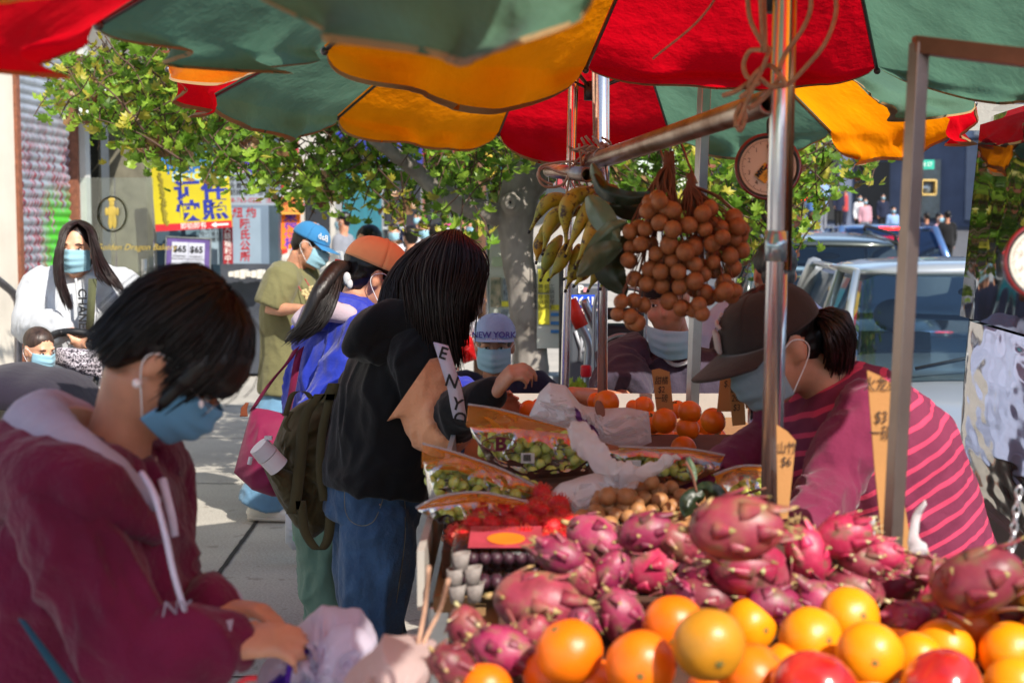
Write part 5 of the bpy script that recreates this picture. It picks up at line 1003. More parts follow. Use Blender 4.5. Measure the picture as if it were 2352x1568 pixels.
# tangerines at the back
TG = orangemat('tangerine_peel', '#e86a08', '#f07c10'); tg = thing('tangerine', '', 'tangerine', (0, 0, 0)); mb = dimp(.032, 5, .12); add('peel', mb, TG, tg); mb = MB()
mb.ell((0, 0, .0275), (.004, .004, .0015)); [mb.ell((.006*cos(a*1.57), .006*sin(a*1.57), .0275), (.005, .003, .001), Matrix.Rotation(a*1.57, 3, 'Z'), 6, 4) for a in range(4)]; add('calyx', mb, STEMG, tg)
TL = [(1526, 966, 30), (1497, 970, 27), (1584, 946, 28), (1638, 966, 31), (1580, 984, 28), (1532, 1008, 24), (1510, 1022, 26), (1552, 1016, 26), (1603, 1006, 26), (1645, 1006, 25), (1570, 1030, 30), (1622, 1030, 26), (1478, 935, 26), (1393, 924, 30), (1370, 922, 22), (1215, 942, 24), (1240, 938, 24), (1500, 996, 26), (1612, 980, 24), (1555, 940, 22), (1655, 1030, 24), (1455, 935, 18)]
TLAB = ['glossy tangerine with stem high in the pile before the man', 'tangerine at the left end of the pile behind the white bag', 'reddest tangerine on top of the pile', 'large tangerine at the right of the pile by the price cards', 'tangerine in the centre of the pile', 'lower left tangerine in front of the glossy one', 'tangerine half behind the white bag corner', 'tangerine low in the middle front', 'tangerine low right of the middle', 'tangerine lowest near the vendor hand', 'pale dish sized tangerine in the bottom row', 'bottom row tangerine near the vendor sleeve', 'tangerine alone behind the white bag crest', 'tangerine lying by the slim chrome pole', 'tangerine just left of the slim chrome pole', 'tangerine glimpsed under the white bag at left', 'second tangerine glimpsed under the white bag', 'tangerine squeezed beside the glossy one', 'dark tangerine between centre and large one', 'tangerine furthest back in the pile', 'tangerine by the foot of the front price card', 'small tangerine peeping over the white bag']
for k, ((px, py, r_), lb) in enumerate(zip(TL, TLAB)):
    Y = min(4.0, max(3.35, FPX*.032/r_)); sc = r_*Y/FPX/.032; c = at(px, py, Y); o = tg if k == 0 else dup(tg, c); o.location = c; o.scale = (sc,)*3; o.rotation_euler = (rnd.uniform(.2, 1.2), rnd.uniform(-.6, .6), rnd.uniform(0, 6)); o['label'] = lb; o['group'] = 'tangerines piled at the back of the stall'
# ---------------- bags ----------------
def pline(P, t):
    L = [0]
    for a, b in zip(P, P[1:]): L.append(L[-1]+sqrt((a[0]-b[0])**2+(a[1]-b[1])**2))
    s_ = t*L[-1]
    for i in range(len(P)-1):
        if s_ <= L[i+1] or i == len(P)-2:
            k = (s_-L[i])/max(1e-6, L[i+1]-L[i]); return (P[i][0]+(P[i+1][0]-P[i][0])*k, P[i][1]+(P[i+1][1]-P[i][1])*k)
def pouch(top, bot, Y, bulge, amp=.02, fr=14, n=90, m=54, seed=0, Y1=None, edge=.5, patch=None):
    "soft closed bag between an upper and a lower outline"
    def f(side):
        def g(u, v):
            a, b = pline(top, u), pline(bot, u); y = Y+(Y1-Y if Y1 else 0)*v; q = at(a[0]+(b[0]-a[0])*v, a[1]+(b[1]-a[1])*v, y); e = (max(0, sin(pi*u))**edge)*(max(0, sin(pi*v))**edge)
            w_ = V((q.x*fr, q.z*fr, seed+side)); w_ = w_+V((1, .6, 0))*noise.noise(w_*.8)*1.2; rn = (1-2.6*abs(noise.noise(w_)))*.8+(1-2.6*abs(noise.noise(w_*2.1)))*.6+(1-2.6*abs(noise.noise(w_*4.3)))*.35
            return q+V((amp*.5*noise.noise(w_*1.3+V((5, 5, 5)))*e, -side*(bulge*e+amp*rn*e), amp*.5*noise.noise(w_*1.1)*e))
        return g
    if patch:
        u0, u1, v0, v1 = patch; g = f(1); mb = MB(); mb.grid(lambda u, v: g(u0+(u1-u0)*u+.02*noise.noise(V((v*9, u, seed))), v0+(v1-v0)*v+.05*noise.noise(V((u*9, 3, seed))))+V((0, -.003, 0)), 40, 24); return mb
    mb = MB(); mb.grid(f(1), n, m); mb.grid(f(-1), n, m); return mb
PW = film('white_bag_film', '#eeeef2', .62, .22); PWP = film('pinkish_bag_film', '#d9c3c0', .8, .4); PCL = glass('clear_bag_film', (.97, .97, .94), .0, 1.33, .5, .08); POR = film('orange_bag_film', '#e8983a', .3, .2); PRED = film('red_bag_film', '#d01818', .7, .3)
PUR = M('purple_print', '#4a1fa0', .5, .15, 20, 0); MAR = M('maroon_print', '#6a2038', .5)
def bagthing(label, parts, loc, name='plastic_bag', cat='plastic bag', group=None):
    t_ = thing(name, label, cat, loc, group)
    for nm, mb, m_ in parts: add(nm, mb, m_, t_)
    return t_
b1 = pouch([(1215, 955), (1240, 900), (1262, 878), (1300, 885), (1330, 925), (1345, 932), (1390, 938), (1440, 935), (1490, 945)], [(1215, 955), (1255, 965), (1300, 985), (1360, 1010), (1420, 1024), (1470, 1026), (1497, 1015)], 3.28, .05, .03, 11, seed=2)
bgt = bagthing('large white plastic bag with cut handle hole lying on the grapes', [('film', b1, PW)], at(1350, 1000, 3.3))
ba_ = ([(1215, 955), (1240, 900), (1262, 878), (1300, 885), (1330, 925), (1345, 932), (1390, 938), (1440, 935), (1490, 945)], [(1215, 955), (1255, 965), (1300, 985), (1360, 1010), (1420, 1024), (1470, 1026), (1497, 1015)], 3.28, .05, .03, 11)
FLW = M('purple_flower', '#7a3a7e', .5)
for p_ in ((.40, .46, .35, .6), (.47, .52, .5, .75), (.53, .57, .6, .85)): add('print', pouch(*ba_, seed=2, patch=p_), FLW, bgt)
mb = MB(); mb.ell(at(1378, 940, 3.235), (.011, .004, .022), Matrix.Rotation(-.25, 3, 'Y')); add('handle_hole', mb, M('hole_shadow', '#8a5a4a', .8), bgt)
b2 = pouch([(1255, 1140), (1290, 1110), (1340, 1095), (1390, 1080), (1420, 1072), (1460, 1085), (1490, 1110)], [(1255, 1140), (1270, 1165), (1310, 1188), (1350, 1170), (1400, 1150), (1440, 1130), (1490, 1110)], 2.62, .05, .022, 16, seed=5)
h1 = MB(); h1.tube(sm([at(1425, 1088, 2.56), at(1385, 1060, 2.55), at(1350, 1020, 2.57), at(1322, 982, 2.6)], 10), interp([.012, .02, .022, .024, .018], 31), 24, flat=((0, 1, 0), .45)); h2 = MB(); h2.tube(sm([at(1425, 1090, 2.56), at(1480, 1085, 2.55), at(1530, 1060, 2.55), at(1556, 1048, 2.56)], 10), interp([.018, .016, .009, .007], 31), 20, flat=((0, 1, 0), .5)); h1.ell(at(1425, 1085, 2.58), (.02, .015, .02))
for m_ in (h1, h2):
    for i, v in enumerate(m_.v): m_.v[i] = v+V((.012*(abs(noise.noise(v*45))-.25), .012*(abs(noise.noise(v*60))-.25), .02*(abs(noise.noise(v*38))-.25)))
bagthing('white plastic bag tied in a knot between the rambutans and the longans', [('film', b2, PW), ('handle', h1, PW), ('handle', h2, PW)], at(1370, 1180, 2.6))
# grape bags
GR = NT('grape_skin'); c = GR.ramp(GR.noise(30, 3), [(.3, '#a3b548'), (.7, '#d0d672')]); GR.link(c, GR.b.inputs[0]); GR.b.inputs['Roughness'].default_value = .2; GR.b.inputs['Subsurface Weight'].default_value = .35; GR.b.inputs['Subsurface Radius'].default_value = (.01, .01, .004); gme = longan_mesh(GR.m, .0115, 'grape')
TINT = M('tan_paper', '#d8a45c', .6, .15, 8, .1)
def grapebag(label, glabel, gpoly, gn, Y, top, bot, band_top, band_bot, bandY, seed, letters=None):
    c0 = at(gpoly[0][0], gpoly[0][1], Y); gt = thing('bunch_of_grapes', glabel, 'grapes', c0, 'bunches of green grapes in bags'); xs = [q[0] for q in gpoly]; ys_ = [q[1] for q in gpoly]; pts = []; tr0 = 0
    while len(pts) < gn and tr0 < 9000:
        tr0 += 1; x, y = lr.uniform(min(xs), max(xs)), lr.uniform(min(ys_), max(ys_))
        if not inpoly(x, y, gpoly): continue
        p_ = at(x, y, Y+lr.uniform(-.05, .03)+(1120-y)*.0006)
        if all((p_-q).length > .021 for q in pts): pts.append(p_)
    for p_ in pts: o = bpy.data.objects.new('grape', gme); COL.objects.link(o); o.parent = gt; o.location = p_-c0; s_ = lr.uniform(.9, 1.15); o.scale = (s_, s_, s_*1.15); o.rotation_euler = (lr.uniform(-.6, .6), lr.uniform(-.8, .8), 0)
    mb = MB()
    for p_ in pts[::2]: mb.tube([p_, p_.lerp(sum(pts, V((0, 0, 0)))/len(pts), .6)+V((0, .02, 0))], .0012, 4, False)
    add('stems', mb, STEMG, gt)
    t_ = bagthing(label, [('clear_pouch', pouch(top, bot, Y-.05, .05, .016, 22, 50, 30, seed), PCL), ('tinted_band', pouch(band_top, band_bot, bandY, .006, .012, 9, 40, 14, seed+3), POR)], at(top[0][0], top[0][1], Y), 'grape_bag', 'grape bag', 'clear bags of green grapes')
    mb = MB(); P = [at(x, y, bandY-.012) for x, y in band_top]; mb.tube(sm(P), .0025, 6); add('zip_edge', mb, film('zip_film', '#cfd4dc', .5, .2), t_)
    return t_
g1 = grapebag('clear grape bag with red oval emblem at the back of the row', 'green grapes in the back bag under the large white bag', [(1090, 985), (1150, 990), (1300, 1000), (1350, 1020), (1345, 1080), (1200, 1090), (1100, 1040)], 85, 3.05, [(1080, 980), (1200, 985), (1340, 1000), (1365, 1030)], [(1080, 985), (1120, 1060), (1220, 1100), (1350, 1090), (1365, 1030)], [(1075, 928), (1150, 940), (1240, 965), (1312, 985)], [(1070, 980), (1150, 995), (1240, 1015), (1305, 1015)], 3.12, 1)
text('B', .042, MAR, at(1150, 1020, 2.93), X1, (0, -.3, 1), g1, weight=.0015); mb = MB(); c = at(1146, 1020, 2.935); mb.tube([c+V((cos(q)*.036, 0, sin(q)*.014)) for q in [2*pi*i/30 for i in range(31)]], .0012, 5); add('emblem_oval', mb, MAR, g1)
mb = MB(); plate(mb, at(1212, 1052, 2.92), X1, (0, -.4, 1), .028, .024, .001); add('price_label', mb, WHI, g1, smooth=False); mb = MB()
for k in range(7): plate(mb, at(1203+k*2.6, 1051, 2.917), X1, (0, -.4, 1), .001+.0006*(k % 2), .016, .0008)
add('barcode', mb, BLKI, g1, smooth=False)
g2 = grapebag('clear grape bag with wrinkled orange film hanging over the stall edge', 'green grapes in the middle left bag', [(985, 1080), (1040, 1065), (1130, 1090), (1240, 1110), (1230, 1135), (1100, 1140), (990, 1130)], 60, 2.78, [(972, 1060), (1050, 1050), (1150, 1080), (1260, 1120)], [(972, 1065), (985, 1145), (1080, 1150), (1200, 1145), (1262, 1125)], [(970, 1018), (1050, 1040), (1160, 1080), (1262, 1135)], [(968, 1075), (1050, 1080), (1150, 1115), (1240, 1140)], 2.72, 2)
g3 = grapebag('lowest clear grape bag with pointed corner above the rambutans', 'green grapes in the lowest bag beside the rambutans', [(1015, 1165), (1080, 1150), (1180, 1150), (1200, 1170), (1120, 1195), (1030, 1190)], 30, 2.6, [(958, 1165), (1030, 1145), (1120, 1140), (1215, 1150)], [(958, 1168), (1010, 1200), (1100, 1215), (1215, 1160)], [(955, 1166), (1010, 1140), (1100, 1130), (1210, 1150)], [(960, 1170), (1020, 1160), (1100, 1150), (1200, 1160)], 2.5, 4)
g4 = grapebag('grape bag with tan film right of the white knot', 'green grapes in the right bag before the tangerines', [(1400, 1040), (1480, 1035), (1600, 1060), (1650, 1085), (1560, 1105), (1440, 1080)], 50, 2.95, [(1395, 1035), (1480, 1028), (1580, 1035), (1660, 1060)], [(1395, 1040), (1450, 1095), (1560, 1115), (1665, 1075)], [(1420, 1025), (1500, 1028), (1580, 1030), (1665, 1045)], [(1425, 1045), (1500, 1050), (1580, 1055), (1650, 1075)], 2.9, 6)
g5 = grapebag('grape bag glimpsed between the vendor arms', 'green grapes between the vendor arms', [(1640, 1120), (1700, 1085), (1760, 1090), (1765, 1160), (1660, 1170)], 40, 2.8, [(1630, 1120), (1690, 1080), (1775, 1080)], [(1630, 1130), (1680, 1175), (1775, 1170)], [(1640, 1090), (1700, 1070), (1775, 1070)], [(1650, 1120), (1700, 1100), (1775, 1095)], 2.75, 8)
mb = MB(); plate(mb, at(1455, 1068, 2.83), X1, (0, -.4, 1), .03, .022, .001); add('price_label', mb, WHI, g4, smooth=False)
# clear boxes of figs
for k, (x0, y0, x1, y1, Y, lb) in enumerate(((1035, 1262, 1245, 1308, 2.22, 'upper clear clamshell box with orange and purple label'), (1030, 1310, 1250, 1372, 2.2, 'lower clear clamshell box of dark figs'))):
    a, b = at(x0, y1, Y), at(x1, y0, Y); bx_ = thing('clamshell_box', lb, 'fruit box', a, 'clear boxes stacked beside the rambutans'); cx, cz = (a.x+b.x)/2, (a.z+b.z)/2
    mb = MB(); mb.box((cx, Y+.1, cz), (b.x-a.x, .2, b.z-a.z-.002)); add('clear_shell', mb, PCL, bx_, bevel=.008)
    mb = MB()
    for i in range(7):
        for j in range(3): mb.ell((a.x+.015+(b.x-a.x-.03)*i/6, Y+.03+.065*j, cz-.003), (.012, .018, .013), nu=10, nv=7)
    add('dark_figs', mb, M('fig_skin', '#3a1c2c', .5, .3, 30, .2), bx_)
    if k == 0:
        mb = MB(); mb.slab([V((cx-.045, Y+.01, b.z+.001)), V((cx+.075, Y+.01, b.z+.001)), V((cx+.075, Y+.17, b.z+.001)), V((cx-.045, Y+.17, b.z+.001))], (0, 0, .001)); add('label', mb, M('box_label', '#a83a4a', .5, .2, 20, 0), bx_, smooth=False)
        mb = MB(); mb.ell(V((cx+.015, Y+.07, b.z+.003)), (.032, .045, .001)); add('label_oval', mb, M('label_orange', '#e87a14', .5), bx_)
for k in range(5):
    p_ = [(1045, 1325), (1085, 1322), (1050, 1362), (1090, 1360), (1058, 1290)][k]; c = at(p_[0], p_[1], 2.17); mb = MB(); mb.loft([(c+V((0, 0, -.014)), V((.010, 0, 0)), V((0, .012, 0))), (c+V((0, 0, .0)), V((.0125, .002, 0)), V((0, .014, 0))), (c+V((.001, 0, .014)), V((.0145, 0, .002)), V((0, .016, 0))), (c+V((.001, 0, .0142)), V((.011, 0, .002)), V((0, .013, 0))), (c+V((0, 0, .002)), V((.009, 0, 0)), V((0, .011, 0)))], 16, p=2.8); o = add('paper_carton', mb, M('white_carton', '#7d7672', .7, .25, 60, .3), loc=c); tag(o, ('small white paper pack in the upper row at the left', 'small white paper pack right of the first one', 'small white paper pack in the bottom row at the left', 'small white paper pack at the right of the bottom row', 'small white paper pack alone on the top')[k], 'paper pack', 'white paper packs at the stall edge')
# cardboard price cards
def card(label, pxs, Y, txt, tp, sz, vert=True, group='handwritten cardboard price cards'):
    P = [at(x, y, Y) for x, y in pxs]; c = sum(P, V((0, 0, 0)))/len(P); r = thing('price_card', label, 'price card', P[-1], group); mb = MB(); mb.slab(P, (0, .004, 0)); add('card', mb, CARD, r, smooth=False)
    INK = M('marker_ink', '#2a2220', .7)
    text(txt, sz*.75, INK, at(tp[0], tp[1], Y-.003), X1, Z1, r, name='handwriting', sx=.75, shear=.1); return r
card('price card standing before the man in the dark shirt', [(1497, 850), (1515, 846), (1538, 854), (1547, 940), (1508, 942)], 3.55, '甜橘\n$2\n一磅', (1519, 895), .03)
card('tall tan price card behind the front pair', [(1662, 793), (1690, 797), (1684, 945), (1647, 945)], 3.35, '龙眼\n\n$5', (1671, 860), .03)
card('short price card with torn top by the tangerines', [(1672, 866), (1690, 874), (1708, 880), (1713, 975), (1683, 978)], 3.2, '香橙\n2磅\n$3', (1692, 915), .028)
card('slanting price card partly behind the vendor mask', [(1698, 862), (1722, 880), (1742, 905), (1738, 935), (1714, 938)], 3.25, '葡萄', (1720, 915), .02)
card('price card standing right behind the double chrome pole', [(1784, 975), (1808, 990), (1828, 1012), (1810, 1190), (1786, 1192)], 2.35, '山竹\n$6', (1806, 1045), .03)
card('large price card with writing across the vendor sleeve', [(1992, 850), (2020, 862), (2050, 882), (2065, 1080), (2098, 1278), (2030, 1282), (2008, 1060)], 2.25, '火龙果\n\n$3\n一磅', (2024, 940), .035)
bp = thing('plastic_bag', 'twist of white plastic bag tied to the steel frame before the vendor', 'plastic bag', at(2120, 1260, 2.15)); mb = MB(); mb.tube(sm([at(2128, 1150, 2.15), at(2105, 1185, 2.15), at(2100, 1230, 2.14), at(2112, 1270, 2.12)]), interp([.003, .006, .008, .016], 19), 10)
for i, v in enumerate(mb.v): mb.v[i] = v+V((1, 1, 1))*.006*noise.noise(v*60)
add('film', mb, PW, bp); mb = MB(); mb.tube(sm([at(2003, 1185, 2.2), at(2003, 1260, 2.2)]), .005, 8); add('twisted_end', mb, PW, bp)
# red and white shopping bags by the tree
bagthing('red plastic bag hanging on the orange wire stand', [('film', pouch([(1048, 770), (1065, 762), (1085, 775)], [(1046, 800), (1065, 835), (1095, 825)], 6.9, .06, .03, 12, seed=9), PRED)], at(1065, 835, 6.9))
bagthing('white plastic bag hanging above the red one', [('film', pouch([(1055, 700), (1080, 690), (1095, 720)], [(1050, 760), (1075, 775), (1105, 760)], 6.92, .05, .03, 12, seed=11), PW)], at(1075, 770, 6.92))
# leafy greens by the pole, bag on the ground
gb = thing('leafy_plant', 'small bright green leafy plant behind the stall by the pole', 'plant', at(1320, 900, 5.2)); mb = MB(); r2 = random.Random(5)
for k in range(70): leaf(mb, at(1322+r2.gauss(0, 10), 893+r2.gauss(0, 7), 5.2+r2.gauss(0, .04)), .03, r2)
for i in range(len(mb.mi)): mb.mi[i] = 0
add('foliage', mb, LEAF[2], gb, smooth=False); mb = MB(); mb.lathe([(.05, 0), (.06, .1)], V((at(1322, 900, 5.2).x, 5.2, .86))); mb.tube([V((at(1322, 900, 5.2).x, 5.2, 0)), V((at(1322, 900, 5.2).x, 5.2, .88))], .02, 6); add('pot', mb, BLKP, gb)
# ---------------- people ----------------
def skinmat(name, col):
    t = NT(name); c = t.ramp(t.noise(22, 4), [(.35, mul(col, .88)), (.65, mul(col, 1.1))]); t.link(c, t.b.inputs[0]); t.b.inputs['Roughness'].default_value = .48; t.b.inputs['Subsurface Weight'].default_value = .25
    t.b.inputs['Subsurface Radius'].default_value = (.012, .004, .002); t.link(t.bump(t.noise(160, 3), .12, .002), t.b.inputs['Normal']); return t.m
SK1 = skinmat('skin_light', '#d9a384'); SK2 = skinmat('skin_tan', '#b07a5e'); SK3 = skinmat('skin_warm', '#c08a6e')
def hairmat(name, col):
    t = NT(name); f = t.noise(70, 4, stretch=(1, 1, .12)); c = t.ramp(f, [(.35, mul(col, .5)), (.65, mul(col, 1.5))]); t.link(c, t.b.inputs[0]); t.b.inputs['Roughness'].default_value = .42; t.b.inputs['Anisotropic'].default_value = .5; t.b.inputs['Specular IOR Level'].default_value = .4
    t.link(t.bump(f, .6, .004), t.b.inputs['Normal']); return t.m
HB = hairmat('hair_black', '#100b0a'); HBR = hairmat('hair_dark_brown', '#20100d'); HG = hairmat('hair_grey', '#3d3a38')
MASKM = cloth('mask_blue', '#9cc9da', .25, .05, 700, .8, fold=.1); MASKW = cloth('mask_white', '#cdd6dc', .25, .05, 700, .8, fold=.1); EARL = M('ear_loop', '#dfe3e6', .8, .05, 9, 0)
EYE = M('eye_dark', '#150d0b', .15, .1, 9, 0); EYEW = M('eye_white', '#cfc5bf', .3, .05, 9, 0); BROW = M('eyebrow', '#241916', .8)
def hm(c, F, s=1): m = (F*s).to_4x4(); m.translation = V(c); return m
def head_shape(mb, c, F, s=1):
    mb.T = hm(c, F, s)
    mb.ell((0, -.014, .035), (.074, .095, .085), nu=20, nv=14); mb.ell((0, .018, -.028), (.061, .074, .082), nu=20, nv=14); mb.ell((0, .034, -.072), (.048, .05, .045)); mb.ell((0, .07, -.098), (.022, .018, .017))
    for q in (-1, 1):
        mb.ell((q*.036, .058, -.03), (.026, .026, .03)); mb.ell((q*.075, -.008, -.012), (.009, .019, .031), Matrix.Rotation(q*.35, 3, 'Z')); mb.ell((q*.026, .078, .026), (.024, .014, .009))
    mb.tube([(0, .084, .014), (0, .1, -.016), (0, .103, -.028)], [.0075, .0105, .0125], 10, round_=True); mb.ell((0, .086, -.058), (.021, .009, .006)); mb.ell((0, .084, -.068), (.019, .009, .006)); mb.T = None
def face_parts(root, c, F, s=1, eyes=True, smile=0):
    if not eyes: return
    for q in (-1, 1):
        mb = MB(); mb.T = hm(c, F, s); mb.ell((q*.031, .0835, .004), (.0135, .006, .0048)); e = add('eye', mb, EYEW, root); mb = MB(); mb.T = hm(c, F, s); mb.ell((q*.031, .0875, .004), (.0055, .003, .0048)); add('iris', mb, EYE, e)
        mb = MB(); mb.T = hm(c, F, s); mb.tube([(q*.045, .083, .006), (q*.031, .0895, .0095), (q*.018, .085, .005)], .0014, 5); mb.tube([(q*.05, .08, .022), (q*.034, .091, .029), (q*.016, .09, .026)], [.0018, .003, .0018], 6); add('eyebrow', mb, BROW, root)
def mask_part(root, c, F, s=1, mat=None, drop=0, tilt=0, ears=True):
    mb = MB(); mb.T = hm(c, F, s)
    def f(u, v):
        a = (u-.5)*2.55; z = .004-.105*v-drop; nb = exp(-(a/.33)**2); x = sin(a)*(.069+.004*sin(pi*v)); y = .016+cos(a)*(.083+.016*sin(pi*min(1, v*1.1))) + nb*.016*(1-v)**.6
        y += .0022*sin(v*pi*7)*cos(a)**2; z += -.012*abs(sin(a))*(.3-v)*1.4+tilt*x
        return V((x, y, z))
    mb.grid(f, 30, 24); mk = add('face_mask', mb, mat or MASKM, root, solid=.0015)
    mb = MB(); mb.T = hm(c, F, s)
    for q in (-1, 1):
        e0, e1 = f((q+1)/2, .08), f((q+1)/2, .95); mb.tube(sm([e0, V((q*.083, .01, .015-drop*.2)), V((q*.082, -.022, .0)), V((q*.08, -.02, -.03)), e1]), .0013, 5)
    add('ear_loops', mb, EARL, mk); return mk
def cap_part(root, c, F, s=1, mat=None, brim=.075, bend=.35, drop=.0, back=1, tiltb=.1):
    T_ = hm(c, F, s); mb = MB(); mb.T = T_
    def dome(u, v):
        a = u*2*pi; p = v*pi*.5; rx_, ry_, rz_ = .087, .108, .088; sk_ = .0015*abs(sin(a*3)); r_ = (1-sk_*8)
        zz = .028+drop+rz_*sin(p) - .010*cos(a-pi/2)*0; return V((rx_*cos(a)*cos(p)**.75*r_, -.008+ry_*sin(a)*cos(p)**.75*r_, zz))
    mb.grid(dome, 48, 14); cp = add('cap', mb, mat, root, solid=.002)
    mb = MB(); mb.T = T_
    def br(u, v):
        a = (u-.5)*2.3; x = .086*sin(a)*(1+.05*v); y0 = -.008+.107*cos(a); y = y0+brim*v*cos(a*.68)**.8; return V((x, y, .028+drop+.002-bend*(x*x)*5.5*(.4+v*.6)-tiltb*v*.35*brim*3))
    mb.grid(br, 30, 8); add('brim', mb, mat, cp, solid=.003)
    mb = MB(); mb.T = T_; mb.ell((0, -.008, .118+drop), (.008, .008, .004)); 
    for k in range(6): a = k*pi/3; mb.tube([dome(k/6, q/8)*1.0+V((0, 0, .0012)) for q in range(9)], .0013, 4)
    add('seam', mb, mat, cp); return cp, T_
def hand_shape(mb, w_, d, n, curl=.6, side=1, s=1, spread=.2, pinch=False):
    "hand: wrist w_, direction d, palm normal n; side = +1 thumb on d x n"
    w_ = V(w_); d = V(d).normalized(); n = V(n); n = (n-d*n.dot(d)).normalized(); b = d.cross(n)*side
    mb.loft([(w_-d*.01*s, b*.026*s, n*.019*s), (w_+d*.02*s, b*.032*s, n*.017*s), (w_+d*.055*s, b*.04*s, n*.015*s), (w_+d*.085*s, b*.039*s, n*.012*s)], 14, p=2.6)
    ends = []
    for k, (o_, L_, c_) in enumerate(((.029, .92, 1.0), (.0095, 1.04, 1.05), (-.0105, .96, 1.12), (-.029, .76, 1.2))):
        q = w_+d*(.08-.004*abs(k-1))*s+b*o_*s; P = [q-d*.02*s, q]; dd = (d+b*spread*o_/.03).normalized(); ang = 0
        for j, ph in enumerate((.042, .026, .022)):
            ang += curl*c_*(.8, 1.0, .75)[j]; e = dd*cos(ang)+n*sin(ang); q = q+e*ph*L_*s; P.append(q)
        mb.tube(P, [.0095*s, .0092*s, .0085*s, .0078*s, .006*s], 10, round_=True); ends.append(q)
    t0 = w_+d*.015*s+b*.026*s; t1 = t0+(b*.75+d*.6+n*.35).normalized()*.04*s; t2 = t1+(d*.8+n*.5+b*.15).normalized()*.032*s; t3 = t2+(d*.75+n*.6-b*.2).normalized()*.026*s
    mb.tube([t0, t1, t2, t3], [.014*s, .0115*s, .0095*s, .007*s], 10, round_=True); return ends
def strands(root, mat, guides, n, spread=.012, r=.0009, seed=1, name='hair_strands', seg=10):
    rr = random.Random(seed); G = [sm(g, 5) for g in guides]; G = [interp(g, seg) for g in G]; mb = MB()
    for k in range(n):
        i = rr.randrange(len(G)-1) if len(G) > 1 else 0; t_ = rr.random(); a, b = G[i], G[min(i+1, len(G)-1)]; o_ = V((rr.gauss(0, 1), rr.gauss(0, 1), rr.gauss(0, 1)))*spread; cut = rr.uniform(.8, 1.08)
        P = [a[j].lerp(b[j], t_)+o_*(.35+.65*j/seg)+V((rr.gauss(0, 1), rr.gauss(0, 1), 0))*spread*.12*j/seg for j in range(seg)]; e = int(seg*min(1, cut)); mb.tube(P[:max(3, e)], [r*1.6]*(max(3, e)-1)+[r*.4], 3, False)
    return add(name, mb, mat, root)
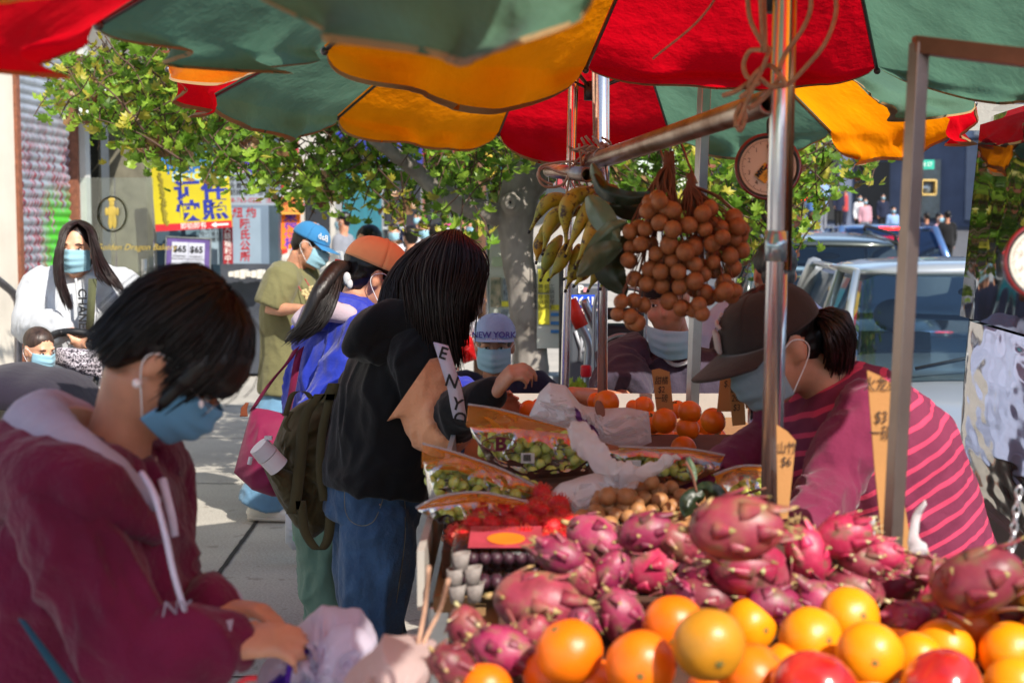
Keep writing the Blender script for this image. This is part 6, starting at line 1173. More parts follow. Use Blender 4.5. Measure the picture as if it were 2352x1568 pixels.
def figure(label, base, hc, yaw, hf, hu=(0, 0, 1), N=None, P=None, sw=.17, arms=None, top=None, topname='shirt', tw=1.0, sleeve='long', sr=1.0, pants=None, knees=None, ankles=None, lr_=1.0, skin=None, cap=None, mask=None, eyes=True, hair='short', hmat=None, voxel=.008, s=1, fa=.006, legs=True, shoes=None, group=None, shirt_len=.1, cuffs=None, drop=0, hands=True, cuts=(), matfn=None, top_mats=None, belly=1, capk=None):
    base = V(base); hc = V(hc); r = V((cos(yaw), sin(yaw), 0)); f = V((-sin(yaw), cos(yaw), 0)); F = frame(hf, hu); skin = skin or SK2; hmat = hmat or HB
    N = V(N) if N is not None else hc-F.col[2]*.15*s-F.col[1]*.03*s; P = V(P) if P is not None else V((N.x, N.y, base.z+(N.z-base.z)*.62)); up = (N-P).normalized(); fw = (f-up*f.dot(up)).normalized()
    SH = {'L': N-r*sw-up*.055, 'R': N+r*sw-up*.055}; arms = arms or {}; A = {}
    for k in 'LR':
        q = -1 if k == 'L' else 1
        if k in arms: A[k] = arms[k]
        else: e = SH[k]+r*q*.04*s-up*.27*s; A[k] = (e, e+fw*.08*s-V((0, 0, .23*s)), None)
    hips = [P-r*.085*s-up*.06*s, P+r*.085*s-up*.06*s]
    if not ankles: ankles = [V((h_.x, h_.y, base.z+.08)) for h_ in hips]
    if not knees: knees = [hips[i].lerp(V(ankles[i]), .5)+fw*.025 for i in (0, 1)]
    mb = MB(); head_shape(mb, hc, F, s); nk = hc-F.col[2]*.06*s-F.col[1]*.025*s; mb.tube([nk, (nk+N)/2, N-up*.03], [.052*s, .05*s, .062*s], 16)
    mb.loft([(N-up*.01, r*.07*s, fw*.05*s), (N-up*.07, r*(sw-.0), fw*.075*s), (N.lerp(P, .4), r*.13*s, fw*.085*s), (N.lerp(P, .75), r*.115*s, fw*.08*s), (P-up*.06, r*.14*s, fw*.095*s)], 16, p=2.3)
    for k in 'LR':
        e, w_ = V(A[k][0]), V(A[k][1]); mb.tube([SH[k], SH[k].lerp(e, .5), e, e.lerp(w_, .35), w_], [.05*s, .043*s, .037*s, .037*s, .025*s], 12, round_=True)
        if hands and len(A[k]) > 2 and A[k][2]: d_, n_, cu, sd = A[k][2]; hand_shape(mb, w_, d_, n_, cu, sd, s*(.95 if s < .9 else .95))
        elif hands: d_ = (w_-e).normalized(); hand_shape(mb, w_, d_, -r*(-1 if k == 'L' else 1), .5, 1 if k == 'R' else 1, s*.95)
    if legs:
        for i in (0, 1): a_ = V(ankles[i]); mb.tube([hips[i], V(knees[i]), a_], [.085*s, .055*s, .038*s], 12, round_=True); mb.tube([a_-V((0, 0, .03)), a_+f*.13*s-V((0, 0, .05))], [.035*s, .03*s], 10, round_=True)
    root = blob('person', mb, skin, None, voxel, 3, loc=base); tag(root, label, 'person', group)
    if top:
        mb = MB(); mb.loft([(N+up*.005, r*.066*s, fw*.06*s), (N-up*.035, r*.125*s*tw, fw*.085*s*tw), (N-up*.085, r*(sw+.015), fw*.105*s*tw), (N.lerp(P, .4), r*.165*s*tw, fw*.125*s*tw*belly), (N.lerp(P, .75), r*.155*s*tw, fw*.125*s*tw*belly), (P-up*shirt_len, r*.172*s*tw, fw*.13*s*tw)], 22, p=2.3)
        for k in 'LR':
            e, w_ = V(A[k][0]), V(A[k][1]); S_ = SH[k]
            if sleeve == 'long': mb.tube(sm([N.lerp(S_, .6), S_, S_.lerp(e, .5), e, e.lerp(w_, .5), w_+(e-w_).normalized()*.01], 3), interp([.07*s*sr, .072*s*sr, .064*s*sr, .058*s*sr, .052*s*sr, .036*s*sr], 16), 14, round_=True)
            elif sleeve == 'short': mb.tube([N.lerp(S_, .6), S_, S_.lerp(e, .45), S_.lerp(e, .88)], [.07*s*sr, .074*s*sr, .074*s*sr, .075*s*sr], 14)
        tp_ = blob(topname, mb, top_mats or top, root, voxel*.95, 3, folds(fa, seed=base.x*3), cuts, matfn)
        if cuffs:
            for k in 'LR': e, w_ = V(A[k][0]), V(A[k][1]); d_ = (w_-e).normalized(); mb = MB(); mb.tube([w_-d_*.03, w_+d_*.012], [.037*s*sr, .033*s*sr], 14); add('cuff', mb, cuffs, tp_, solid=.003)
    if pants and legs:
        mb = MB(); mb.loft([(P+up*.02, r*.15*s, fw*.115*s), (P-up*.06, r*.168*s, fw*.13*s), (P-up*.14, r*.17*s, fw*.12*s)], 18, p=2.3)
        for i in (0, 1): a_ = V(ankles[i]); k_ = V(knees[i]); mb.tube(sm([hips[i]-up*.03, hips[i].lerp(k_, .5), k_, k_.lerp(a_, .5), a_+V((0, 0, .01))], 3), interp([.095*s, .088*s*lr_, .068*s*lr_, .06*s*lr_, .055*s*lr_**1.5], 13), 16)
        blob('trousers', mb, pants, root, voxel, 3, folds(fa, seed=1))
        for i in (0, 1):
            a_ = V(ankles[i]); mb = MB(); mb.tube([a_-f*.05*s-V((0, 0, .04)), a_-V((0, 0, .035)), a_+f*.08*s-V((0, 0, .045)), a_+f*.17*s-V((0, 0, .055))], [.035*s, .042*s, .04*s, .028*s], 12, round_=True); sh_ = add('shoe', mb, shoes or M('shoe_white', '#c9c4ba', .6, .1, 10, .1), root)
            mb = MB(); mb.loft([(a_+f*.06*s-V((0, 0, .078)), f*.14*s, r*.05*s), (a_+f*.06*s-V((0, 0, .058)), f*.14*s, r*.048*s)], 20, p=2.4); add('sole', mb, M('shoe_sole', '#b5b0a6', .8, .1, 10, .1), sh_)
    if hair == 'short':
        mb = MB(); mb.T = hm(hc, F, s); mb.ell((0, -.02, .026 if cap else .045), (.079, .095, .072) if cap else (.082, .098, .082), nu=20, nv=14); mb.ell((0, -.055, -.015), (.066, .05, .06)); mb.T = None; blob('hair', mb, hmat, root, voxel*.9, 2, lambda co, n: n*.005*noise.noise(co*60))
    elif hair == 'buzz':
        mb = MB(); mb.T = hm(hc, F, s); mb.ell((0, -.018, .024 if cap else .046), (.077, .093, .072) if cap else (.079, .094, .08), nu=20, nv=14); mb.ell((0, -.058, -.012), (.06, .045, .055)); mb.T = None; blob('hair', mb, hmat, root, voxel*.9, 2)
    if eyes: face_parts(root, hc, F, s)
    if mask: mask_part(root, hc, F, s, mask, drop)
    cp = None
    if cap: cp = cap_part(root, hc, F, s, cap, **(capk or {}))
    return root, dict(F=F, hc=hc, N=N, P=P, SH=SH, up=up, r=r, f=fw, cap=cp)
g0 = lambda px, Y: V((at(px, 600, Y).x, Y, 0))
DEN = cloth('denim_blue', '#263c5a', 0, .3, 260, .85, fold=.55, fs=14, alt='#456487'); DENL = cloth('denim_light', '#5d83a0', 0, .2, 500, .85); BLACKC = cloth('black_cloth', '#0c0b0d', 0, .3, 600, .9, fold=.25); WHITEC = cloth('white_cloth', '#b9bdc2', .1, .05, 600, .8, fold=.3)
# --- woman in burgundy hoodie, nearest ---
BUR = cloth('burgundy_fleece', '#520b2a', 0, .2, 350, .95, fold=.85, fs=10, alt='#6d163c'); GRL = cloth('grey_lining', '#a09db0', 0, .1, 300, .95, fold=.5); KNIT = cloth('beige_knit', '#b3a194', 0, .15, 150, .95, fold=.2)
a_ = lambda x, y, Y=2.0: at(x, y, Y)
hc = a_(402, 822, 2.02)
fgw, I = figure('woman in burgundy hooded sweatshirt bending her masked face over plastic bags', g0(200, 2.05), hc, -pi/2, (.63, .04, -.77), (.77, 0, .63), N=a_(262, 1050, 2.04), P=a_(120, 1700, 2.05), sw=.165, s=.88, skin=SK3, top=BUR, topname='hoodie', tw=1.2, sr=1.2, belly=1.15,
  arms={'R': (a_(300, 1500, 1.84), a_(520, 1482, 1.84), ((1, .12, .12), (0, .45, -1), .6, 1)), 'L': (a_(360, 1440, 2.2), a_(500, 1395, 2.0), ((1, -.25, 0), (0, -.2, -1), .5, -1))}, pants=BLACKC, hair=None, eyes=True, mask=cloth('mask_sky', '#6fa9cf', .25, .06, 700, .8, fold=.15), voxel=.0068, fa=.013, shirt_len=.15, cuffs=GRL)
F = I['F']; T4 = hm(hc, F, .88)
mb = MB(); mb.T = T4; mb.ell((0, -.012, .046), (.088, .106, .086), nu=24, nv=16); mb.ell((0, .05, .052), (.074, .056, .05)); mb.ell((0, -.062, -.002), (.072, .055, .075)); mb.ell((.0, .08, .04), (.062, .028, .032)); mb.ell((0, -.07, -.06), (.058, .035, .035))
for q in (-1, 1): mb.tube([(q*.07, .035, .04), (q*.073, .04, -.0), (q*.07, .045, -.045), (q*.068, .05, -.065)], [.022, .016, .012, .005], 10, round_=True)
mb.T = None; hr = blob('hair', mb, HB, fgw, .008, 3, lambda co, n: n*.004*noise.noise(co*40))
L_ = lambda x, y, z: T4 @ V((x, y, z)); cr_ = (0, -.035, .15)
gd = []; C9 = .9
for k in range(26):
    a = 2*pi*k/25; dx, dy = cos(a), sin(a); ylim = .106 if dy > 0 else .112; zend = .03 if dy > .75 else (-.02 if dy > .3 else (.012 if dy > -.35 else -.085)); zend = zend-.03*(abs(dx) > .5)*(dy > .1)
    gd.append([L_(.012*dx, -.03+.02*dy, .135), L_(.062*dx, -.02+.072*dy, .118), L_(.09*dx, -.012+ylim*dy*.98, .056), L_(.088*dx, -.012+ylim*dy*.97, .018+zend*.3), L_(.08*dx, -.012+ylim*dy*.88, zend)])
strands(hr, HB, gd, 1500, .006, .0009, 4, 'strand'); strands(hr, HB, gd, 120, .014, .0006, 5, 'flyaway_strand')
mb = MB(); mb.ell(L_(.088, -.004, -.05), .007, nu=10, nv=8); add('pearl_earring', mb, M('pearl_and_glint', '#e8dfe0', .15, .03, 9, 0), fgw)
mb = MB(); mb.ell(L_(.066, .084, .0), (.0035, .003, .006)); add('glasses_glint', mb, M('pearl_and_glint', ''), fgw)  # pale bead standing in for the glint on the glasses
mb = MB(); mb.T = T4
for q in (-1, 1): mb.tube([V((q*.032+.024*cos(t_), .1, .0+.018*sin(t_))) for t_ in [2*pi*i/16 for i in range(17)]], .0012, 5)
mb.tube([(.056, .098, .003), (.083, .0, .005)], .0012, 5); mb.T = None; add('glasses', mb, steel, fgw)
mb = MB(); C0 = a_(262, 1000, 2.03); ax = (hc-I['N']).normalized(); u_, w_ = perp(ax)
ring = lambda R1, R2, z, dx=0: [I['N']+ax*z+V((dx, 0, 0))+u_*cos(q)*R1+w_*sin(q)*R2 for q in [2*pi*i/20 for i in range(20)]]
mb.rings([ring(.098, .098, -.04, -.015), ring(.092, .09, .0, -.02), ring(.086, .08, .035, -.028), ring(.08, .074, .033, -.028), ring(.08, .076, -.02, -.02)], False); add('knit_collar', mb, KNIT, fgw)
mb = MB(); mb.tube(sm([a_(345, 1150, 1.93), a_(262, 1105, 1.89), a_(160, 1030, 1.9), a_(85, 985, 2.0), a_(140, 965, 2.14), a_(260, 1040, 2.17), a_(340, 1110, 2.12)]), interp([.014, .026, .036, .046, .04, .03, .014], 37), 12, round_=True); blob('hood_lining', mb, GRL, fgw, .009, 3, folds(.006))
mb = MB(); mb.tube(sm([a_(350, 1220, 1.90), a_(255, 1165, 1.86), a_(135, 1110, 1.87), a_(40, 1085, 2.0), a_(120, 1060, 2.16), a_(260, 1110, 2.2)]), interp([.02, .04, .062, .075, .06, .035], 31), 12, round_=True); blob('hood', mb, BUR, fgw, .009, 3, folds(.01))
mb = MB(); mb.tube(sm([a_(325, 1085, 1.87), a_(352, 1130, 1.83), a_(378, 1220, 1.81), a_(400, 1320, 1.81), a_(430, 1420, 1.82)]), .0042, 8); mb.ell(a_(432, 1425, 1.82), (.009, .009, .01)); mb.tube(sm([a_(372, 1100, 1.98), a_(392, 1180, 1.96), a_(400, 1230, 1.96)]), .007, 8); add('drawstring', mb, M('white_cord', '#c9c6dc', .9, .08, 60, .3), fgw)
text('NY', .03, M('grey_print', '#8a8090', .8), at(405, 1398, 1.80), (.8, -.2, .1), (.2, 0, 1), fgw, name='chest_lettering'); snap(fgw.children[-1] if False else [o for o in fgw.children if o.name.startswith('chest_lettering')][0], [o for o in fgw.children if o.name.startswith('hoodie')][0])
mb = MB(); mb.slab([a_(40, 1420, 1.8), a_(56, 1425, 1.8), a_(190, 1600, 1.76), a_(165, 1610, 1.76)], (0, .004, 0)); add('bag_strap', mb, cloth('teal_strap', '#1f4a5e', 0), fgw)
# bags in her hands
PWL = film('lilac_bag_film', '#dcd6ea', .8, .35)
hb_ = ([(600, 1530), (650, 1470), (700, 1425), (735, 1392), (785, 1400), (828, 1402), (866, 1470)], [(560, 1640), (640, 1650), (720, 1650), (800, 1620), (850, 1560), (866, 1500)], 1.94, .06, .05, 13)
bg_ = bagthing('crumpled white plastic bags with purple print held by the woman in burgundy', [('film', pouch(*hb_, seed=21), PWL), ('film_fold', pouch([(720, 1500), (760, 1440), (810, 1430), (862, 1470)], [(690, 1590), (740, 1610), (800, 1600), (868, 1510)], 1.86, .025, .035, 17, seed=25), PWL)], at(720, 1568, 1.94))
for p_ in ((.2, .42, .3, .5), (.12, .3, .5, .72), (.34, .5, .22, .36)): add('purple_print', pouch(*hb_, seed=21, patch=p_), PUR, bg_)
mb = MB(); mb.tube(sm([at(530, 1590, 1.76), at(560, 1562, 1.74), at(590, 1556, 1.74)]), .004, 6); tag(add('red_tie', mb, M('red_plastic', ''), loc=at(545, 1560, 1.75)), 'small red plastic tie by the cuff of the burgundy sleeve', 'tie')
bagthing('pinkish white plastic bag knotted at the stall corner', [('film', pouch([(790, 1560), (850, 1500), (880, 1462), (905, 1470), (940, 1480), (1000, 1500)], [(790, 1640), (850, 1660), (900, 1660), (960, 1640), (1000, 1520)], 1.72, .07, .045, 14, seed=31), PWP)], at(900, 1600, 1.72))
# --- woman with white jacket and pram ---
hc = at(176, 572, 6.3); a6 = lambda x, y, Y=6.25: at(x, y, Y)
sw_, I = figure('woman in white jacket with long dark hair and blue mask pushing the pram', g0(185, 6.35), hc, pi, (.05, -1, -.04), (0.03, 0, 1), N=at(183, 642, 6.33), P=at(190, 850, 6.35), sw=.175, skin=SK1, top=WHITEC, topname='jacket', tw=1.12, sr=1.35, mask=MASKM,
  arms={'R': (at(72, 745, 6.22), at(140, 757, 6.0), ((.8, -.4, -.1), (0, .2, -1), .9, 1)), 'L': (at(292, 745, 6.22), at(240, 775, 6.0), ((-.8, -.35, .1), (0, .2, -1), .9, -1))}, pants=BLACKC, hair=None, fa=.014, voxel=.009)
F = I['F']; T4 = hm(hc, F); L_ = lambda x, y, z: T4 @ V((x, y, z))
mb = MB(); mb.T = T4; mb.ell((0, -.025, .045), (.085, .1, .085), nu=20, nv=14); mb.ell((0, -.07, -.06), (.08, .05, .12)); mb.T = None; hr = blob('hair', mb, HBR, sw_, .009, 2)
gl = [[at(178, 512, 6.25), at(150, 530, 6.2), at(134, 580, 6.16), at(135, 650, 6.06), at(160, 712, 5.98)], [at(178, 512, 6.25), at(155, 528, 6.19), at(143, 580, 6.15), at(145, 650, 6.05), at(165, 705, 5.98)], [at(176, 512, 6.27), at(143, 540, 6.27), at(128, 590, 6.25), at(130, 640, 6.12), at(150, 700, 6.02)]]
gr = [[at(180, 512, 6.25), at(205, 528, 6.2), at(222, 575, 6.17), at(245, 625, 6.1), at(285, 680, 6.1)], [at(180, 512, 6.27), at(212, 530, 6.27), at(232, 590, 6.27), at(250, 620, 6.2), at(280, 665, 6.15)], [at(180, 512, 6.25), at(203, 528, 6.2), at(212, 575, 6.16), at(222, 630, 6.08), at(238, 650, 6.06)]]
strands(hr, HBR, gl, 420, .007, .0013, 2, 'strand'); strands(hr, HBR, gr, 420, .008, .0013, 3, 'strand')
mb = MB(); mb.slab([at(203, 640, 6.08), at(222, 640, 6.08), at(214, 760, 6.0), at(197, 760, 6.0)], (0, .006, 0)); st_ = add('bag_strap', mb, cloth('olive_strap', '#4a4d33', 0), sw_)
mb = MB(); mb.slab([at(180, 700, 6.10), at(216, 655, 6.16), at(222, 800, 6.05), at(184, 800, 6.05)], (0, .02, 0)); add('white_shirt', mb, WHITEC, sw_)
text('CHANEL', .05, BLKI, at(189, 715, 6.03), (0, 0, -1), (1, 0, 0), sw_, weight=.0015)
mb = MB(); mb.tube(sm([at(174, 640, 6.16), at(180, 700, 6.12), at(184, 800, 6.08)]), .006, 6); add('zip_edge', mb, WHITEC, sw_)
# pram and child
PRM = cloth('pram_fabric', '#211b29', 0, .12, 400, .9, fold=.2); pr = thing('pram', 'grey purple folding pram with chevron basket and black handle', 'pram', g0(60, 5.6))
def cnp(u, v):
    a = pi*(.02+.62*u); x = -.36+.0*v; c = at(75, 985, 5.55); return V((c.x+.31*cos(pi-a*1.35)*1.0-.0, 5.3+.55*v, c.z+.26*sin(a*1.35+.0)))
mb = MB(); c = at(70, 985, 5.5)
c = at(48, 1012, 5.45)
mb.grid(lambda u, v: c+V((-.30*cos(pi*u*.93)*1.0, -.32*cos(pi*v), .30*sin(pi*u*.93)**.8*(.55+.45*sin(pi*v)**.6)))*(1-.035*abs(sin(u*pi*4))**4), 48, 20)
add('canopy', mb, PRM, pr, solid=.004); mb = MB(); mb.box(c+V((-.05, .05, -.22)), (.42, .5, .3)); add('seat', mb, PRM, pr, bevel=.05)
mb = MB(); mb.tube(sm([at(112, 775, 5.85), at(135, 765, 5.95), at(170, 762, 5.95), at(205, 768, 5.95), at(236, 785, 5.9)]), .017, 12, round_=True); add('handle', mb, BLKP, pr)
mb = MB(); mb.tube([at(112, 775, 5.85), at(105, 900, 5.7), at(90, 1060, 5.6)], .012, 8); mb.tube([at(236, 785, 5.9), at(215, 900, 5.7), at(190, 1060, 5.6)], .012, 8); mb.tube([at(90, 1060, 5.6), at(30, 1180, 5.2)], .012, 8); mb.tube([at(190, 1060, 5.6), at(120, 1180, 5.2)], .012, 8); add('frame_tube', mb, BLKP, pr)
t = NT('chevron_fabric'); wv = t.node('ShaderNodeTexWave'); wv.inputs['Scale'].default_value = 16; wv.inputs['Distortion'].default_value = 6; wv.inputs['Detail'].default_value = 0; wv.inputs['Detail Scale'].default_value = 9; wv.bands_direction = 'Z'; t.link(t.coord(), wv.inputs[0]); t.link(t.ramp(wv.outputs[1], [(.45, '#2c2730'), (.55, '#b9b2ba')]), t.b.inputs[0])
add('chevron_basket', pouch([(130, 797), (180, 800), (235, 806)], [(125, 835), (180, 858), (235, 868)], 5.72, .03, .006, 8), t.m, pr)
for px, Y in ((15, 5.0), (95, 5.0), (90, 5.9), (190, 5.9)): mb = MB(); mb.lathe([(.05, -.02), (.085, -.02), (.09, 0), (.085, .02), (.05, .02)], g0(px, Y)+V((0, 0, .09)), (1, 0, 0), 18, True); add('wheel', mb, TYRE, pr)
bc_ = at(92, 1000, 5.5); bc_.z = .45
kid, I = figure('small child with cropped hair and blue mask sitting in the pram', bc_, at(90, 803, 5.62), pi+.9, (.75, -.62, -.25), (0, 0, 1), N=at(85, 862, 5.66), P=at(80, 960, 5.6), sw=.09, s=.72, skin=SK1, top=cloth('pale_child_shirt', '#a9a39a'), pants=PRM, hair='buzz', hmat=hairmat('hair_child', '#3a2b24'), mask=MASKM, voxel=.008, fa=.003, knees=[at(60, 960, 5.35), at(110, 960, 5.35)], ankles=[at(60, 1040, 5.3), at(110, 1040, 5.3)])
# --- man in green T-shirt ---
OLV = cloth('olive_jersey', '#6d6a48', 0, .1, 500, .9, fold=.4); CAPB = cloth('cap_blue', '#2f74a8', 0, .1, 500, .8, fold=.1)
hc = at(712, 562, 7.6); mg, I = figure('man in olive T-shirt and sky blue cap looking down at his phone', g0(640, 7.6), hc, -pi/2-.15, (.88, -.15, -.42), (.42, 0, .88), N=at(672, 618, 7.62), P=at(668, 850, 7.65), sw=.19, skin=SK3, top=OLV, tw=1.25, sr=1.3, sleeve='short', shirt_len=.12, mask=MASKM, hair='buzz', cap=CAPB,
  arms={'R': (at(622, 712, 7.42), at(690, 708, 7.3), ((1, 0, .15), (0, .2, 1), .5, -1)), 'L': (at(720, 735, 7.8), at(745, 705, 7.6), ((1, -.3, .2), (0, .2, 1), .5, 1))}, pants=DENL, lr_=1.75, ankles=[g0(640, 7.9)+V((0, 0, .09)), g0(592, 7.65)+V((0, 0, .09))], voxel=.01, fa=.006)
cp, T4 = I['cap']; text('Bab', .045, WHI, T4 @ V((.062, .07, .07)), T4.to_3x3() @ V((-.75, .66, 0)) * -1, T4.to_3x3() @ V((0, -.2, 1)), mg, shear=.3)
mb = MB(); mb.tube(sm([at(668, 622, 7.45), at(690, 665, 7.42), at(712, 700, 7.4)]), .003, 5); mb.tube(sm([at(700, 640, 7.42), at(725, 680, 7.4)]), .003, 5); add('lanyard', mb, REDI, mg)
mb = MB(); 
for dx, dy in ((700, 672), (716, 664), (708, 682), (728, 675)):
    for k in range(5): mb.ell(at(dx+5*cos(k*1.26), dy+5*sin(k*1.26), 7.36), (.01, .004, .01), nu=8, nv=5)
add('flower_print', mb, M('flower_print', '#b9a878', .8), mg)
# --- black haired person between the caps ---
figure('dark haired person with fringe glimpsed above the peach cap', g0(845, 9.2), at(845, 560, 9.2), pi-.5, (-.35, -.9, 0), skin=SK1, top=BLACKC, pants=BLACKC, voxel=.012)
# --- girl in blue jacket and peach cap ---
BLJ = cloth('blue_shell', '#1d2f9c', 0, .12, 500, .6, fold=.5, fs=6); PCH = cloth('peach_cap', '#dc9a68', 0, .1, 500, .85, fold=.15); GRN = cloth('sage_trousers', '#5c7463', 0, .1, 500, .9, fold=.35)
a4 = lambda x, y, Y=4.5: at(x, y, Y); hc = a4(862, 632, 4.5)
gb_, I = figure('girl in blue jacket and peach cap with ponytail leaning to the stall', V((at(760, 600, 4.55).x, 4.55, 0)), hc, -pi/2+.55, (.86, .28, -.38), (.35, .05, .93), N=a4(790, 745, 4.5), P=a4(770, 1010, 4.55), sw=.17, skin=SK3, top=BLJ, topname='jacket', tw=1.2, sr=1.25, mask=MASKW, hair='short', cap=PCH, eyes=False,
  arms={'R': (a4(740, 960, 4.3), a4(860, 1010, 4.2), None), 'L': (a4(980, 900, 4.7), a4(1100, 925, 4.45), ((1, -.3, 0), (0, 0, -1), .6, 1))}, pants=GRN, lr_=1.35, voxel=.009, fa=.016, knees=[a4(780, 1270, 4.55), a4(750, 1270, 4.5)])
F = I['F']; T4 = hm(hc, F); L_ = lambda x, y, z: T4 @ V((x, y, z))
mb = MB(); mb.tube(sm([a4(700, 745, 4.38), a4(745, 720, 4.42), a4(820, 735, 4.45), a4(838, 770, 4.4), a4(800, 800, 4.36)]), interp([.03, .06, .07, .05, .02], 25), 12, round_=True); blob('hood', mb, BLJ, gb_, .01, 3, folds(.01)); mb = MB(); mb.tube(sm([a4(690, 735, 4.32), a4(735, 712, 4.33), a4(800, 722, 4.36)]), interp([.028, .04, .03], 13), 12, round_=True); blob('hood_lining', mb, cloth('lilac_lining', '#a79aa6'), gb_, .01, 2, folds(.004))
P0 = a4(797, 612, 4.45); gd = [[P0, a4(770, 620, 4.33), a4(735, 670, 4.26), a4(700, 740, 4.24), a4(655, 785, 4.24)], [P0, a4(782, 630, 4.33), a4(765, 690, 4.25), a4(735, 745, 4.22), a4(690, 775, 4.22)], [P0, a4(770, 612, 4.35), a4(745, 650, 4.3), a4(715, 720, 4.26), a4(670, 780, 4.26)]]
hp = strands(gb_, HB, gd, 700, .009, .0012, 6, 'ponytail', 12); mb = MB(); mb.tube(sm(gd[0]), interp([.018, .026, .026, .02, .004], 21), 10); add('ponytail_core', mb, HB, hp)
mb = MB(); mb.tube([P0+V((-.02, -.02, -.005)), P0+V((-.015, -.02, .02))], .02, 10); add('hair_tie', mb, M('red_tie_band', '#c4272a', .6), gb_); mb = MB(); mb.ell(a4(797, 640, 4.3), (.012, .01, .02)); mb.ell(a4(803, 652, 4.3), (.01, .01, .015)); add('white_scrunchie', mb, WHITEC, gb_)
# tote and backpack, thermos
TOT = cloth('magenta_tote', '#7c1440', .1, .12, 400, .7, fold=.2); tt = thing('tote_bag', 'magenta tote bag hanging from the shoulder of the girl in blue', 'tote bag', a4(620, 1130, 4.45))
add('bag_body', pouch([(578, 935), (615, 940), (655, 950), (690, 965)], [(537, 1085), (580, 1125), (625, 1140), (690, 1140)], 4.42, .07, .012, 6, seed=3), TOT, tt); mb = MB()
for pts in ([a4(580, 940, 4.4), a4(620, 880, 4.36), a4(662, 830, 4.34), a4(680, 800, 4.36)], [a4(660, 950, 4.4), a4(672, 890, 4.36), a4(682, 830, 4.34), a4(690, 800, 4.36)]):
    P = sm(pts); mb.rings([[q+V((-.012, 0, -.008)), q+V((.012, 0, .008)), q+V((.012, .004, .008)), q+V((-.012, .004, -.008))] for q in P])
add('handle', mb, TOT, tt); mb = MB()
for k in range(14): mb.tube(sm([a4(568+rnd.uniform(-2, 2), 925, 4.33), a4(562+rnd.uniform(-8, 6), 940, 4.33), a4(560+rnd.uniform(-9, 8), 956, 4.33)]), .0025, 4)
add('tassel', mb, M('brown_tassel', '#6b3218', .9), tt)
OLB = cloth('olive_canvas', '#443a20', 0, .2, 350, .85, fold=.35); bk_ = thing('backpack', 'olive canvas backpack slung low between the two women', 'backpack', a4(700, 1230, 4.05)); Y_ = 4.02
add('bag_body', pouch([(655, 950), (690, 925), (730, 905), (765, 900)], [(605, 1075), (640, 1150), (680, 1210), (722, 1235), (762, 1205), (770, 1100)], Y_, .075, .02, 9, seed=8), OLB, bk_)
add('front_pocket', pouch([(612, 1060), (650, 1075), (690, 1090)], [(625, 1110), (655, 1160), (695, 1200)], Y_-.08, .03, .01, 9, seed=9), OLB, bk_); mb = MB()
for pts, wd in (([(735, 905), (700, 960), (690, 1050), (680, 1140), (670, 1180)], .016), ([(760, 905), (740, 990), (735, 1080), (745, 1150)], .012), ([(690, 1150), (700, 1220), (730, 1262), (752, 1240), (760, 1180)], .014), ([(655, 955), (672, 905), (700, 900), (715, 915)], .008), ([(670, 945), (655, 975), (665, 990)], .006), ([(770, 880), (760, 905), (745, 925)], .02)):
    P = sm([at(x, y, Y_-.12) for x, y in pts]); mb.rings([[q+V((-wd, 0, 0)), q+V((wd, 0, 0)), q+V((wd, .005, 0)), q+V((-wd, .005, 0))] for q in P])
add('strap', mb, OLB, bk_); th = thing('thermos', 'white flip top flask stuck in the side pocket of the backpack', 'flask', at(640, 1075, Y_-.15)); a, b = at(600, 1030, Y_-.15), at(640, 1072, Y_-.13); d = (b-a).normalized()
mb = MB(); mb.tube([a+d*.028, b], .031, 20); add('flask_body', mb, M('flask_white', '#d8cdd0', .35, .05), th, ang=40); mb = MB(); mb.tube([a-d*.012, a+d*.026], [.029, .0325], 20); mb.box(a+V((.02, 0, .03)), (.02, .015, .01)); mb.tube([a+V((-.025, -.02, -.02)), a+V((-.03, -.02, -.04))], .006, 8); add('lid', mb, M('flask_lid', '#c5bcc0', .4, .05), th, ang=40)
sb = thing('shopping_bag', 'white paper shopping bag with green print at the feet', 'shopping bag', V((at(672, 1240, 6.9).x, 6.9, 0))); add('bag_body', pouch([(655, 1178), (672, 1182), (706, 1190)], [(655, 1245), (672, 1262), (706, 1265)], 6.6, .05, .006, 6), WHITEC, sb); mb = MB(); mb.box(at(682, 1225, 6.52), (.04, .01, .07)); add('print', mb, M('green_print', '#6fb58a', .6), sb, bevel=.005)
bagthing('pale plastic bag on the ground behind the jeans', [('film', pouch([(765, 1330), (780, 1320), (800, 1335)], [(762, 1390), (785, 1420), (830, 1410)], 4.9, .08, .03, 9, seed=14), PW)], at(790, 1400, 4.9))
# --- woman in black hoodie ---
PEA = cloth('peach_panel', '#dd9a72', 0, .1, 420, .92, fold=.6, fs=12); a3 = lambda x, y, Y=3.9: at(x, y, Y)
hc = a3(1030, 640, 3.9); yaw = -pi/2+.35
wb_, I = figure('woman in black hoodie with peach sleeve panel and straight brown hair picking fruit', V((at(860, 600, 3.95).x, 3.95, 0)), hc, yaw, (.83, .2, -.5), (.5, .0, .86), N=a3(930, 770, 3.9), P=a3(868, 1080, 3.95), sw=.165, skin=SK3, top=BLACKC, topname='hoodie', tw=1.14, sr=1.08, hair=None, mask=MASKW, eyes=False,
  arms={'R': (a3(1005, 975, 3.74), a3(1132, 905, 3.5), ((.6, -.2, .75), (.55, .3, -.75), .9, 1)), 'L': (a3(1020, 960, 4.2), a3(1100, 940, 4.2), None)}, pants=DEN, lr_=1.12, voxel=.007, fa=.011, shirt_len=.05, knees=[a3(860, 1500, 4.0), a3(850, 1500, 3.85)], ankles=[a3(830, 1850, 4.1), a3(800, 1850, 3.85)])
e_, w2 = a3(1005, 975, 3.74), a3(1132, 905, 3.5); S_ = I['SH']['R']
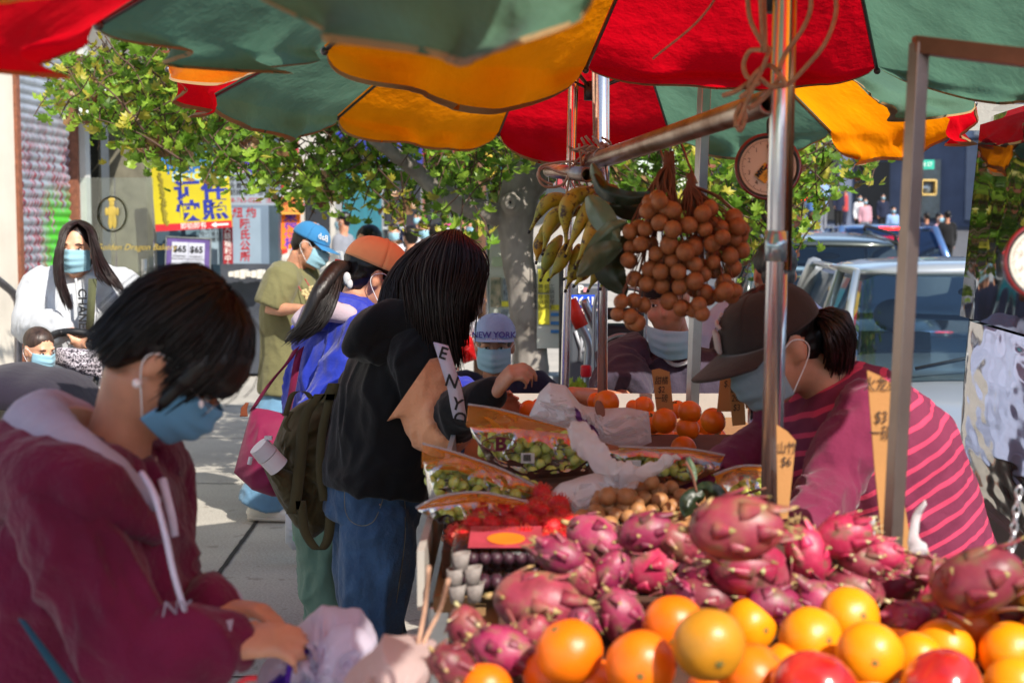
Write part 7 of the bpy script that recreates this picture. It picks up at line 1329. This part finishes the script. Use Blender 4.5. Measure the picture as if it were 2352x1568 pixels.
mb = MB(); mb.tube(sm([S_.lerp(e_, .05), S_.lerp(e_, .5), e_, e_.lerp(w2, .3)], 4), interp([.086, .086, .082, .074], 13), 18, round_=False); mb.loft([(S_.lerp(e_, .3)+V((-.03, -.02, 0)), V((.06, 0, .03)), V((0, .06, 0))), (S_.lerp(e_, .8)+V((-.075, 0, 0)), V((.06, 0, .02)), V((0, .065, 0)))], 14); pnl = blob('sleeve_panel', mb, PEA, wb_, .007, 2, folds(.006, 10, 10, 10), trim=[(a3(955, 872, 3.6), V((-.82, 0, .57)))])
P = [a3(1012, 792, 3.525), a3(1030, 850, 3.50), a3(1045, 900, 3.49), a3(1052, 940, 3.49), a3(1058, 965, 3.50)]; P = sm(P); mb = MB(); mb.rings([[q+V((-.018, -.004, .006)), q+V((.018, .012, -.004)), q+V((.018, .03, -.004)), q+V((-.018, .02, .006))] for q in P]); strp = add('lettered_stripe', mb, cloth('lilac_stripe', '#c9c3d0'), pnl)
for k, ch in enumerate('ENYO'): q = P[min(len(P)-1, 2+k*7)]; text(ch, .042, BLKI, q+V((0, -.008, 0)), (.9, .2, -.3), (.3, 0, .95), strp, weight=.001)
mb = MB(); mb.tube(sm([a3(810, 800, 3.74), a3(850, 755, 3.74), a3(920, 735, 3.77), a3(965, 770, 3.76), a3(930, 800, 3.72)]), interp([.025, .042, .048, .036, .02], 25), 14, round_=True); mb.ell(a3(865, 795, 3.79), (.08, .07, .045)); blob('hood', mb, BLACKC, wb_, .009, 3, folds(.012))
F = I['F']; T4 = hm(hc, F); L_ = lambda x, y, z: T4 @ V((x, y, z)); mb = MB(); mb.T = T4; mb.ell((0, -.014, .04), (.083, .1, .085), nu=22, nv=14); mb.ell((.0, -.055, -.05), (.075, .05, .09)); mb.T = None; hr = blob('hair', mb, HBR, wb_, .008, 3)
gd = []; A3 = a3
for (x0, y0, x1, y1, x2, y2, x3, y3, Ya) in ((950, 575, 892, 655, 878, 730, 868, 800, 3.92), (960, 565, 903, 650, 888, 730, 872, 800, 3.86), (975, 560, 915, 640, 900, 720, 880, 790, 3.82), (1000, 545, 940, 630, 950, 720, 950, 800, 3.76), (1020, 538, 985, 620, 990, 720, 1010, 830, 3.72), (1040, 536, 1025, 620, 1020, 720, 1040, 850, 3.70), (1060, 542, 1065, 620, 1040, 700, 1050, 830, 3.71), (1075, 552, 1095, 610, 1070, 690, 1060, 790, 3.74), (1085, 560, 1110, 610, 1095, 650, 1078, 740, 3.80)):
    gd.append([a3(1040, 540, 3.86), a3(x0, y0+8, (3.86+Ya)/2-.02), a3(x1, y1, Ya), a3(x2, y2, Ya-.02), a3(x3, y3, Ya-.0)])
strands(hr, HBR, gd, 3000, .012, .0011, 8, 'strand', 12)
mb = MB(); mb.grid(lambda u, v: interp(interp([sm(g, 4) for g in gd], 7)[0], 5)[0] if False else (lambda i, t_: interp(sm(gd[min(i, 7)], 4), 21)[int(round(v*20))].lerp(interp(sm(gd[min(i+1, 8)], 4), 21)[int(round(v*20))], t_)+V((0, .02, 0)))(min(int(u*8), 7), u*8-min(int(u*8), 7)), 24, 20); add('hair_fall', mb, HBR, hr)
# jeans details
STI = M('jeans_stitch', '#77705c', .8); mb = MB(); Yj = 3.72
for pts in ([(782, 1112), (872, 1120), (858, 1200), (820, 1218), (785, 1195), (782, 1112)], [(920, 1110), (925, 1250), (905, 1400)], [(785, 1120), (872, 1128)]): mb.tube(sm([at(x, y, Yj) for x, y in pts], 6), .001, 4)
snap(add('pocket_stitching', mb, STI, wb_), [o for o in wb_.children if o.name.startswith('trousers')][0], .001)
# --- seated man with faded blue cap ---
CPL = cloth('washed_denim_cap', '#6f93c4', 0, .2, 300, .85, fold=.2, alt='#9db8dc'); NVY = cloth('navy_shirt', '#1d2038', 0, .2, 500, .9, fold=.35)
hc = at(1136, 792, 5.9); ms, I = figure('seated man in faded New York cap and blue mask looking at the camera', V((at(1140, 600, 6).x, 6.0, 0)), hc, pi, (-.03, -1, -.12), (.02, 0, 1), N=at(1138, 872, 5.98), P=at(1140, 1090, 6.0), sw=.2, skin=SK2, top=NVY, sleeve='long', mask=MASKM, hair='buzz', hmat=HG, cap=CPL, capk=dict(brim=.065, bend=.3, drop=.012, tiltb=-.05), ankles=[V((.1, 5.5, .09)), V((-.2, 5.5, .09))], knees=[V((.1, 5.5, .5)), V((-.2, 5.5, .5))], pants=BLACKC, voxel=.009, fa=.01)
cp, T4 = I['cap']; R3 = T4.to_3x3(); text('NEW YORK', .034, NAVY, T4 @ V((0, .103, .062)), R3 @ V((-1, 0, 0)) * -1 if False else V((1, 0, 0)), R3 @ V((0, -.35, 1)), ms, weight=.001, off=.0); text('EST. 1624', .016, WHI, T4 @ V((0, .112, .043)), V((1, 0, 0)), R3 @ V((0, -.2, 1)), ms)
stl = thing('stool', 'low folding stool under the man in the faded cap', 'stool', V((at(1140, 600, 6.0).x, 6.0, 0))); mb = MB(); mb.box(stl.location+V((0, .05, .42)), (.4, .35, .04)); add('seat', mb, BLKP, stl, bevel=.01)
for sx_ in (-1, 1):
    for sy in (-1, 1): mb = MB(); mb.tube([stl.location+V((sx_*.16, .05+sy*.14, .4)), stl.location+V((sx_*.18, .05+sy*.16, 0))], .012, 8); add('leg', mb, steel, stl)
# --- man in dark T-shirt behind longans ---
DKT = cloth('faded_dark_jersey', '#2c2838', 0, .2, 500, .92, fold=.5, alt='#453d4c')
hc = at(1530, 692, 4.75); md, I = figure('man in faded dark T-shirt with mask pulled under his chin behind the longans', V((at(1560, 600, 4.85).x, 4.85, -.02)), hc, pi+.12, (-.22, -.95, -.12), (-.12, 0, 1), N=at(1560, 800, 4.83), P=at(1575, 1090, 4.85), sw=.2, skin=SK2, top=DKT, tw=1.15, sr=1.25, sleeve='short', hair='buzz', mask=None,
  arms={'R': (at(1425, 925, 4.6), at(1310, 905, 4.35), ((-.8, -.5, -.2), (0, 0, -1), .5, -1)), 'L': (at(1700, 950, 4.75), at(1690, 1050, 4.5), None)}, pants=BLACKC, voxel=.009, fa=.013)
mask_part(md, hc+I['F'].col[2]*-.08+I['F'].col[1]*.004, I['F'], 1, MASKM, .0, .25)
mb = MB(); T4 = hm(hc, I['F']); mb.T = T4; mb.grid(lambda u, v: V((.09*cos(2*pi*u), -.01+.11*sin(2*pi*u), .028+.09*sin(pi*.5*v)))*1 if False else V((.086*cos(2*pi*u)*cos(pi*.5*v)**.7, -.01+.107*sin(2*pi*u)*cos(pi*.5*v)**.7, .03+.09*sin(pi*.5*v))), 36, 10); add('dark_cap', mb, BLACKC, md)
text('BLBC', .16, M('shirt_print', '#9a8a2a', .8, .3, 20), at(1600, 985, 4.62), (1, .05, 0), (0, -.05, 1), md, name='chest_lettering', weight=.004); snap([o for o in md.children if o.name.startswith('chest_lettering')][0], [o for o in md.children if o.name.startswith('shirt')][0])
mb = MB(); mb.tube(sm([at(1520, 815, 4.70), at(1550, 838, 4.69), at(1590, 828, 4.70)]), .007, 8); add('collar', mb, WHITEC, md)
# --- dark haired man behind the vendor ---
figure('man with cropped dark hair and pale blue shirt behind the vendor', V((at(1770, 600, 5.4).x, 5.4, -.13)), at(1778, 628, 5.4), .25, (-.1, .95, -.1), N=at(1760, 715, 5.4), P=at(1750, 980, 5.4), skin=SK2, top=cloth('pale_blue_shirt', '#9aa6c6', 0, .06), tw=1.2, sr=1.2, pants=BLACKC, eyes=False, voxel=.01, hmat=hairmat('hair_salt', '#24262b'))
# --- vendor ---
t = NT('striped_jersey'); co = t.coord(); mp = t.node('ShaderNodeMapping'); mp.inputs['Rotation'].default_value = (0, R(28), 0); t.link(co, mp.inputs[0]); sx = t.node('ShaderNodeSeparateXYZ'); t.link(mp.outputs[0], sx.inputs[0])
wob = t.node('ShaderNodeMath', operation='MULTIPLY_ADD'); t.link(t.noise(6, 2), wob.inputs[0]); wob.inputs[1].default_value = .03; t.link(sx.outputs[2], wob.inputs[2])
wv = t.node('ShaderNodeMath', operation='MULTIPLY'); t.link(wob.outputs[0], wv.inputs[0]); wv.inputs[1].default_value = 28; fr = t.node('ShaderNodeMath', operation='FRACT'); t.link(wv.outputs[0], fr.inputs[0])
c = t.ramp(fr.outputs[0], [(0, '#702444'), (.7, '#66203e'), (.71, '#c83c60'), (1, '#c83c60')], 'CONSTANT'); t.link(c, t.b.inputs[0]); t.b.inputs['Roughness'].default_value = .9
t.link(t.bump(t.noise(8, 5), .4, .03), t.b.inputs['Normal']); STRM = t.m; PLM = cloth('plum_jersey', '#6b2040', 0, .12, 450, .92, fold=.35)
CAPD = cloth('cap_dark', '#332826', 0, .15, 500, .85, fold=.15); a_ = lambda x, y, Y=2.95: at(x, y, Y)
hc = a_(1775, 795, 2.95); vd, I = figure('vendor in plum striped jersey and dark cap leaning over the fruit', V((at(2080, 600, 3.1).x, 3.1, -.14)), hc, pi/2+.35, (-.8, -.42, -.42), (-.38, -.1, .9), N=a_(1905, 872, 3.0), P=a_(2085, 1290, 3.12), sw=.165, skin=SK3, top=STRM, topname='striped_jersey', tw=1.22, sleeve=None, mask=cloth('mask_grey', '#9db4c0', .3, .05, 700), hair='short',
  arms={'L': (a_(1905, 1120, 2.76), a_(1835, 1245, 2.55), ((-.7, -.3, -.6), (-.3, 0, -1), .6, 1)), 'R': (a_(1790, 1010, 3.2), a_(1610, 1115, 3.0), ((-.8, -.3, -.5), (0, 0, -1), .6, -1))}, pants=DEN, voxel=.008, fa=.008, belly=1.2, ankles=[V((1.2, 3.15, -.05)), V((1.15, 3.4, -.05))])
mb = MB(); e_, w2 = a_(1905, 1120, 2.76), a_(1835, 1245, 2.55); S_ = I['SH']['L']; mb.tube(sm([I['N'].lerp(S_, .75)-V((.03, 0, .02)), S_-V((.04, 0, .01)), S_.lerp(e_, .5)-V((.02, 0, 0)), e_, e_.lerp(w2, .5), w2], 4), interp([.05, .062, .058, .052, .046, .04], 21), 16, round_=True); blob('sleeve', mb, PLM, vd, .008, 3, folds(.012, 12, 12, 12))
mb = MB(); e_, w2 = a_(1790, 1010, 3.2), a_(1610, 1115, 3.0); S_ = I['SH']['R']; mb.tube(sm([I['N'].lerp(S_, .75), S_, S_.lerp(e_, .5), e_, e_.lerp(w2, .5), w2], 4), interp([.07, .085, .075, .066, .056, .045], 21), 16, round_=True); blob('sleeve', mb, PLM, vd, .008, 3, folds(.008, 12, 12, 12))
cp_, T4 = cap_part(vd, hc, I['F'], 1.06, CAPD, .09, .35, .0, 1, .12); R3 = T4.to_3x3()
mb = MB()
for k in range(4): mb.tube([T4 @ V((.052-.011*k, .086+.006*k, .04)), T4 @ V((.05-.011*k, .078+.006*k, .072))], .0055, 8, round_=True)
mb.tube(sm([T4 @ V((.045, .07, .078)), T4 @ V((.035, .072, .092)), T4 @ V((.02, .085, .09)), T4 @ V((.01, .088, .082))]), .004, 8); mb.tube([T4 @ V((.03, .074, .092)), T4 @ V((.022, .064, .105))], .003, 8); add('cap_emblem', mb, M('emblem_pale', '#b9a8a4', .8), vd)
L_ = lambda x, y, z: T4 @ V((x, y, z)); P0 = a_(1868, 735, 3.0); mb = MB(); mb.ell(a_(1912, 770, 3.0), (.05, .05, .062)); mb.tube([P0, a_(1905, 745, 3.0)], [.025, .04], 12); hr = blob('hair_bun', mb, HBR, vd, .008, 2, lambda co, n: n*.006*noise.noise(co*50))
gd = [[P0, a_(1900, 715, 2.95), a_(1940, 740, 2.93), a_(1955, 790, 2.94), a_(1945, 850, 2.96)], [P0, a_(1895, 735, 2.92), a_(1925, 760, 2.9), a_(1935, 800, 2.92), a_(1925, 855, 2.95)], [P0, a_(1890, 750, 2.92), a_(1905, 780, 2.9), a_(1910, 820, 2.92), a_(1905, 850, 2.95)]]
strands(hr, HBR, gd, 420, .008, .0011, 9, 'strand')
# --- people further up the street ---
CC = {k: cloth('far_'+k, v, 0, .1, 300, .9) for k, v in dict(magenta='#c02a86', blue='#4a6a9c', navy='#1c2238', grey='#7c7f88', white='#c9cbd0', red='#a83a3c', pink='#b58a96', lightblue='#7f9cc4', teal='#2d5f70', black='#121214').items()}
def walker(label, px, py, Y, col, pc='navy', yaw=pi, H=None, hm_=None, cap=None, mk=True, sc=1):
    hc = at(px, py, Y); base = V((hc.x, hc.y, max(zg(Y), 0) if px < 1700 else zg(Y)-.1)); Hh = hc.z-base.z
    return figure(label, base, hc, yaw, (-sin(yaw), cos(yaw), -.1), N=hc-V((0, 0, .2)), P=V((hc.x, hc.y, base.z+max(.5, Hh*.56))), top=CC[col], pants=CC[pc], voxel=.022, fa=.0, mask=MASKM if mk else None, eyes=False, hmat=hm_ or HB, cap=cap, skin=SK3, group='pedestrians up the street', s=1.05, hair='short')
WK = [(1022, 497, 34, 'magenta', 'navy', 'pedestrian in a magenta jacket seen from behind up the street', 0), (1085, 520, 17, 'navy', 'navy', 'man in red sleeved dark vest and mask near the wooden pole', pi), (943, 545, 15, 'grey', 'navy', 'dark haired person in grey standing behind the hoodie woman', .3), (788, 508, 19, 'grey', 'navy', 'person in grey jacket walking past the dark doorway', 1.2), (905, 533, 20, 'white', 'navy', 'masked person in white behind the peach cap', pi), (893, 490, 30, 'lightblue', 'black', 'person in pale blue far up the pavement', 0), (960, 500, 28, 'white', 'black', 'person in white shirt near the lamp post up the street', pi-.5), (975, 527, 17, 'navy', 'black', 'person in dark jacket and pale mask between the hats', pi), (1065, 500, 26, 'grey', 'navy', 'person in pale grey up the street near the wooden pole', .4), (868, 505, 36, 'black', 'black', 'tiny dark dressed pedestrian far up the street', pi), (920, 486, 42, 'blue', 'navy', 'tiny blue jacketed pedestrian farthest up the street', 0),
  (775, 478, 26, 'black', 'black', 'masked person in black at the shop corner up the street', pi), (1005, 545, 13, 'black', 'black', 'back of a dark head close behind the hoodie woman', .2),
  (1892, 415, 62, 'lightblue', 'grey', 'pedestrian in a pale blue coat across the street', 0), (1927, 432, 62, 'navy', 'black', 'pedestrian in dark clothes holding something pale', pi), (1942, 438, 64, 'red', 'navy', 'pedestrian in red half hidden behind the dark one', 1), (1975, 455, 56, 'white', 'black', 'pedestrian in white with dark bag beside the pink one', pi), (1987, 462, 54, 'pink', 'grey', 'pedestrian in a pink flowered blouse crossing', pi), (2028, 452, 58, 'navy', 'black', 'pedestrian in navy standing by the post', pi), (2052, 482, 50, 'lightblue', 'navy', 'pedestrian in light blue shirt with yellow print', pi), (2128, 498, 40, 'navy', 'black', 'dark haired pedestrian below the walk signal', .3), (2158, 500, 38, 'pink', 'grey', 'pedestrian in mauve with white cap and mask by the van', pi+.8), (2176, 495, 37, 'black', 'black', 'dark haired pedestrian at the van edge', 0), (1865, 440, 66, 'blue', 'navy', 'pedestrian in blue by the traffic light', 0)]
for px, py, Y, c1, c2, lb, yw in WK: walker(lb, px, py, Y, c1, c2, yw)
